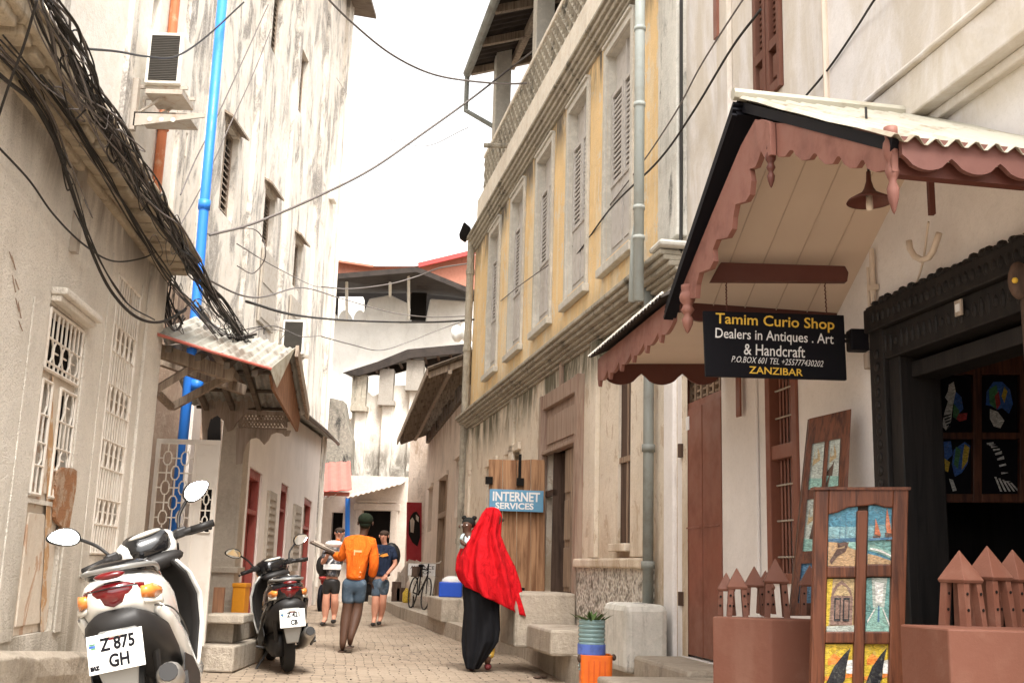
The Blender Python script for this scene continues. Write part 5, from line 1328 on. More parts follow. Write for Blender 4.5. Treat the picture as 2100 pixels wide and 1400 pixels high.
m = MB(); fbox(m, 655, 1008, 716, 1016, 33.4, .1); tag(m.build('wooden_fascia', M['orangewall']), 'faded red board under the coral awning', 'board')

M['pillar_grey'] = plaster('grey_pillar', L(.34, .31, .27), L(.20, .18, .15), streak=.3, patch=.4, pcol=L(.42, .38, .33), seed=33)
# stained pillared wall above
m = MB(); Y = 36.5
pts = [(712, 1010), (712, 900), (722, 850), (722, 800), (752, 800), (765, 812), (778, 806), (800, 790), (835, 790), (850, 770), (884, 770), (884, 1010)]
m.prism([at(x, y, Y) for x, y in pts], (0, .5, 0))
SW = thing('pillared_house', (at(790, 1000, Y).x, Y, 0), 'stained white house with stubby pillars under a dark tin roof, above the bend', 'house')
m.build('wall', M['stained'], SW)
m = MB(); fbox(m, 664, 1250, 884, 1000, Y+.1, .4); m.build('lower_wall', M['stained'], SW)
for (xa, ya, xb, yb) in ((721, 768, 750, 842), (777, 756, 806, 830), (833, 738, 868, 800)):
    m = MB(); fbox(m, xa, ya, xb, yb, Y-.35, .5); fbox(m, xa-3, yb-10, xb+3, yb, Y-.40, .5); m.build('pillar', M['stone'] if xa == 721 else M['pillar_grey'], SW)
    m = MB(); fbox(m, xa+2, yb, xb-4, 1000, Y-.18, .3); m.build('buttress', M['stained'], SW, bevel=.03)
m = MB(); m.prism([at(x, y, Y-.6) for x, y in [(703, 764), (775, 741), (836, 716), (965, 704), (965, 722), (840, 734), (780, 756), (735, 770)]], (0, .15, 0))
a, b = at(703, 766, Y-.8), at(780, 756, Y-.8); 
m.poly([at(703, 764, Y-.6), at(836, 722, Y-.6), at(965, 708, Y-.6), at(965, 708, Y-.6)+V((0, 3, .3)), at(836, 722, Y-.6)+V((0, 3, .3)), at(703, 764, Y-.6)+V((0, 3, .3))])
m.prism([at(x, y, Y+.8) for x, y in [(735, 768), (780, 752), (965, 722), (965, 800), (900, 800), (868, 745), (830, 760), (800, 768)]], (0, .1, 0))
m.build('tin_roof', M['blackroof'], SW, bevel=0)
m = MB()
for k in range(9):
    p = at(740+k*26, 755-k*5, Y-.4); m.tube([p, p+V((0, 1.5, -.02))], .05, 5)
m.build('rafter', M['darkbrown'], SW)
m = MB(); m.prism([at(x, y, 35.6) for x, y in [(655, 1000), (655, 822), (680, 816), (705, 822), (712, 870), (722, 900), (720, 960), (728, 1000)]], (0, .8, 0))
tag(m.build('mouldy_wall', M['mouldwall']), 'dark mouldy garden wall beside the tall block at the bend', 'wall')

# white fort-like building with rounded crenels
FW_ = thing('fort_building', (at(820, 800, 43).x, 43, 0), 'bright white fort-like building with rounded crenels under a black tin roof', 'building')
Y = 43.0; m = MB()
m.prism([at(x, y, Y) for x, y in [(640, 860), (640, 655), (740, 655), (757, 612), (800, 604), (838, 622), (840, 658), (872, 660), (882, 612), (975, 618), (975, 860)]], (0, 1.0, 0))
m.prism([at(x, y, Y+.9) for x, y in [(690, 700), (694, 608), (745, 608), (745, 700)]], (0, .5, 0)); m.build('wall', M['fort'], FW_, bevel=.05)
for x in (678, 707, 738):
    m = MB(); w = 13
    m.prism([at(x+w*math.cos(math.pi*i/10), 656-20*math.sin(math.pi*i/10), Y-.12) for i in range(11)], (0, .7, 0)); 
    m.build('crenel', M['fort'], FW_)
m = MB(); m.prism([at(x, y, Y-.05) for x, y in [(835, 790), (850, 745), (880, 725), (975, 715), (975, 800)]], (0, .1, 0)); m.build('stain_panel', M['stained'], FW_)
m = MB(); p = at(945, 675, 39.5); m.lathe([(0, .0), (.18, .0), (.28, .06), (.32, .2), (.22, .36), (.34, .44), (.38, .6), (.3, .8), (.1, .9), (0, .9)], p+V((-.3, 0, -.2)), (1, -.25, .1), 18)
tag(m.build('water_urn', M['fort'], smooth=True), 'round cream urn lying on the dark roof beside the yellow house', 'urn')
m = MB()
top = [(640, 562), (845, 545), (866, 545), (975, 590)]; bot = [(640, 604), (700, 600), (830, 603), (860, 618), (900, 600), (975, 612)]
A1 = [at(x, y, 40.5) for x, y in [(640, 566), (855, 548), (975, 596)]]; A2 = [at(x, y, 43.2) for x, y in [(640, 600), (855, 600), (975, 614)]]
for i in range(2):
    m.poly([A1[i], A1[i+1], A2[i+1], A2[i]]); 
m.prism([A1[0], A1[1], A1[1]+V((0, 0, -.18)), A1[0]+V((0, 0, -.18))], (0, .05, 0)); m.prism([A1[1], A1[2], A1[2]+V((0, 0, -.18)), A1[1]+V((0, 0, -.18))], (0, .05, 0))
m.build('tin_roof', M['blackroof'], FW_, solid=.03)
m = MB(); fbox(m, 640, 600, 975, 668, 44.8, .2); fbox(m, 842, 600, 874, 656, 42.9, .05); m.build('dark_interior', M['dark'], FW_)
for (x, ya, yb) in ((711, 562, 655), (838, 552, 655), (800, 580, 606)):
    m = MB(); m.tube([at(x, yb, 42.2), at(x, ya, 41.2)], .06, 6); m.build('roof_pole', M['ac'], FW_)
# pale pink and red roofs beyond
RB = thing('red_roofed_house', (at(820, 560, 52).x, 52, 0), 'orange-red house with pale pink sheet roof and red eave in the far distance', 'house')
Y = 52
m = MB(); m.prism([at(x, y, Y) for x, y in [(640, 620), (640, 536), (672, 534), (765, 546), (850, 546), (975, 522), (975, 620)]], (0, 3, 0)); m.build('wall', M['orangewall'], RB)
m = MB(); a = [at(x, y, Y-.4) for x, y in [(640, 530), (672, 531), (765, 545), (858, 540), (975, 514)]]; b = [at(x, y, Y+7) for x, y in [(640, 497), (720, 500), (800, 508), (870, 500), (975, 488)]]
for i in range(4): m.poly([a[i], a[i+1], b[i+1], b[i]])
m.build('roof_sheet', M['pinkroof'], RB, solid=.05)
m = MB(); beam(m, at(858, 544, Y-.5), at(975, 516, Y-.5), .15, .22); m.build('red_eave', M['redsheet'], RB)
m = MB(); beam(m, at(640, 533, Y-.5), at(690, 535, Y-.5), .1, .1); beam(m, at(690, 535, Y-.5), at(765, 546, Y-.5), .1, .1); m.build('eave', M['orangewall'], RB)
m = MB(); m.obox((-9, 60, 0), (22, 0, 0), (0, 3, 0), (0, 0, 9)); tag(m.build('far_wall', M['fort']), 'distant pale wall closing the street', 'wall')
# side wall closing the gap to the left of the bend
m = MB(); m.obox((-14, 36.9, -.1), (9, 0, 0), (0, .4, 0), (0, 0, 4.5)); tag(m.build('side_wall', M['mouldwall']), 'grey wall closing the turn on the left', 'wall')

# ================================================================ small things by the bend
# bicycle
def bicycle():
    o = V((-1.90, 24.6, .24)); T = thing('bicycle', o, 'dark bicycle leaning by the white sign box below the pink house', 'bicycle')
    ax = V((.35, -.94, 0)).normalized(); up = V((.12, 0, .99)).normalized()
    P = lambda a, z, s=0: o+ax*a+up*z+V((.94, .35, 0))*s
    for a in (-.52, .52):
        m = MB(); R = .33; n = 28
        m.tube([P(a+R*math.cos(2*math.pi*i/n), .34+R*math.sin(2*math.pi*i/n)) for i in range(n+1)], .017, 6, cap=False)
        w = m.build('wheel', M['cable'], T); m = MB()
        for i in range(12): m.tube([P(a, .34), P(a+R*math.cos(math.pi*i/6), .34+R*math.sin(math.pi*i/6))], .003, 4)
        m.build('spoke', M['bracket'], w)
    m = MB(); bb, st, hd = P(-.05, .30), P(-.17, .86), P(.38, .84)
    for a, b in ((bb, st), (st, hd), (bb, P(.40, .72)), (bb, P(-.52, .34)), (st, P(-.52, .34)), (hd, P(.52, .34)), (hd, P(.34, .98))): m.tube([a, b], .016, 6)
    m.build('frame', M['signblack'], T)
    m = MB(); m.tube([P(.30, 1.04, -.28), P(.40, 1.0, -.22), P(.34, .98, 0), P(.40, 1.0, .22), P(.30, 1.04, .28)], .013, 6); m.build('handlebar', M['bracket'], T)
    m = MB(); m.ball(P(-.20, .93), (.07, .13, .04), 10, 6); m.build('saddle', M['signblack'], T)
    m = MB(); m.obox(P(-.62, .68, -.08), ax*.4, V((.15, .05, 0)), V((0, 0, .03))); m.box(P(-.45, .80), (.22, .34, .22)); m.build('carrier', M['darkbrown'], T)
bicycle()
# white lettered board and grey sign box
Yk = 25.6
T = thing('sign_box', at(865, 1232, Yk), 'white lettered board standing on a grey painted box by the bicycle', 'sign')
m = MB(); fbox(m, 837, 1155, 893, 1180, Yk-.02, .03); m.build('white_board', M['white'], T)
lettering(T, 'ALLIANCE', 866, 1163, Yk-.03, 7, 48, M['dark']); lettering(T, 'SHOP', 868, 1173, Yk-.03, 6, 30, M['dark'])
m = MB(); m.prism([at(x, y, Yk) for x, y in [(838, 1180), (893, 1180), (886, 1222), (845, 1222)]], (0, .4, 0)); m.build('grey_box', M['ac'], T)
lettering(T, 'CAFE', 866, 1196, Yk-.002, 10, 36, M['bracket'])
m = MB()
for x in (846, 886): p = at(x, 1222, Yk); m.obox((p.x, Yk, .24), (.04, 0, 0), (0, .04, 0), (0, 0, max(p.z-.2, .05)))
m.build('leg', M['dark'], T)
m = MB(); a = at(802, 1200, 29.5); b = at(838, 1142, 29.8); d = (b-a); m.obox(a+V((0, 0, -.15)), d, V((.24, .05, -.05)), V((0, .06, .10)))
m.obox(at(812, 1235, 29.6), V((.06, 0, 0)), V((0, .06, 0)), V((0, 0, .8))); m.obox(at(826, 1236, 29.6), V((.06, 0, 0)), V((0, .06, 0)), V((0, 0, .9)))
tag(m.build('slanted_table', M['fret']), 'weathered display board propped at a slant under the red hanging', 'board')
m = MB(); p = at(833, 1228, 28.4); m.lathe([(0, 0), (.09, 0), (.1, .05), (.1, .24), (.05, .30), (.03, .36), (0, .36)], V((p.x, p.y, .24)), (0, 0, 1), 12)
tag(m.build('yellow_container', M['p_ylw'], smooth=True), 'small yellow container on the pavement behind the sign box', 'container')
for x, yb, h, lab in ((812, 1228, .5, 'left'), (822, 1230, .35, 'right')):
    m = MB(); p = at(x, yb, 29.2); m.box((p.x, p.y, .24+h/2), (.22, .25, h)); tag(m.build('stool', M['darkbrown'], bevel=.01), {'left': 'taller dark wooden stool under the slanted display board', 'right': 'shorter dark stool next to the yellow container'}[lab], 'stool')
Yc = 20.6
CB = thing('cooler_box', at(915, 1222, Yc), 'blue cooler box with rounded white lid on the far concrete step', 'cooler')
zb = .62; x0_, x1_ = at(901, 1210, Yc).x, at(934, 1210, Yc).x
m = MB(); m.obox((x0_, Yc-.2, zb), (.42, 0, 0), (0, .4, 0), (0, 0, .27)); m.build('body', flat('cooler_blue', L(.02, .08, .48), .4), CB, bevel=.02)
m = MB(); m.ball((x0_+.22, Yc, zb+.27), (.19, .19, .11), 14, 8); m.build('lid', M['white'], CB, smooth=True)
# parked red motorbike half hidden behind the pale house
T = thing('motorbike', at(655, 1245, 27.8), 'dark red motorbike half hidden past the corner of the pale house', 'motorbike')
p = at(657, 1249, 27.8); m = MB()
for dy in (-.0, 1.2):
    m.tube([V((p.x, p.y+dy+.29*math.cos(a), .3+.29*math.sin(a))) for a in [2*math.pi*i/20 for i in range(21)]], .05, 8, cap=False)
m.build('tyre', M['signblack'], T)
m = MB(); m.ball((p.x, p.y+.6, .72), (.12, .5, .14), 12, 8); m.ball((p.x, p.y+.1, .8), (.1, .25, .07), 12, 8); m.build('body', M['redsheet'], T, smooth=True)
m = MB(); m.ball((p.x, p.y+.2, .86), (.11, .35, .05), 12, 8); m.box((p.x, p.y+.6, .45), (.2, .4, .3)); m.tube([V((p.x-.3, p.y+1.0, 1.05)), V((p.x+.3, p.y+1.0, 1.05))], .015, 6); m.build('seat', M['signblack'], T)

# orange jerrycan with bottle and leaves
Yj = 8.6
J = thing('jerrycan', at(1224, 1400, Yj), 'cut orange plastic jerrycan in front of the concrete steps', 'jerrycan')
xa, xb = at(1191, 1370, Yj).x, at(1257, 1370, Yj).x; zt_ = at(1224, 1343, Yj).z; w = xb-xa; cx_ = (xa+xb)/2
m = MB()
def rsec(cx, cy, hw, hd, z, r=.035, n=5):
    P = []
    for (sx_, sy_, a0) in ((1, 1, 0), (-1, 1, 90), (-1, -1, 180), (1, -1, 270)):
        for i in range(n):
            a = math.radians(a0+90*i/(n-1)); P.append(V((cx+sx_*(hw-r)+r*math.cos(a), cy+sy_*(hd-r)+r*math.sin(a), z)))
    return P
secs = [rsec(cx_, Yj+.12, w/2*.97, .12, 0.0), rsec(cx_, Yj+.12, w/2, .125, .03)]
for z_ in (.12, .13, .15, .24, .25, .27, .36, .37, .39): secs.append(rsec(cx_, Yj+.12, w/2*(1.0 if round(z_*100) % 3 else .975), .125, z_))
secs += [rsec(cx_, Yj+.12, w/2, .125, zt_), rsec(cx_, Yj+.12, w/2*.93, .115, zt_), rsec(cx_, Yj+.12, w/2*.93, .115, .12)]
m.loft(secs, cap=True); m.build('body', flat('jerrycan_orange', L(.80, .16, .02), .4, var=.25), J, smooth=False, bevel=.004)
m = MB()
for k in range(4): m.obox((xa+w*(.22+.17*k), Yj-.008, .0), (w*.05, 0, 0), (0, .012, 0), (0, 0, zt_-.04))
m.build('rib', M['jr'] if 'jr' in M else flat('jerrycan_rib', L(.70, .12, .02), .45), J, bevel=.003)
m = MB(); m.ball((xa-.005, Yj+.05, zt_-.03), (.02, .02, .03), 8, 6); m.ball((xb+.01, Yj+.05, zt_-.015), (.02, .02, .025), 8, 6); m.build('knob', M['darkbrown'], J, smooth=True)
Bt = thing('water_bottle', (cx_-.02, Yj+.12, zt_-.05), 'large cut ribbed water bottle standing in the orange jerrycan', 'bottle')
zt2 = at(1216, 1272, Yj).z; bx = at(1216, 1300, Yj).x; rr = .105
N = NT('bottle_plastic'); N.b.inputs['Transmission Weight'].default_value = .55; N.b.inputs['Alpha'].default_value = .9
N.out(L(.42, .62, .62), .18, 0, .5); M['bottle'] = N.mat
m = MB(); prof = []; z_ = zt_-.12
while z_ < zt2-.02:
    prof += [(rr, z_), (rr, z_+.014), (rr*.93, z_+.02), (rr*.93, z_+.026)]; z_ += .032
prof += [(rr, zt2)]; m.lathe([(0, zt_-.12)]+prof+[(rr*.98, zt2), (rr*.90, zt_-.1), (0, zt_-.1)], (bx, Yj+.12, 0), (0, 0, 1), 24); m.build('body', M['bottle'], Bt, smooth=True)
m = MB(); m.lathe([(rr+.001, zt_-.0), (rr+.003, zt_), (rr+.003, zt_+.075), (rr+.001, zt_+.075)], (bx, Yj+.12, 0), (0, 0, 1), 24); m.build('label', flat('bottle_label', L(.10, .16, .50), .5, var=.9), Bt)
m = MB(); m.lathe([(0, 0), (rr*.9, 0), (rr*.9, .16), (0, .17)], (bx, Yj+.12, zt_-.09), (0, 0, 1), 16); m.build('soil', flat('dark_soil', L(.03, .035, .03), .9), Bt)
m = MB()
for k in range(46):
    a = rnd.uniform(0, 6.28); q = V((bx+.09*math.cos(a)*rnd.random(), Yj+.12+.09*math.sin(a)*rnd.random(), zt2-.015)); l = rnd.uniform(.07, .14)
    d = V((math.cos(a)*.8, math.sin(a)*.8, rnd.uniform(.35, 1.0))).normalized()*l; s_ = d.cross(V((0, 0, 1))).normalized()*rnd.uniform(.012, .022)
    m.add([q, q+d*.5+s_, q+d+V((0, 0, -.012)), q+d*.5-s_], [(0, 1, 2, 3)])
tag(m.build('potted_plant', flat('leaf_green', L(.07, .12, .03), .6, var=.5)), 'small leafy plant growing from the cut water bottle', 'plant')
m = MB()
for (x, y) in ((1102, 1388), (1114, 1387)):
    q = atz(x, y, 0.02); m.ball(q, (.05, .03, .015), 8, 5)
for k in range(26):
    q = atz(rnd.uniform(700, 1100), rnd.uniform(1290, 1400), .01); m.ball(q, (.012, .012, .006), 6, 4)
tag(m.build('litter', M['darkbrown']), 'scattered leaves and litter on the pavers', 'litter', kind='stuff')

# ================================================================ cables
def cat(pts, n=10):
    """smooth curve through points (Catmull-Rom)"""
    P = [V(p) for p in pts]; P = [P[0]*2-P[1]]+P+[P[-1]*2-P[-2]]; out = []
    for i in range(1, len(P)-2):
        for j in range(n):
            t = j/n; a, b, c, d = P[i-1:i+3]
            out.append(.5*((2*b)+(c-a)*t+(2*a-5*b+4*c-d)*t*t+(3*b-a-3*c+d)*t**3))
    out.append(P[-2]); return out
def cable(pts, r, label, mat='cable', grp='cables strung across the street'):
    m = MB(); m.tube(cat([at(x, y, Y) for x, y, Y in pts]), r, 6)
    return tag(m.build('cable', M[mat], smooth=True), label, 'cable', grp)
cable([(655, -20, 14), (720, 45, 15), (800, 110, 16), (880, 150, 17), (960, 166, 17.5), (1060, 172, 16.8), (1160, 158, 15), (1290, 116, 12), (1420, 42, 10), (1480, -15, 9.4)], .016, 'long cable swooping from the top left across the open sky to the white shop house', 'cable_grey')
cable([(430, 482, 13), (520, 458, 14), (640, 408, 15), (760, 348, 16), (870, 272, 17), (970, 200, 18), (1060, 130, 18.5), (1130, 78, 17), (1205, 22, 15), (1240, 0, 14)], .018, 'cable rising from the blue pipe across the sky to the terrace parapet', 'cable_grey')
cable([(505, 618, 15), (600, 645, 18), (700, 656, 22), (800, 660, 24), (900, 660, 23), (1000, 653, 21), (1080, 650, 19), (1120, 646, 17.6), (1135, 655, 17.2), (1136, 672, 17.0), (1122, 690, 17.3)], .022, 'thick horizontal cable ending in a hooked loop on the yellow house')
cable([(1560, 20, 7.4), (1500, 100, 8), (1420, 232, 9), (1350, 330, 10), (1250, 430, 12), (1150, 560, 15), (1040, 648, 20), (1000, 670, 21)], .011, 'taut diagonal cable across the shop front just left of the maroon shutter')
cable([(1640, -170, 7.0), (1530, -10, 7.6), (1440, 130, 8.4), (1380, 240, 9.4), (1290, 370, 11.5), (1180, 500, 14), (1060, 590, 17), (1000, 640, 21)], .008, 'thinner diagonal cable running parallel above the taut one', 'cable_grey')
cable([(1900, -150, 5.55), (1800, -10, 6.0), (1755, 60, 6.4), (1700, 140, 6.8), (1650, 200, 7.1)], .008, 'short cable crossing the white upper wall towards the porch ridge')
def onA(x, y, off): return (x, y, WA.hit(x, y, off)[0]+off*.1)
cable([onA(-5, 300, .06), onA(60, 370, .06), onA(110, 440, .06), onA(170, 500, .06), onA(230, 535, .06), onA(290, 530, .06), onA(330, 512, .06)], .007, 'thin cable sagging over the wall above the first grilled window')
cable([onA(-5, 150, .12), onA(90, 240, .12), onA(150, 400, .12), onA(190, 520, .12), onA(230, 600, .12), onA(280, 650, .12), (330, 660, 9.8), (380, 636, 10.4)], .013, 'thick cable looping down in front of the tall grille')
cable([(76, 0, 4.9), (50, 90, 5.1), (20, 170, 5.3), (-10, 260, 5.5)], .007, 'thin vertical wire at the top left corner')
cable([(170, 100, 7.4), (240, 106, 8.5), (300, 116, 10), (360, 116, 11.5), (420, 78, 12.5), (500, 5, 13)], .011, 'cable sagging in front of the large air conditioner')
cable([(660, 690, 25), (720, 706, 27), (780, 718, 30), (840, 700, 33), (900, 676, 36), (960, 655, 36)], .015, 'thin cable drooping before the white fort wall', 'cable_grey')
cable([(660, 588, 27), (720, 592, 29), (800, 582, 30), (860, 565, 31), (900, 550, 30), (962, 540, 27)], .018, 'cable crossing under the black tin roof', 'cable_grey')
cable([(400, 560, 13), (520, 610, 16), (620, 590, 22), (700, 612, 27), (800, 640, 30), (880, 650, 30), (960, 648, 27)], .014, 'thin cable from the tangle to the far end of the yellow house', 'cable_grey')
cable([(550, 10, 15), (500, 120, 14.5), (440, 250, 14), (400, 330, 13.5), (370, 400, 13)], .009, 'thin slanting wire in front of the tall block near the blue pipe', 'cable_grey')
cable([(556, 60, 15.5), (520, 150, 15), (470, 260, 14.5), (420, 370, 14), (360, 480, 13)], .009, 'second slanting wire in front of the tall block, just right of the first', 'cable_grey')
cable([(1397, -10, 9.6), (1397, 200, 9.65), (1397, 420, 9.7), (1396, 520, 9.7)], .018, 'straight vertical cable down the edge of the white shop house')
cable([(1904, 455, 5.5), (1892, 540, 5.7), (1870, 600, 5.95), (1840, 630, 6.1), (1832, 655, 6.15), (1840, 675, 6.15)], .006, 'thin wire curving over the carved door lintel', 'white_tube')
cable([(1700, 640, 7.0), (1745, 618, 6.75), (1775, 640, 6.55), (1792, 668, 6.45)], .006, 'thin wire arching to the black box on the shop wall', 'white_tube')
cable([(1128, 660, 17.4), (1000, 655, 21), (900, 660, 25), (820, 662, 29)], .01, 'faint lower wire beside the horizontal cable', 'cable_grey')
cable([(486, 545, 14.4), (520, 560, 14.6), (545, 520, 14.4), (520, 470, 14.2), (420, 480, 13.4)], .008, 'slack wire loop hanging from the tall block', 'cable_grey')
# the thick tangled bundle riding on the cornice
def bundle(name, path, n, spread, rlo, rhi, label, seed, loops=0):
    R = random.Random(seed); m = MB()
    for k in range(n):
        P = []; a = R.uniform(0, 6.28); ph = R.uniform(0, 6.28); fr = R.uniform(.5, 1.6)
        for i, (x, y, Y) in enumerate(path):
            c = at(x, y, Y); s_ = spread*(.55+.45*math.sin(i*fr+ph))*(1 if 0 < i < len(path)-1 else .8)
            aa = a+i*R.uniform(.1, .9)
            P.append(c+V((math.cos(aa)*s_*.8, math.sin(aa*1.3)*s_*.5, math.sin(aa)*s_))+V((0, 0, -R.random()*.03)))
        i0 = R.choice([0, 0, 0, 1]); i1 = len(P)-R.choice([0, 0, 0, 1]); P = P[i0:i1]
        m.tube(cat(P, 6), R.uniform(rlo, rhi), 5, R.choice([0, 0, 1]))
    for k in range(loops):
        i = R.randrange(0, len(path)-1); t = R.random(); a, b = at(*path[i]), at(*path[i+1]); c = a.lerp(b, t)
        d = V((R.uniform(-.08, .1), R.uniform(-.1, .1), R.uniform(-.16, .10))); e = c+(b-a)*min(1.2, R.uniform(.2, .6)/(b-a).length)+V((R.uniform(-.05, .05), 0, R.uniform(-.08, .05)))
        m.tube(cat([c, c+d*.8, e+d, e], 6), R.uniform(.003, .006), 5, R.choice([0, 1]))
    return tag(m.build(name, [M['cable'], M['cable_grey']], smooth=True), label, 'cables')
bundle('cable_bundle', [onA(85, -20, .42), onA(125, 60, .42), onA(165, 150, .42), onA(215, 240, .42), onA(262, 318, .42), onA(312, 395, .42), onA(355, 470, .42), (398, 545, 10.4), (450, 625, 11.2), (500, 690, 12.0)], 36, .11, .0035, .0085, 'dense dark tangle of cables riding along the cornice down to the porch roof', 3, 70)
bundle('cable_bundle', [onA(-10, 95, .12), onA(50, 165, .12), onA(100, 240, .12), onA(140, 330, .12)], 6, .04, .006, .012, 'loose group of cables at the left edge below the cornice', 5, 4)
bundle('cable_bundle', [onA(0, 75, .2), onA(70, 150, .2), onA(135, 235, .2), onA(215, 350, .2), onA(285, 465, .2), onA(345, 560, .2), (395, 625, 11.2), (450, 690, 11.7)], 7, .05, .004, .009, 'parallel cables sloping under the cornice towards the porch', 8, 6)
bundle('cable_bundle', [onA(120, 310, .16), onA(165, 440, .16), onA(215, 545, .16), onA(262, 622, .16), (320, 650, 9.8)], 2, .02, .005, .009, 'few cables drooping over the wall left of the tall grille', 9, 1)
bundle('cable_bundle', [(340, 470, 10.6), (345, 540, 10.7), (338, 600, 10.8), (352, 660, 10.9), (372, 640, 11)], 9, .12, .006, .012, 'wires hanging down the pink recess wall', 12, 14)
bundle('cable_bundle', [(395, 620, 11.6), (430, 665, 11.7), (470, 695, 11.8), (520, 690, 12.0)], 10, .08, .006, .013, 'knot of wires lying on the porch roof', 14, 10)

cable([(690, 160, 28), (760, 260, 24), (860, 300, 20), (960, 262, 17)], .006, 'hair-thin wire hanging in the sky gap between the tall block and the terrace', 'cable_grey')
cable([(486, 500, 13.5), (560, 545, 17), (640, 585, 24), (672, 590, 30)], .008, 'thin wire fanning out from the tangle along the tall block', 'cable_grey')
cable([(500, 690, 12), (560, 668, 15), (620, 690, 20), (660, 688, 25)], .008, 'thin wire leaving the end of the tangle above the porch ridge', 'cable_grey')
cable([(1135, 690, 17.0), (1180, 640, 15), (1240, 600, 13), (1300, 574, 10.6)], .008, 'thin cable lying along the top of the lower cornice', 'cable_grey')
# ================================================================ scooters
def lb(mb, name, mat, parent, smooth=False, bevel=0.0, solid=0.0):
    """build in the parent's own coordinates"""
    o = mb.build(name, mat, None, smooth, bevel, solid); o.parent = parent; return o
def sring(x, hw, zt, zb, k=.5, n=18, dz=0.0, flat_=.0):
    P = []
    for i in range(n):
        a = 2*math.pi*i/n; c, s_ = math.cos(a), math.sin(a)
        y = hw*math.copysign(abs(c)**k, c); z = (zt+zb)/2+(zt-zb)/2*math.copysign(abs(s_)**.75, s_)
        y *= 1-flat_*max(0, s_)
        P.append(V((x+dz*s_, y, z)))
    return P
def gloss(name, c, r=.18, coat=.8, var=.1): return flat(name, c, r, var=var, coat=coat)
M['s_white'] = gloss('scooter_white', L(.74, .72, .67), .22, .6); M['s_black'] = gloss('scooter_black', L(.010, .010, .011), .16, .8)
M['s_mat'] = flat('scooter_matt_black', L(.022, .020, .019), .45); M['s_grey'] = flat('scooter_grey', L(.24, .235, .22), .32, .2, coat=.3)
M['s_red'] = flat('lens_red', L(.14, .004, .006), .10, coat=.9, var=.8); M['s_org'] = flat('lens_orange', L(.80, .26, .05), .15, coat=.8, var=.5)
M['s_clear'] = flat('lens_clear', L(.70, .66, .58), .12, coat=.9, var=.3); M['tyre'] = flat('tyre_rubber', L(.018, .017, .016), .8)
M['steel'] = flat('worn_steel', L(.42, .40, .37), .35, .8); M['mirror'] = flat('mirror_glass', L(.9, .9, .9), .03, 1.0, var=0)
M['plate'] = flat('plate_white', L(.78, .77, .73), .4, var=.12)
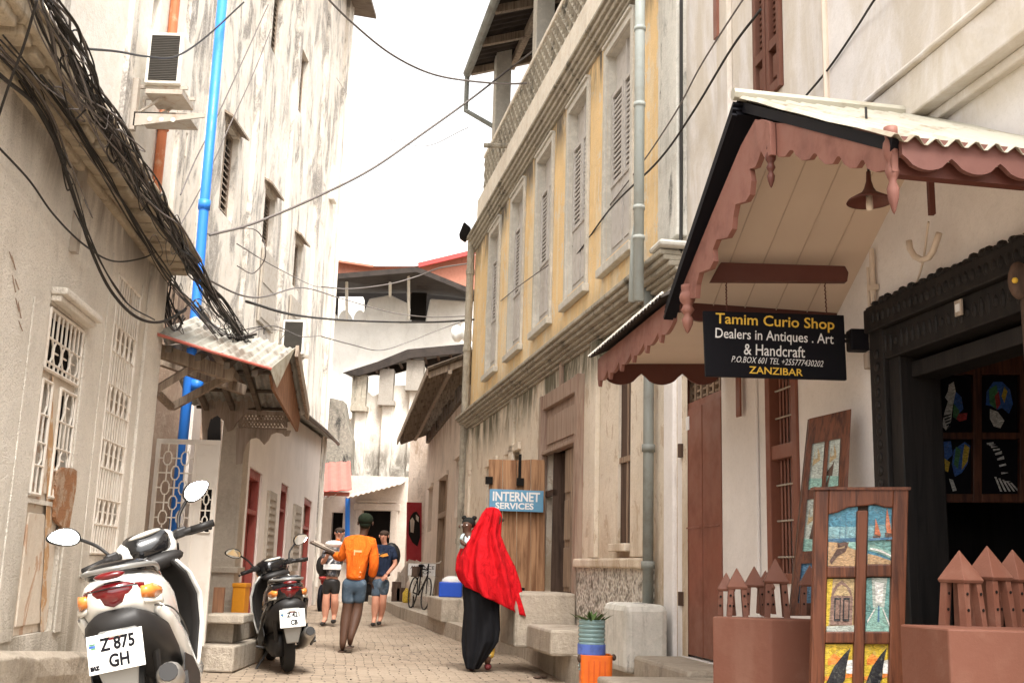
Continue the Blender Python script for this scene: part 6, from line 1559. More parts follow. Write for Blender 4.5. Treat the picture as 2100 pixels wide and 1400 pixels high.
def scooter(label, plate_px, plateY, gz, head, lean, steer, scl, body, shield, seatm, lines, tailw=1.0, bars='s_black'):
    T = thing('scooter', (0, 0, 0), label, 'scooter')
    h = math.radians(head)
    R = Matrix.Rotation(math.radians(90)-h, 4, 'Z')@Matrix.Rotation(-math.radians(lean), 4, 'X')@Matrix.Diagonal((scl, scl, scl, 1))
    pl = V((-.45, 0, .53)); tgt = at(plate_px[0], plate_px[1], plateY); o = tgt-(R@pl); o.z = gz
    T.matrix_basis = Matrix.Translation(o)@R
    B, Sh = M[body], M[shield]
    # wheels
    for wx, nm in ((0, 'rear_wheel'), (1.27, 'front_wheel')):
        m = MB(); R_, r_ = .195, .05; secs = []
        n = 36
        for i in range(n+1):
            a = 2*math.pi*i/n; secs.append([V((wx+(R_+r_*1.0*math.cos(b))*math.cos(a), .052*math.sin(b)*1.05, .245+(R_+r_*math.cos(b))*math.sin(a))) for b in [2*math.pi*j/10 for j in range(10)]])
        m.loft(secs, cap=False); w = lb(m, nm, M['tyre'], T, True)
        m = MB(); m.lathe([(.05, -.045), (.15, -.03), (.165, -.04), (.165, .04), (.15, .03), (.05, .045)], (wx, 0, .245), (0, 1, 0), 24); lb(m, 'rim', M['s_mat'], w)
    # tail body: one lofted shell from seat front to tail tip
    secs = [sring(-.36, .055, .80, .72), sring(-.34, .105*tailw, .825, .70), sring(-.28, .145*tailw, .85, .66), sring(-.16, .175*tailw, .865, .60), sring(0, .195*tailw, .86, .54), sring(.16, .20, .83, .47), sring(.32, .185, .79, .40), sring(.46, .16, .74, .33), sring(.54, .14, .66, .30)]
    m = MB(); m.loft(secs); bd = lb(m, 'body', B, T, True)
    # side skirts running down to the floorboard
    for sy in (-1, 1):
        m = MB(); secs = []
        for (x, y, zt, zb, t) in ((-.22, .178, .71, .66, .012), (-.06, .197, .67, .58, .02), (.12, .207, .60, .46, .03), (.34, .205, .53, .28, .035), (.52, .195, .45, .22, .03), (.72, .19, .34, .20, .03), (.95, .18, .36, .24, .02)):
            secs.append([V((x, sy*(y-t), zt)), V((x, sy*y, zt-.015)), V((x, sy*(y+.012), (zt+zb)/2)), V((x, sy*(y-.01), zb)), V((x, sy*(y-t-.02), zb))])
        m.loft(secs); lb(m, 'side_panel', B, T, True)
        m = MB(); m.prism([V((.05, sy*.214, .44)), V((.30, sy*.216, .40)), V((.52, sy*.212, .30)), V((.45, sy*.210, .20)), (.2, sy*.208, .26), V((.02, sy*.205, .36))], (0, sy*.006, 0)); lb(m, 'side_trim', M['s_mat'], T)
    # seat
    secs = [sring(-.26, .10, .90, .84), sring(-.2, .135, .92, .83), sring(-.02, .15, .915, .82), sring(.12, .15, .875, .79), sring(.24, .14, .855, .76), sring(.42, .13, .84, .73), sring(.50, .10, .81, .72)]
    m = MB(); m.loft(secs); lb(m, 'seat', M[seatm], T, True)
    # grab rail
    m = MB(); m.tube(cat([(.04, .150, .855), (-.12, .158, .878), (-.26, .115, .882), (-.315, 0, .884), (-.26, -.115, .882), (-.12, -.158, .878), (.04, -.150, .855)], 5), .012, 8); lb(m, 'grab_rail', M['s_grey'], T, True)
    # tail lamp and indicators
    m = MB(); secs = []
    for i in range(9):
        u = -1+2*i/8; y = u*.132; x = -.372+.062*u*u; zt = .828-.022*u*u; zb = .715+.050*abs(u)
        secs.append([V((x+.03, y, zt)), V((x, y, zt-.012)), V((x-.004*(1-u*u), y, (zt+zb)/2)), V((x+.006, y, zb)), V((x+.05, y, zb))])
    m.loft(secs); tl_ = lb(m, 'tail_light', M['s_red'], T, True)
    m = MB(); m.tube([(-.362, -.11, .795), (-.382, 0, .80), (-.362, .11, .795)], .0035, 5); lb(m, 'lens_rib', M['s_black'], tl_)
    m = MB(); m.tube(cat([(-.30, -.165, .69), (-.1, -.205, .665), (.15, -.212, .60), (.40, -.205, .50)], 4), .004, 5); m.tube(cat([(-.30, .165, .69), (-.1, .205, .665), (.15, .212, .60), (.40, .205, .50)], 4), .004, 5); lb(m, 'panel_seam', M['s_mat'], bd)
    for sy in (-1, 1):
        m = MB(); m.tube(cat([(.84, sy*.16, .99), (.90, sy*.14, .90), (.95, sy*.05, .80), (.97, sy*.03, .70)], 4), .006, 6); lb(m, 'brake_cable', M['s_mat'], T)
    m = MB(); m.ball((-.372, 0, .855), (.03, .07, .018), 12, 6); lb(m, 'reflector_top', M['s_red'], T, True)
    for sy in (-1, 1):
        m = MB(); m.loft([[V((-.325+dx, sy*.118, z)) for dx, z in ((0, .785), (-.012, .765), (0, .735), (.03, .76))], [V((-.27+dx, sy*.165, z)) for dx, z in ((0, .79), (-.014, .765), (0, .725), (.03, .76))], [V((-.19+dx, sy*.188, z)) for dx, z in ((0, .765), (-.006, .755), (0, .735), (.03, .75))]])
        lb(m, 'indicator', M['s_org'], T, True)
        m = MB(); m.loft([[V((-.31+dx, sy*.125, z)) for dx, z in ((0, .735), (-.01, .72), (0, .705), (.03, .72))], [V((-.2+dx, sy*.188, z)) for dx, z in ((0, .733), (-.01, .71), (0, .69), (.03, .7))]]); lb(m, 'clear_lens', M['s_clear'], T, True)
    # dark tail underside, rear mudguard and plate holder
    m = MB(); m.loft([sring(-.350, .105, .705, .60, .6), sring(-.28, .155, .69, .53, .6), sring(-.10, .19, .66, .43, .6), sring(.2, .19, .56, .32, .6), sring(.4, .17, .5, .28, .6)]); lb(m, 'tail_underside', M['s_mat'], T, True)
    m = MB(); m.loft([[V((-.33, -.08, .63)), V((-.335, .08, .63)), V((-.30, .07, .62)), V((-.30, -.07, .62))], [V((-.42, -.10, .575)), V((-.42, .10, .575)), V((-.38, .09, .56)), V((-.38, -.09, .56))], [V((-.445, -.09, .46)), V((-.445, .09, .46)), V((-.41, .08, .46)), V((-.41, -.08, .46))], [V((-.40, -.055, .30)), V((-.40, .055, .30)), V((-.37, .05, .30)), V((-.37, -.05, .30))]])
    lb(m, 'mudguard', M['s_grey'], T, bevel=.01)
    m = MB(); m.box((-.435, 0, .605), (.03, .07, .025)); lb(m, 'plate_lamp', M['s_clear'], T, bevel=.004)
    m = MB(); m.box((-.43, 0, .580), (.03, .055, .022)); lb(m, 'reflector', M['s_red'], T, bevel=.003)
    pm = Matrix.Translation(pl)@Matrix.Rotation(math.radians(8), 4, 'Y')
    m = MB(); m.box((0, 0, 0), (.004, .235, .165)); m.xf(pm); po = lb(m, 'number_plate', M['plate'], T, bevel=.002)
    F = pm@frame((-.0035, 0, 0), (0, -1, 0), (0, 0, 1))
    for (tx, sz, x, y, sx_) in lines:
        tm = textmesh(tx, sz, F@Matrix.Translation((x, y, 0)), None, ext=.0004, sx=sx_, bold=.0025); lb(tm, 'lettering', M['signblack'], po)
    m = MB(); m.box((-.003, .095, .035), (.002, .026, .010)); m.xf(pm); lb(m, 'plate_emblem', M['p_blu'], po)
    m = MB(); m.box((-.003, .095, .045), (.002, .026, .006)); m.box((-.003, .090, .026), (.002, .02, .006)); m.xf(pm); lb(m, 'plate_emblem', M['p_grn'], po)
    # engine, swing arm, exhaust, stand
    m = MB(); m.loft([sring(-.10, .06, .36, .16), sring(.1, .09, .40, .14), sring(.35, .10, .42, .16), sring(.5, .08, .36, .2)]); m.xf(Matrix.Translation((0, .07, 0))); lb(m, 'engine', M['s_mat'], T, True)
    m = MB(); m.tube([(.45, -.08, .22), (.25, -.13, .20), (.12, -.16, .22)], .022, 8); m.tube([(.14, -.165, .235), (.0, -.17, .28), (-.26, -.18, .37), (-.30, -.182, .385)], [.045, .062, .062, .045], 14); ex = lb(m, 'exhaust', M['steel'], T, True)
    m = MB(); m.tube([(-.29, -.182, .382), (-.315, -.184, .39)], .042, 12); m.obox((-.2, -.25, .31), (.25, 0, -.085), (0, .02, 0), (.02, 0, .06)); lb(m, 'exhaust_cap', M['s_mat'], ex)
    m = MB(); m.tube([(-.06, .10, .26), (-.22, .14, .60)], .022, 8); m.tube([(-.06, -.10, .26), (-.2, -.13, .58)], .018, 8); lb(m, 'shock_absorber', M['s_mat'], T)
    m = MB(); m.tube([(.42, .12, .2), (.34, .28, .0)], .012, 6); lb(m, 'side_stand', M['s_mat'], T)
    m = MB(); m.tube([(.12, -.2, .24), (.12, -.30, .26)], .014, 6); m.tube([(.12, .2, .24), (.12, .28, .26)], .014, 6); lb(m, 'footpeg', M['s_mat'], T)
    # floorboard, leg shield
    m = MB(); m.obox((.50, -.17, .27), (.42, 0, 0), (0, .34, 0), (0, 0, .05)); lb(m, 'floorboard', M['s_mat'], T, bevel=.01)
    def shield_(x0, off, hwk, mat, nm):
        m = MB(); secs = []
        for (x, z, hw) in ((.90, .27, .17), (.93, .40, .20), (.95, .55, .235), (.93, .70, .245), (.89, .82, .21), (.86, .90, .15)):
            secs.append([V((x+x0+.09-.17*(abs(u)**2), u*hw*hwk, z)) for u in [-1+2*i/10 for i in range(11)]])
        m.loft(secs, closed=False); return lb(m, nm, mat, T, True, solid=.012)
    shield_(.0, 0, 1.0, Sh, 'leg_shield'); shield_(-.028, 0, .90, M['s_mat'], 'leg_shield_inner')
    m = MB(); m.loft([sring(.98, .10, .86, .45), sring(1.08, .09, .80, .42), sring(1.14, .05, .7, .45)]); lb(m, 'front_cowl', Sh, T, True)
    m = MB(); m.tube([(.92, 0, .92), (1.27, 0, .25)], .03, 8)
    lb(m, 'steering_column', M['s_mat'], T)
    # steered assembly
    axd = V((-.42, 0, .9)).normalized(); o_ = V((.88, 0, .92))
    S_ = Matrix.Translation(o_)@Matrix.Rotation(math.radians(steer), 4, axd)@Matrix.Translation(-o_)
    m = MB(); secs = []
    for i in range(13):
        a = math.pi*(.10+.9*i/12)-.35; secs.append([V((1.27+.285*math.cos(a), y, .245+.285*math.sin(a))) for y in (-.065, -.04, .04, .065)])
    m.loft(secs, closed=False); m.xf(S_); lb(m, 'front_mudguard', Sh, T, True, solid=.008)
    m = MB(); m.loft([sring(.78, .05, 1.02, .93), sring(.80, .13, 1.05, .91), sring(.87, .175, 1.075, .89), sring(.95, .16, 1.07, .89), sring(1.03, .10, 1.03, .90), sring(1.06, .04, .99, .92)]); m.xf(S_); hc = lb(m, 'handlebar_cowl', Sh if bars == 's_white' else M[bars], T, True)
    m = MB(); m.loft([sring(.765, .07, 1.015, .955), sring(.80, .12, 1.065, .93), sring(.86, .125, 1.09, 1.0), sring(.92, .08, 1.085, 1.04)]); m.xf(S_); lb(m, 'instrument_panel', M['s_black'], hc, True)
    m = MB(); m.ball((.825, 0, 1.068), (.045, .095, .018), 16, 8); m.xf(S_); lb(m, 'dial_glass', M['s_clear'], hc, True)
    m = MB(); m.ball((.80, 0, .90), (.06, .16, .05), 14, 8); m.xf(S_); lb(m, 'cowl_underside', M['s_mat'], hc, True)
    for sy in (-1, 1):
        m = MB(); m.tube([(.86, sy*.12, 1.0), (.83, sy*.24, 1.005), (.79, sy*.36, .995)], [.02, .02, .018], 10); m.tube([(.815, sy*.25, 1.004), (.785, sy*.375, .995)], .021, 10); m.xf(S_); gp_ = lb(m, 'grip', M['s_mat'], T, True)
        m = MB(); m.tube([(.90, sy*.20, 1.0), (.895, sy*.27, .985), (.86, sy*.37, .975)], [.01, .008, .007], 6); m.ball((.86, sy*.372, .975), .011, 8, 6); m.xf(S_); lb(m, 'lever', M['s_mat'], gp_, True)
        m = MB(); m.box((.855, sy*.20, 1.01), (.07, .07, .055)); m.xf(S_); lb(m, 'switch_housing', M['s_mat'], gp_, bevel=.012)
        m = MB(); m.tube(cat([(.87, sy*.20, 1.03), (.90, sy*.235, 1.10), (.905, sy*.29, 1.155), (.90, sy*.33, 1.185)], 5), [.0095]*16, 8); m.xf(S_); st = lb(m, 'mirror_stalk', M['s_mat'], T, True)
        # mirror: pointed oval housing with a bright glass facing back
        c = V((.90, sy*.385, 1.21)); m = MB(); g_ = MB()
        def oval(k, x):
            P = []
            for i in range(24):
                a = 2*math.pi*i/24; dz_ = .052*k*math.sin(a); P.append(c+V((x+.38*dz_, sy*.085*k*math.copysign(abs(math.cos(a))**1.0, math.cos(a)), .052*k*math.sin(a)*(1-.25*math.cos(a))+.018*math.cos(a))))
            return P
        m.loft([oval(1, -.004), oval(1.04, .004), oval(.8, .028), oval(.3, .04)]); m.xf(S_); mh = lb(m, 'mirror_housing', M['s_black'], st, True)
        g_.poly(oval(.90, -.0055)); g_.xf(S_); lb(g_, 'mirror_glass', M['mirror'], mh)
    return T
scooter('white scooter parked nearest with large plate, black handlebars and bright mirrors', (238, 1328), 4.85, .27, -9, 13, 27, .98, 's_white', 's_white', 's_black', (('Z 875', .075, .012, .033, .80), ('GH', .075, .012, -.040, .80), ('EAZ', .022, -.092, -.058, .9)), bars='s_white')
scooter('black scooter with white front shield parked further up by the pale house', (598, 1296), 11.85, 0.0, -19, 6, 18, 1.12, 's_black', 's_white', 's_black', (('Z 421', .06, .012, .030, .85), ('CB', .06, .012, -.040, .85)), bars='s_black')
# ================================================================ people
def skinm(nodes, edges, root=None, sub=2):
    """nodes: {name:(x,y,z,r[,ry])}; skin-modified tube figure returned as MB"""
    me = bpy.data.meshes.new('sk'); names = list(nodes); ix = {n: i for i, n in enumerate(names)}
    me.from_pydata([nodes[n][:3] for n in names], [(ix[a], ix[b]) for a, b in edges], [])
    ob = bpy.data.objects.new('sk', me); COL.objects.link(ob)
    md = ob.modifiers.new('s', 'SKIN'); md.use_smooth_shade = True
    if not me.skin_vertices: 
        bpy.context.view_layer.objects.active = ob; bpy.ops.mesh.customdata_skin_add()
    for n in names:
        sv = me.skin_vertices[0].data[ix[n]]; q = nodes[n]; sv.radius = (q[3], q[4] if len(q) > 4 else q[3]); sv.use_root = (n == root)
    if sub: sb = ob.modifiers.new('b', 'SUBSURF'); sb.levels = sub; sb.render_levels = sub
    dg = bpy.context.evaluated_depsgraph_get(); dg.update()
    em = bpy.data.meshes.new_from_object(ob.evaluated_get(dg)); mb = MB()
    mb.v = [v.co.copy() for v in em.vertices]; mb.f = [list(p.vertices) for p in em.polygons]; mb.m = [0]*len(mb.f)
    bpy.data.objects.remove(ob); bpy.data.meshes.remove(em); return mb
def chain(pts, mb=None, n=10):
    """tapered limb: pts (x,y,z,r)"""
    mb = mb or MB(); c = cat([p[:3] for p in pts], 5); k = len(pts)
    rs = []
    for i in range(len(c)):
        t = i/5; a = min(int(t), k-1); b = min(a+1, k-1); f = t-a; rs.append(pts[a][3]*(1-f)+pts[b][3]*f)
    return mb.tube(c, rs, n)
def cloth(name, c, amt=.7):
    N = NT(name)
    w = N.noise((1.2, 1.2, .55), 9, 4, .55, 1.2); f = N.noise((1, 1, 1), 60, 2)
    N.bump(N.mul(w, N.mul(f, .1), 'ADD'), amt, .06)
    return N.out(N.mix(N.ramp(w, .35, .7), c, tuple(x*.72 for x in c[:3])+(1,)), .9, 0, .1)
SK1 = flat('skin_brown', L(.085, .042, .026), .55, var=.2); SK2 = flat('skin_light', L(.56, .27, .18), .55, var=.2)
HR1 = flat('hair_black', L(.012, .012, .010), .9, var=.4); HR2 = flat('hair_dark_brown', L(.05, .03, .02), .8)
def hand(mb, w, d, up, r=.0085, L_=.075, curl=.5):
    """palm and five fingers: wrist w, pointing d, palm normal up"""
    w, d, up = V(w), V(d).normalized(), V(up).normalized(); sd = d.cross(up).normalized()
    mb.loft([[w+sd*a*.028+up*b*.014 for a, b in ((-1, -1), (1, -1), (1, 1), (-1, 1))], [w+d*.045+sd*a*.040+up*b*.014 for a, b in ((-1, -1), (1, -1), (1, 1), (-1, 1))], [w+d*.085+sd*a*.040+up*b*.011 for a, b in ((-1, -1), (1, -1), (1, 1), (-1, 1))]])
    for i, k in enumerate((.85, 1.0, .95, .75)):
        o = w+d*.08+sd*(-.030+.020*i); a = o+d*L_*.45*k-up*curl*.012; b = a+(d*(1-curl*.6)-up*curl).normalized()*L_*.35*k; c = b+(d*(1-curl)-up*curl*1.2).normalized()*L_*.25*k
        mb.tube([o, a, b, c], [r, r*.95, r*.85, r*.7], 6)
    o = w+d*.025-sd*.028; a = o-sd*.022+d*.028-up*.008; b = a+d*.03-sd*.004-up*.012; mb.tube([o, a, b], [r*1.15, r, r*.8], 6)
def body(T, X, skin, head_r=1.0):
    """X: joint dictionary in metres, local; one continuous skinned body"""
    n = {}; e = []
    def a(k, r, ry=None): n[k] = (*X[k], r) if ry is None else (*X[k], r, ry)
    a('pelvis', .10, .075); a('chest', .105, .075); a('neck', .052); a('jaw', .062, .07); a('head', .082*head_r, .092*head_r); a('crown', .062*head_r, .07*head_r)
    e += [('pelvis', 'chest'), ('chest', 'neck'), ('neck', 'jaw'), ('jaw', 'head'), ('head', 'crown')]
    for s_ in 'LR':
        a('sh'+s_, .055); a('el'+s_, .048); a('wr'+s_, .034); a('hip'+s_, .085); a('kn'+s_, .076); a('cf'+s_, .088); a('an'+s_, .046); a('ft'+s_, .040, .030)
        e += [('chest', 'sh'+s_), ('sh'+s_, 'el'+s_), ('el'+s_, 'wr'+s_), ('pelvis', 'hip'+s_), ('hip'+s_, 'kn'+s_), ('kn'+s_, 'cf'+s_), ('cf'+s_, 'an'+s_), ('an'+s_, 'ft'+s_)]
    mb = skinm(n, e, 'pelvis', 2)
    for s_ in 'LR':
        w, el = V(X['wr'+s_]), V(X['el'+s_]); hand(mb, w, (w-el), X.get('up'+s_, (0, 1, .2)))
    return lb(mb, 'body', skin, T, True)
def garment(T, nm, mat, n, e, root, sub=2):
    return lb(skinm(n, e, root, sub), nm, mat, T, True)
def cf(X):
    for s_ in 'LR':
        k, a = V(X['kn'+s_]), V(X['an'+s_]); X['cf'+s_] = tuple(k.lerp(a, .30)+V((0, X.get('cb', .02), 0)))
    return X
def shirt(T, X, mat, sleeve=1.0, r=1.0, low='waist'):
    n = {'w': (*X['hem'], .175*r, .140*r), 'm': (*X['waist'], .168*r, .140*r), 'c': (*X['chest'], .195*r, .150*r), 'n': (*X['coll'], .070)}
    e = [('w', 'm'), ('m', 'c'), ('c', 'n')]
    for s_ in 'LR':
        sh, el, wr = V(X['sh'+s_]), V(X['el'+s_]), V(X['wr'+s_])
        n['s'+s_] = (*sh, .085*r); e.append(('c', 's'+s_))
        if sleeve <= .6: n['e'+s_] = (*sh.lerp(el, .75), .076*r); e.append(('s'+s_, 'e'+s_))
        else:
            n['e'+s_] = (*el, .072*r); n['x'+s_] = (*el.lerp(wr, .72), .062*r); e += [('s'+s_, 'e'+s_), ('e'+s_, 'x'+s_)]
    return garment(T, 'shirt', mat, n, e, 'm')
def shorts(T, X, mat, leng=.85):
    n = {'p': (*(V(X['pelvis'])+V((0, 0, .06))), .170, .14), 'q': (*(V(X['pelvis'])+V((0, 0, -.02))), .178, .15)}; e = [('p', 'q')]
    for s_ in 'LR':
        h, k = V(X['hip'+s_]), V(X['kn'+s_]); n['h'+s_] = (*h.lerp(k, .25), .110); n['k'+s_] = (*h.lerp(k, leng), .092); e += [('q', 'h'+s_), ('h'+s_, 'k'+s_)]
    return garment(T, 'shorts', mat, n, e, 'q')
def face(T, X, skin, fy, cap=None, hair=None, glasses=False):
    """fy: -1 faces the camera"""
    h = V(X['head']); m = MB(); m.ball(h+V((0, fy*.098, -.012)), (.014, .022, .020), 8, 6)
    for s_ in (-1, 1): m.ball(h+V((s_*.088, 0, -.005)), (.012, .022, .030), 8, 6)
    lb(m, 'nose_and_ears', skin, T, True)
    if not glasses:
        m = MB()
        for s_ in (-1, 1): m.ball(h+V((s_*.032, fy*.086, .008)), (.014, .008, .008), 8, 6)
        lb(m, 'eye', M['dark'], T, True)
    else:
        m = MB()
        for s_ in (-1, 1): m.ball(h+V((s_*.034, fy*.092, .010)), (.030, .012, .020), 10, 6)
        m.box(h+V((0, fy*.09, .018)), (.14, .01, .008)); lb(m, 'sunglasses', M['s_black'], T, True)
    m = MB(); m.ball(h+V((0, fy*.086, -.052)), (.026, .008, .006), 8, 6); lb(m, 'mouth', flat('lips', L(.25, .08, .06), .6), T, True)
def person(px, py, label): return thing('person', atz(px, py, .01), label, 'person')

# --- the man in orange, walking away with a bundle of prints on his left arm
T = person(712, 1335, 'man in orange long-sleeved shirt and denim shorts walking away, holding a stack of prints')
k = T.location.y/2250
def X_(px, py, y=0.0, px0=712, py0=1335): return ((px-px0)*k, y, (py0-py)*k*1.02)
X = dict(pelvis=X_(719, 1200), chest=X_(726, 1140), neck=X_(731, 1112), jaw=X_(733, 1100, .01), head=X_(734, 1086, .01), crown=X_(734, 1077, .0),
    shL=X_(700, 1126), elL=X_(690, 1158, .05), wrL=X_(664, 1150, .22), shR=X_(751, 1127), elR=X_(757, 1168, -.02), wrR=X_(749, 1203, .10),
    hipL=X_(709, 1205), knL=X_(707, 1255, .02), anL=X_(704, 1322, -.10), ftL=X_(701, 1331, .08), hipR=X_(730, 1205), knR=X_(727, 1252, .06), anR=X_(719, 1310, -.12), ftR=X_(717, 1322, .0), waist=X_(722, 1168), hem=X_(719, 1202), coll=X_(730, 1113), upR=(0, -1, .2), upL=(0, 0, 1))
body(T, cf(X), SK1)
M['orange_shirt'] = cloth('orange_cloth', L(.84, .17, .02))
M['denim'] = paint('denim', L(.055, .085, .12), .9, .45, L(.22, .27, .32), sc=12)
shirt(T, X, M['orange_shirt'], 1.0, 1.0); shorts(T, X, M['denim'], .86)
m = MB(); h = V(X['head']); m.ball(h+V((0, -.014, .028)), (.106, .116, .092), 16, 10); m.ball(h+V((0, -.045, -.035)), (.078, .060, .062), 12, 8); lb(m, 'hair', flat('dark_green_cap', L(.010, .015, .006), .95, var=.7), T, True)
m = MB()
for s_ in (-1, 1): m.ball(h+V((s_*.100, -.0, -.02)), (.014, .024, .032), 8, 6)
lb(m, 'ear', SK1, T, True)
m = MB()
for (a, b, c, d) in ((-.045, .045, 1.31, 1.335), (-.06, -.045, 1.27, 1.34), (-.03, .03, 1.10, 1.12), (-.05, -.02, 1.16, 1.18), (-.01, .05, 1.04, 1.055), (0, .05, .98, .99)):
    cx0 = X['chest'][0]; m.box((cx0+(a+b)/2, X['chest'][1]-.150+(1.31-min((c+d)/2,1.31))*.05, (c+d)/2), (b-a, .004, d-c))
lb(m, 'faded_print', flat('pale_orange_print', L(.95, .45, .22), .8), T)
m = MB(); p = V(X['ftL']); q = V(X['ftR'])
for f_ in (p, q): m.box(f_+V((0, -.03, -.030)), (.09, .25, .018))
lb(m, 'sandal', M['darkbrown'], T, bevel=.006)
m = MB(); p = V(X['wrR'])+V((-.02, .05, -.08)); m.box(p, (.06, .10, .13)); lb(m, 'strap', M['dark'], T, bevel=.01)
ST = thing('stack_of_prints', T.location+V(X['wrL']), 'flat stack of prints and a book carried by the man in orange', 'prints')
base = T.location
m = MB(); c = base+V(X_(668, 1143, .24))
for i, (w_, rot) in enumerate(((.50, .1), (.47, .25), (.44, .0), (.40, .18))):
    a = c+V((-.10, 0, .012*i)); ux = V((math.cos(rot), math.sin(rot), -.42)).normalized(); uy = V((-math.sin(rot), math.cos(rot), .1)).normalized()
    m.obox(a-ux*w_/2-uy*.15, ux*w_, uy*.30, V((0, 0, .010)), i % 2)
m.build('sheets', [M['darkbrown'], M['fret']], ST)
m = MB(); m.ball(c+V((.0, 0, .085)), (.13, .10, .05), 12, 6); m.build('crumpled_paper', M['white'], ST, smooth=True)

# --- two tourists coming the other way
T = person(672, 1281, 'tourist in black and white patterned shirt, black shorts and sunglasses facing the camera')
k = T.location.y/2250; b0 = (672, 1281)
Y_ = lambda px, py, y=0.0: X_(px, py, y, *b0)
X = dict(pelvis=Y_(675, 1196), chest=Y_(679, 1146), neck=Y_(683, 1120), jaw=Y_(684, 1112, -.02), head=Y_(685, 1104, -.01), crown=Y_(685, 1099, 0), shL=Y_(662, 1134), elL=Y_(655, 1165, -.05), wrL=Y_(668, 1148, -.28), shR=Y_(697, 1134), elR=Y_(701, 1160, -.08), wrR=Y_(690, 1128, -.22),
    hipL=Y_(668, 1200), knL=Y_(666, 1236, -.03), anL=Y_(666, 1270), ftL=Y_(664, 1278, -.16), hipR=Y_(681, 1200), knR=Y_(684, 1235, -.05), anR=Y_(683, 1264, .05), ftR=Y_(684, 1273, -.11), waist=Y_(677, 1168), hem=Y_(676, 1190), coll=Y_(682, 1123), cb=.03, upL=(0, 0, -1), upR=(0, 0, -1))
body(T, cf(X), SK2, 1.0); M['pattern'] = paint('patterned_shirt', L(.05, .05, .06), .8, .95, L(.55, .52, .50), sc=16); shirt(T, X, M['pattern'], .5); shorts(T, X, M['s_mat'], .80)
face(T, X, SK2, -1, glasses=True)
m = MB(); h = V(X['head']); m.ball(h+V((0, .02, .045)), (.098, .108, .062), 14, 8); lb(m, 'hair', HR2, T, True)
m = MB()
for s_ in 'LR': p = V(X['ft'+s_]); m.ball(p+V((0, .05, .0)), (.052, .14, .042), 10, 6); m.tube([V(X['an'+s_])+V((0, 0, -.02)), V(X['an'+s_])+V((0, 0, .06))], .045, 8)
lb(m, 'shoe', M['s_mat'], T, True)
m = MB(); m.box(V(X['waist'])+V((-.0, -.16, -.02)), (.34, .06, .10)); m.tube([V(X['shR'])+V((0, -.07, .05)), V(X['waist'])+V((-.1, -.17, .0))], .018, 6); lb(m, 'waist_bag', M['white'], T, bevel=.02)
m = MB(); m.ball(V(X['waist'])+V((-.22, .05, 0)), (.13, .12, .20), 12, 8); lb(m, 'bag', M['s_mat'], T, True)
m = MB(); p = V(X['wrR'])+V((-.03, -.05, .07)); m.box(p, (.06, .04, .09)); lb(m, 'snack', M['orange_shirt'], T, bevel=.01)

T = person(770, 1283, 'tourist in navy T-shirt with orange print and denim shorts, backpack on, facing left')
k = T.location.y/2250; b0 = (770, 1283)
X = dict(pelvis=Y_(777, 1196), chest=Y_(780, 1146), neck=Y_(780, 1124), jaw=Y_(777, 1118, -.03), head=Y_(778, 1110, -.02), crown=Y_(779, 1104, 0), shL=Y_(763, 1135), elL=Y_(757, 1162, -.04), wrL=Y_(766, 1156, -.24), shR=Y_(797, 1137), elR=Y_(804, 1164, -.02), wrR=Y_(789, 1184, -.18),
    hipL=Y_(768, 1200), knL=Y_(768, 1236, -.05), anL=Y_(767, 1270, 0), ftL=Y_(766, 1279, -.14), hipR=Y_(784, 1200), knR=Y_(782, 1236, -.02), anR=Y_(778, 1268, .12), ftR=Y_(776, 1277, .0), waist=Y_(778, 1168), hem=Y_(778, 1190), coll=Y_(780, 1127), cb=.03, upL=(0, 0, -1), upR=(0, -.3, 1))
body(T, cf(X), SK2); M['navy'] = cloth('navy_cloth', L(.025, .035, .065)); shirt(T, X, M['navy'], .5); shorts(T, X, M['denim'], .82)
face(T, X, SK2, -1)
m = MB(); h = V(X['head']); m.ball(h+V((.005, .022, .04)), (.098, .108, .070), 14, 8); lb(m, 'hair', HR2, T, True)
m = MB(); c = V(X['chest'])+V((0, -.155, 0))
m.prism([c+V((-.11, 0, .02)), c+V((-.03, 0, .0)), c+V((.07, 0, .03)), c+V((.10, 0, -.02)), c+V((0, 0, -.05)), c+V((-.09, 0, -.03))], (0, .02, 0)); lb(m, 'shirt_print', flat('orange_yellow_print', L(.75, .30, .05), .8, var=.6), T)
m = MB(); m.ball(V(X['chest'])+V((.10, .20, -.02)), (.20, .13, .26), 14, 8); lb(m, 'backpack', M['s_mat'], T, True)
m = MB()
for s_ in 'LR': p = V(X['ft'+s_]); m.ball(p+V((0, .05, .0)), (.05, .13, .04), 10, 6)
lb(m, 'shoe', M['s_mat'], T, True)
m = MB(); m.tube([V(X['wrL'])+V((.16, -.08, .14)), V(X['wrL'])+V((-.02, -.06, .0)), V(X['wrL'])+V((-.22, .05, -.30))], .014, 6); lb(m, 'folded_umbrella', M['s_mat'], T, True)

# --- the woman in red with a child on her hip
W0 = (968, 1373)
T = person(*W0, 'woman in long blowing red shawl and black dress walking away, child on her hip')
k = T.location.y/2250
Z_ = lambda px, py, y=0.0: X_(px, py, y, *W0)
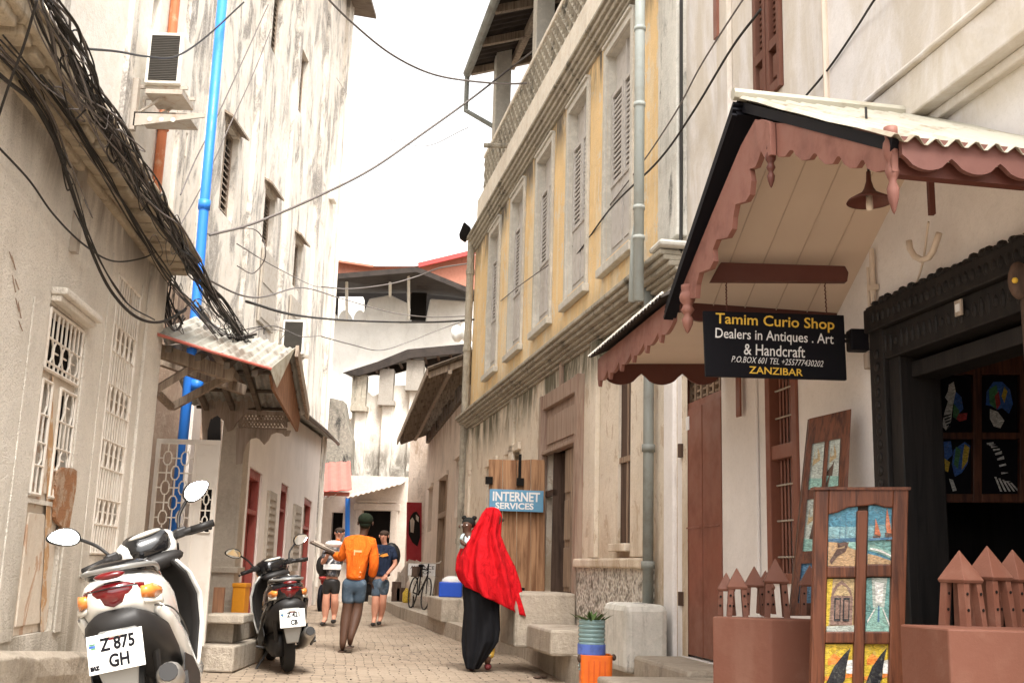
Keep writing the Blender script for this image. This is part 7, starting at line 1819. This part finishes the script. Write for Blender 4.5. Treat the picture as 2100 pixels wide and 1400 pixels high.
# body: a plain continuous figure under the cloth
X = dict(pelvis=Z_(985, 1225), chest=Z_(990, 1150), neck=Z_(999, 1108), jaw=Z_(1006, 1096), head=Z_(1007, 1083), crown=Z_(1003, 1074), shL=Z_(970, 1122), elL=Z_(957, 1160, .05), wrL=Z_(968, 1180, .16), shR=Z_(1012, 1124), elR=Z_(1022, 1160, .10), wrR=Z_(1012, 1122, .20),
    hipL=Z_(976, 1235), knL=Z_(970, 1300), anL=Z_(964, 1360), ftL=Z_(966, 1368, .12), hipR=Z_(994, 1235), knR=Z_(1000, 1292, .04), anR=Z_(998, 1352, -.05), ftR=Z_(998, 1362, .07), waist=Z_(985, 1190), hem=Z_(985, 1215), coll=Z_(997, 1112), upR=(0, -1, 0), upL=(0, -1, 0))
body(T, cf(X), SK1, .95)
m = MB(); m.ball(V(X['head'])+V((.075, .03, -.01)), (.022, .02, .022), 8, 6); lb(m, 'nose', SK1, T, True)
def drape(T, nm, mat, rows, n=64, fold=.03, freq=7, seed=0, tip=None, solid=.006):
    """cloth lofted from rows (py, left px, right px, half depth, y centre, tilt px)"""
    import bisect
    m = MB(); secs = []; R = random.Random(seed); ph = [R.uniform(0, 6.28) for _ in range(4)]
    N = (len(rows)-1)*6
    for j in range(N+1):
        t = j/6; a = min(int(t), len(rows)-2); f = t-a; f2 = f
        r = [rows[a][i]*(1-f2)+rows[a+1][i]*f2 for i in range(6)]
        py, xl, xr, dp, yc, tl = r; P = []; g = j/N
        for i in range(n):
            th = 2*math.pi*i/n; c, s_ = math.cos(th), math.sin(th)
            amp = fold*g**.8
            rr = 1+0*c
            w = amp*(math.sin(freq*th+ph[0]+g*2.2)+.6*math.sin((freq*1.7)*th+ph[1]-g*3)+.4*math.sin(3*th+ph[2]+g*5))
            px = (xl+xr)/2+(xr-xl)/2*c
            q = V(Z_(px, py+tl*(c*.5+.5), yc+dp*s_)); out = V((c*.35, s_, 0)); q += out*w
            P.append(q)
        secs.append(P)
    m.loft(secs, cap=False); return lb(m, nm, mat, T, True, solid=solid)
M['red_cloth'] = cloth('red_cloth', L(.58, .010, .016)); M['black_cloth'] = flat('black_cloth', L(.010, .010, .012), .85, spec=.15, var=.3)
#            py    xl    xr    dp    yc  tilt
drape(T, 'shawl', M['red_cloth'], [(1061, 994, 1001, .03, .0, 0), (1063, 986, 1010, .09, .0, 1), (1074, 978, 1016, .125, .0, 3), (1090, 971, 1015, .135, -.01, 6), (1106, 962, 1014, .15, -.02, 10), (1130, 946, 1026, .20, -.02, 14), (1160, 934, 1044, .24, -.02, 16), (1185, 932, 1056, .25, -.02, 24), (1202, 938, 1064, .25, -.02, 40), (1214, 948, 1070, .24, -.02, 56)], fold=.075, freq=8, seed=4)
drape(T, 'dress', M['black_cloth'], [(1190, 945, 1015, .15, .0, 0), (1225, 944, 1017, .16, .0, 0), (1260, 949, 1018, .18, .0, 0), (1295, 948, 1021, .20, .02, 0), (1318, 948, 1018, .20, .02, 0), (1345, 951, 1000, .17, .0, 0), (1370, 958, 980, .10, -.03, 0)], fold=.035, freq=7, seed=9)
m = MB(); a = V(Z_(1001, 1318, .06)); m.tube(cat([V(Z_(996, 1300, .02)), V(Z_(1000, 1330, .0)), V(Z_(997, 1348, -.02))], 5), [.075]*10+[.06], 10); lb(m, 'patterned_underdress', paint('yellow_blue_print', L(.62, .38, .06), .8, .95, L(.10, .35, .50), sc=20), T, True)
m = MB(); m.ball(V(Z_(999, 1366, .03)), (.045, .12, .04), 10, 6); m.ball(V(Z_(967, 1370, .06)), (.045, .12, .03), 10, 6); lb(m, 'shoe', flat('maroon_shoe', L(.12, .02, .02), .6), T, True)
C_ = thing('person', T.location+V(Z_(948, 1130, .0)), 'small child in pale blue top carried on the left hip of the woman in red', 'person')
o = T.location-C_.location
def kx(px, py, y=0.0): return tuple(V(Z_(px, py, y))+o)
n = {'p': (*kx(956, 1150, .0), .09), 'c': (*kx(951, 1128, -.02), .085), 'n': (*kx(949, 1112, -.03), .035), 'h': (*kx(948, 1098, -.03), .072), 't': (*kx(949, 1091, -.02), .060), 's1': (*kx(941, 1120, -.04), .035), 'a1': (*kx(939, 1132, -.08), .028), 'w1': (*kx(948, 1137, -.12), .022), 's2': (*kx(961, 1120, -.04), .035), 'a2': (*kx(966, 1130, -.06), .028),
     'k1': (*kx(944, 1158, -.04), .055), 'f1': (*kx(946, 1178, -.03), .038)}
lb(skinm(n, [('p', 'c'), ('c', 'n'), ('n', 'h'), ('h', 't'), ('c', 's1'), ('s1', 'a1'), ('a1', 'w1'), ('c', 's2'), ('s2', 'a2'), ('p', 'k1'), ('k1', 'f1')], 'c', 2), 'body', SK1, C_, True)
m = MB(); h = V(kx(951, 1093, .01)); m.ball(h, (.082, .082, .070), 14, 8)
for s_ in (-.055, .065): m.ball(h+V((s_, -.01, .06)), (.03, .03, .028), 8, 6)
lb(m, 'hair', HR1, C_, True)
n = {'p': (*kx(955, 1148, .0), .10), 'c': (*kx(951, 1128, -.02), .098), 's1': (*kx(941, 1121, -.04), .048), 'a1': (*kx(938, 1130, -.07), .042), 's2': (*kx(961, 1121, -.04), .046)}
lb(skinm(n, [('p', 'c'), ('c', 's1'), ('s1', 'a1'), ('c', 's2')], 'c', 2), 'top', flat('pale_blue_cloth', L(.55, .68, .70), .85), C_, True)
m = MB(); h = V(kx(946, 1099, -.03)); m.ball(h+V((-.02, -.078, -.01)), (.010, .014, .012), 8, 6); m.ball(h+V((-.078, 0, -.01)), (.012, .015, .02), 8, 6); lb(m, 'nose_and_ear', SK1, C_, True)
m = MB()
for s_ in (-.045, .01): m.ball(h+V((s_, -.070, .008)), (.010, .006, .006), 8, 6)
lb(m, 'eye', M['white'], C_, True)
# ================================================================ light, sky, camera
w = bpy.data.worlds.new('World'); sc.world = w; w.use_nodes = True
t = w.node_tree; bg = t.nodes['Background']
sk = t.nodes.new('ShaderNodeTexSky'); sk.sky_type = 'NISHITA'; sk.sun_disc = False
SE, SR = math.radians(58), math.radians(162)
sk.sun_elevation = SE; sk.sun_rotation = SR; sk.air_density = 1.0; sk.dust_density = 4.0; sk.ozone_density = 1.0
hs = t.nodes.new('ShaderNodeHueSaturation'); hs.inputs['Saturation'].default_value = .10
mx = t.nodes.new('ShaderNodeMix'); mx.data_type = 'RGBA'; mx.blend_type = 'MULTIPLY'; mx.inputs[0].default_value = 1.0; mx.inputs[7].default_value = (1.03, 1.0, .96, 1)
t.links.new(sk.outputs[0], hs.inputs['Color']); t.links.new(hs.outputs[0], mx.inputs[6]); t.links.new(mx.outputs[2], bg.inputs['Color'])
bg.inputs['Strength'].default_value = .15
sl = bpy.data.lights.new('sun', 'SUN'); sl.energy = 1.25; sl.angle = math.radians(18); sl.color = (1.0, .97, .92)
so = bpy.data.objects.new('sun', sl); COL.objects.link(so)
sd_ = V((math.sin(SR)*math.cos(SE), math.cos(SR)*math.cos(SE), math.sin(SE)))
so.rotation_euler = (-sd_).to_track_quat('-Z', 'Y').to_euler()
cd_ = bpy.data.cameras.new('camera'); cd_.sensor_width = 36; cd_.lens = FPX/2100*36; cd_.clip_end = 500; cd_.clip_start = .05
co = bpy.data.objects.new('camera', cd_); COL.objects.link(co)
co.matrix_world = Matrix(((RT.x, UP.x, -FW.x, CAM.x), (RT.y, UP.y, -FW.y, CAM.y), (RT.z, UP.z, -FW.z, CAM.z), (0, 0, 0, 1)))
sc.camera = co
sc.view_settings.view_transform = 'Standard'; sc.view_settings.look = 'None'; sc.view_settings.exposure = 1.8; sc.view_settings.gamma = 1.0
sc.cycles.max_bounces = 8; sc.cycles.diffuse_bounces = 5
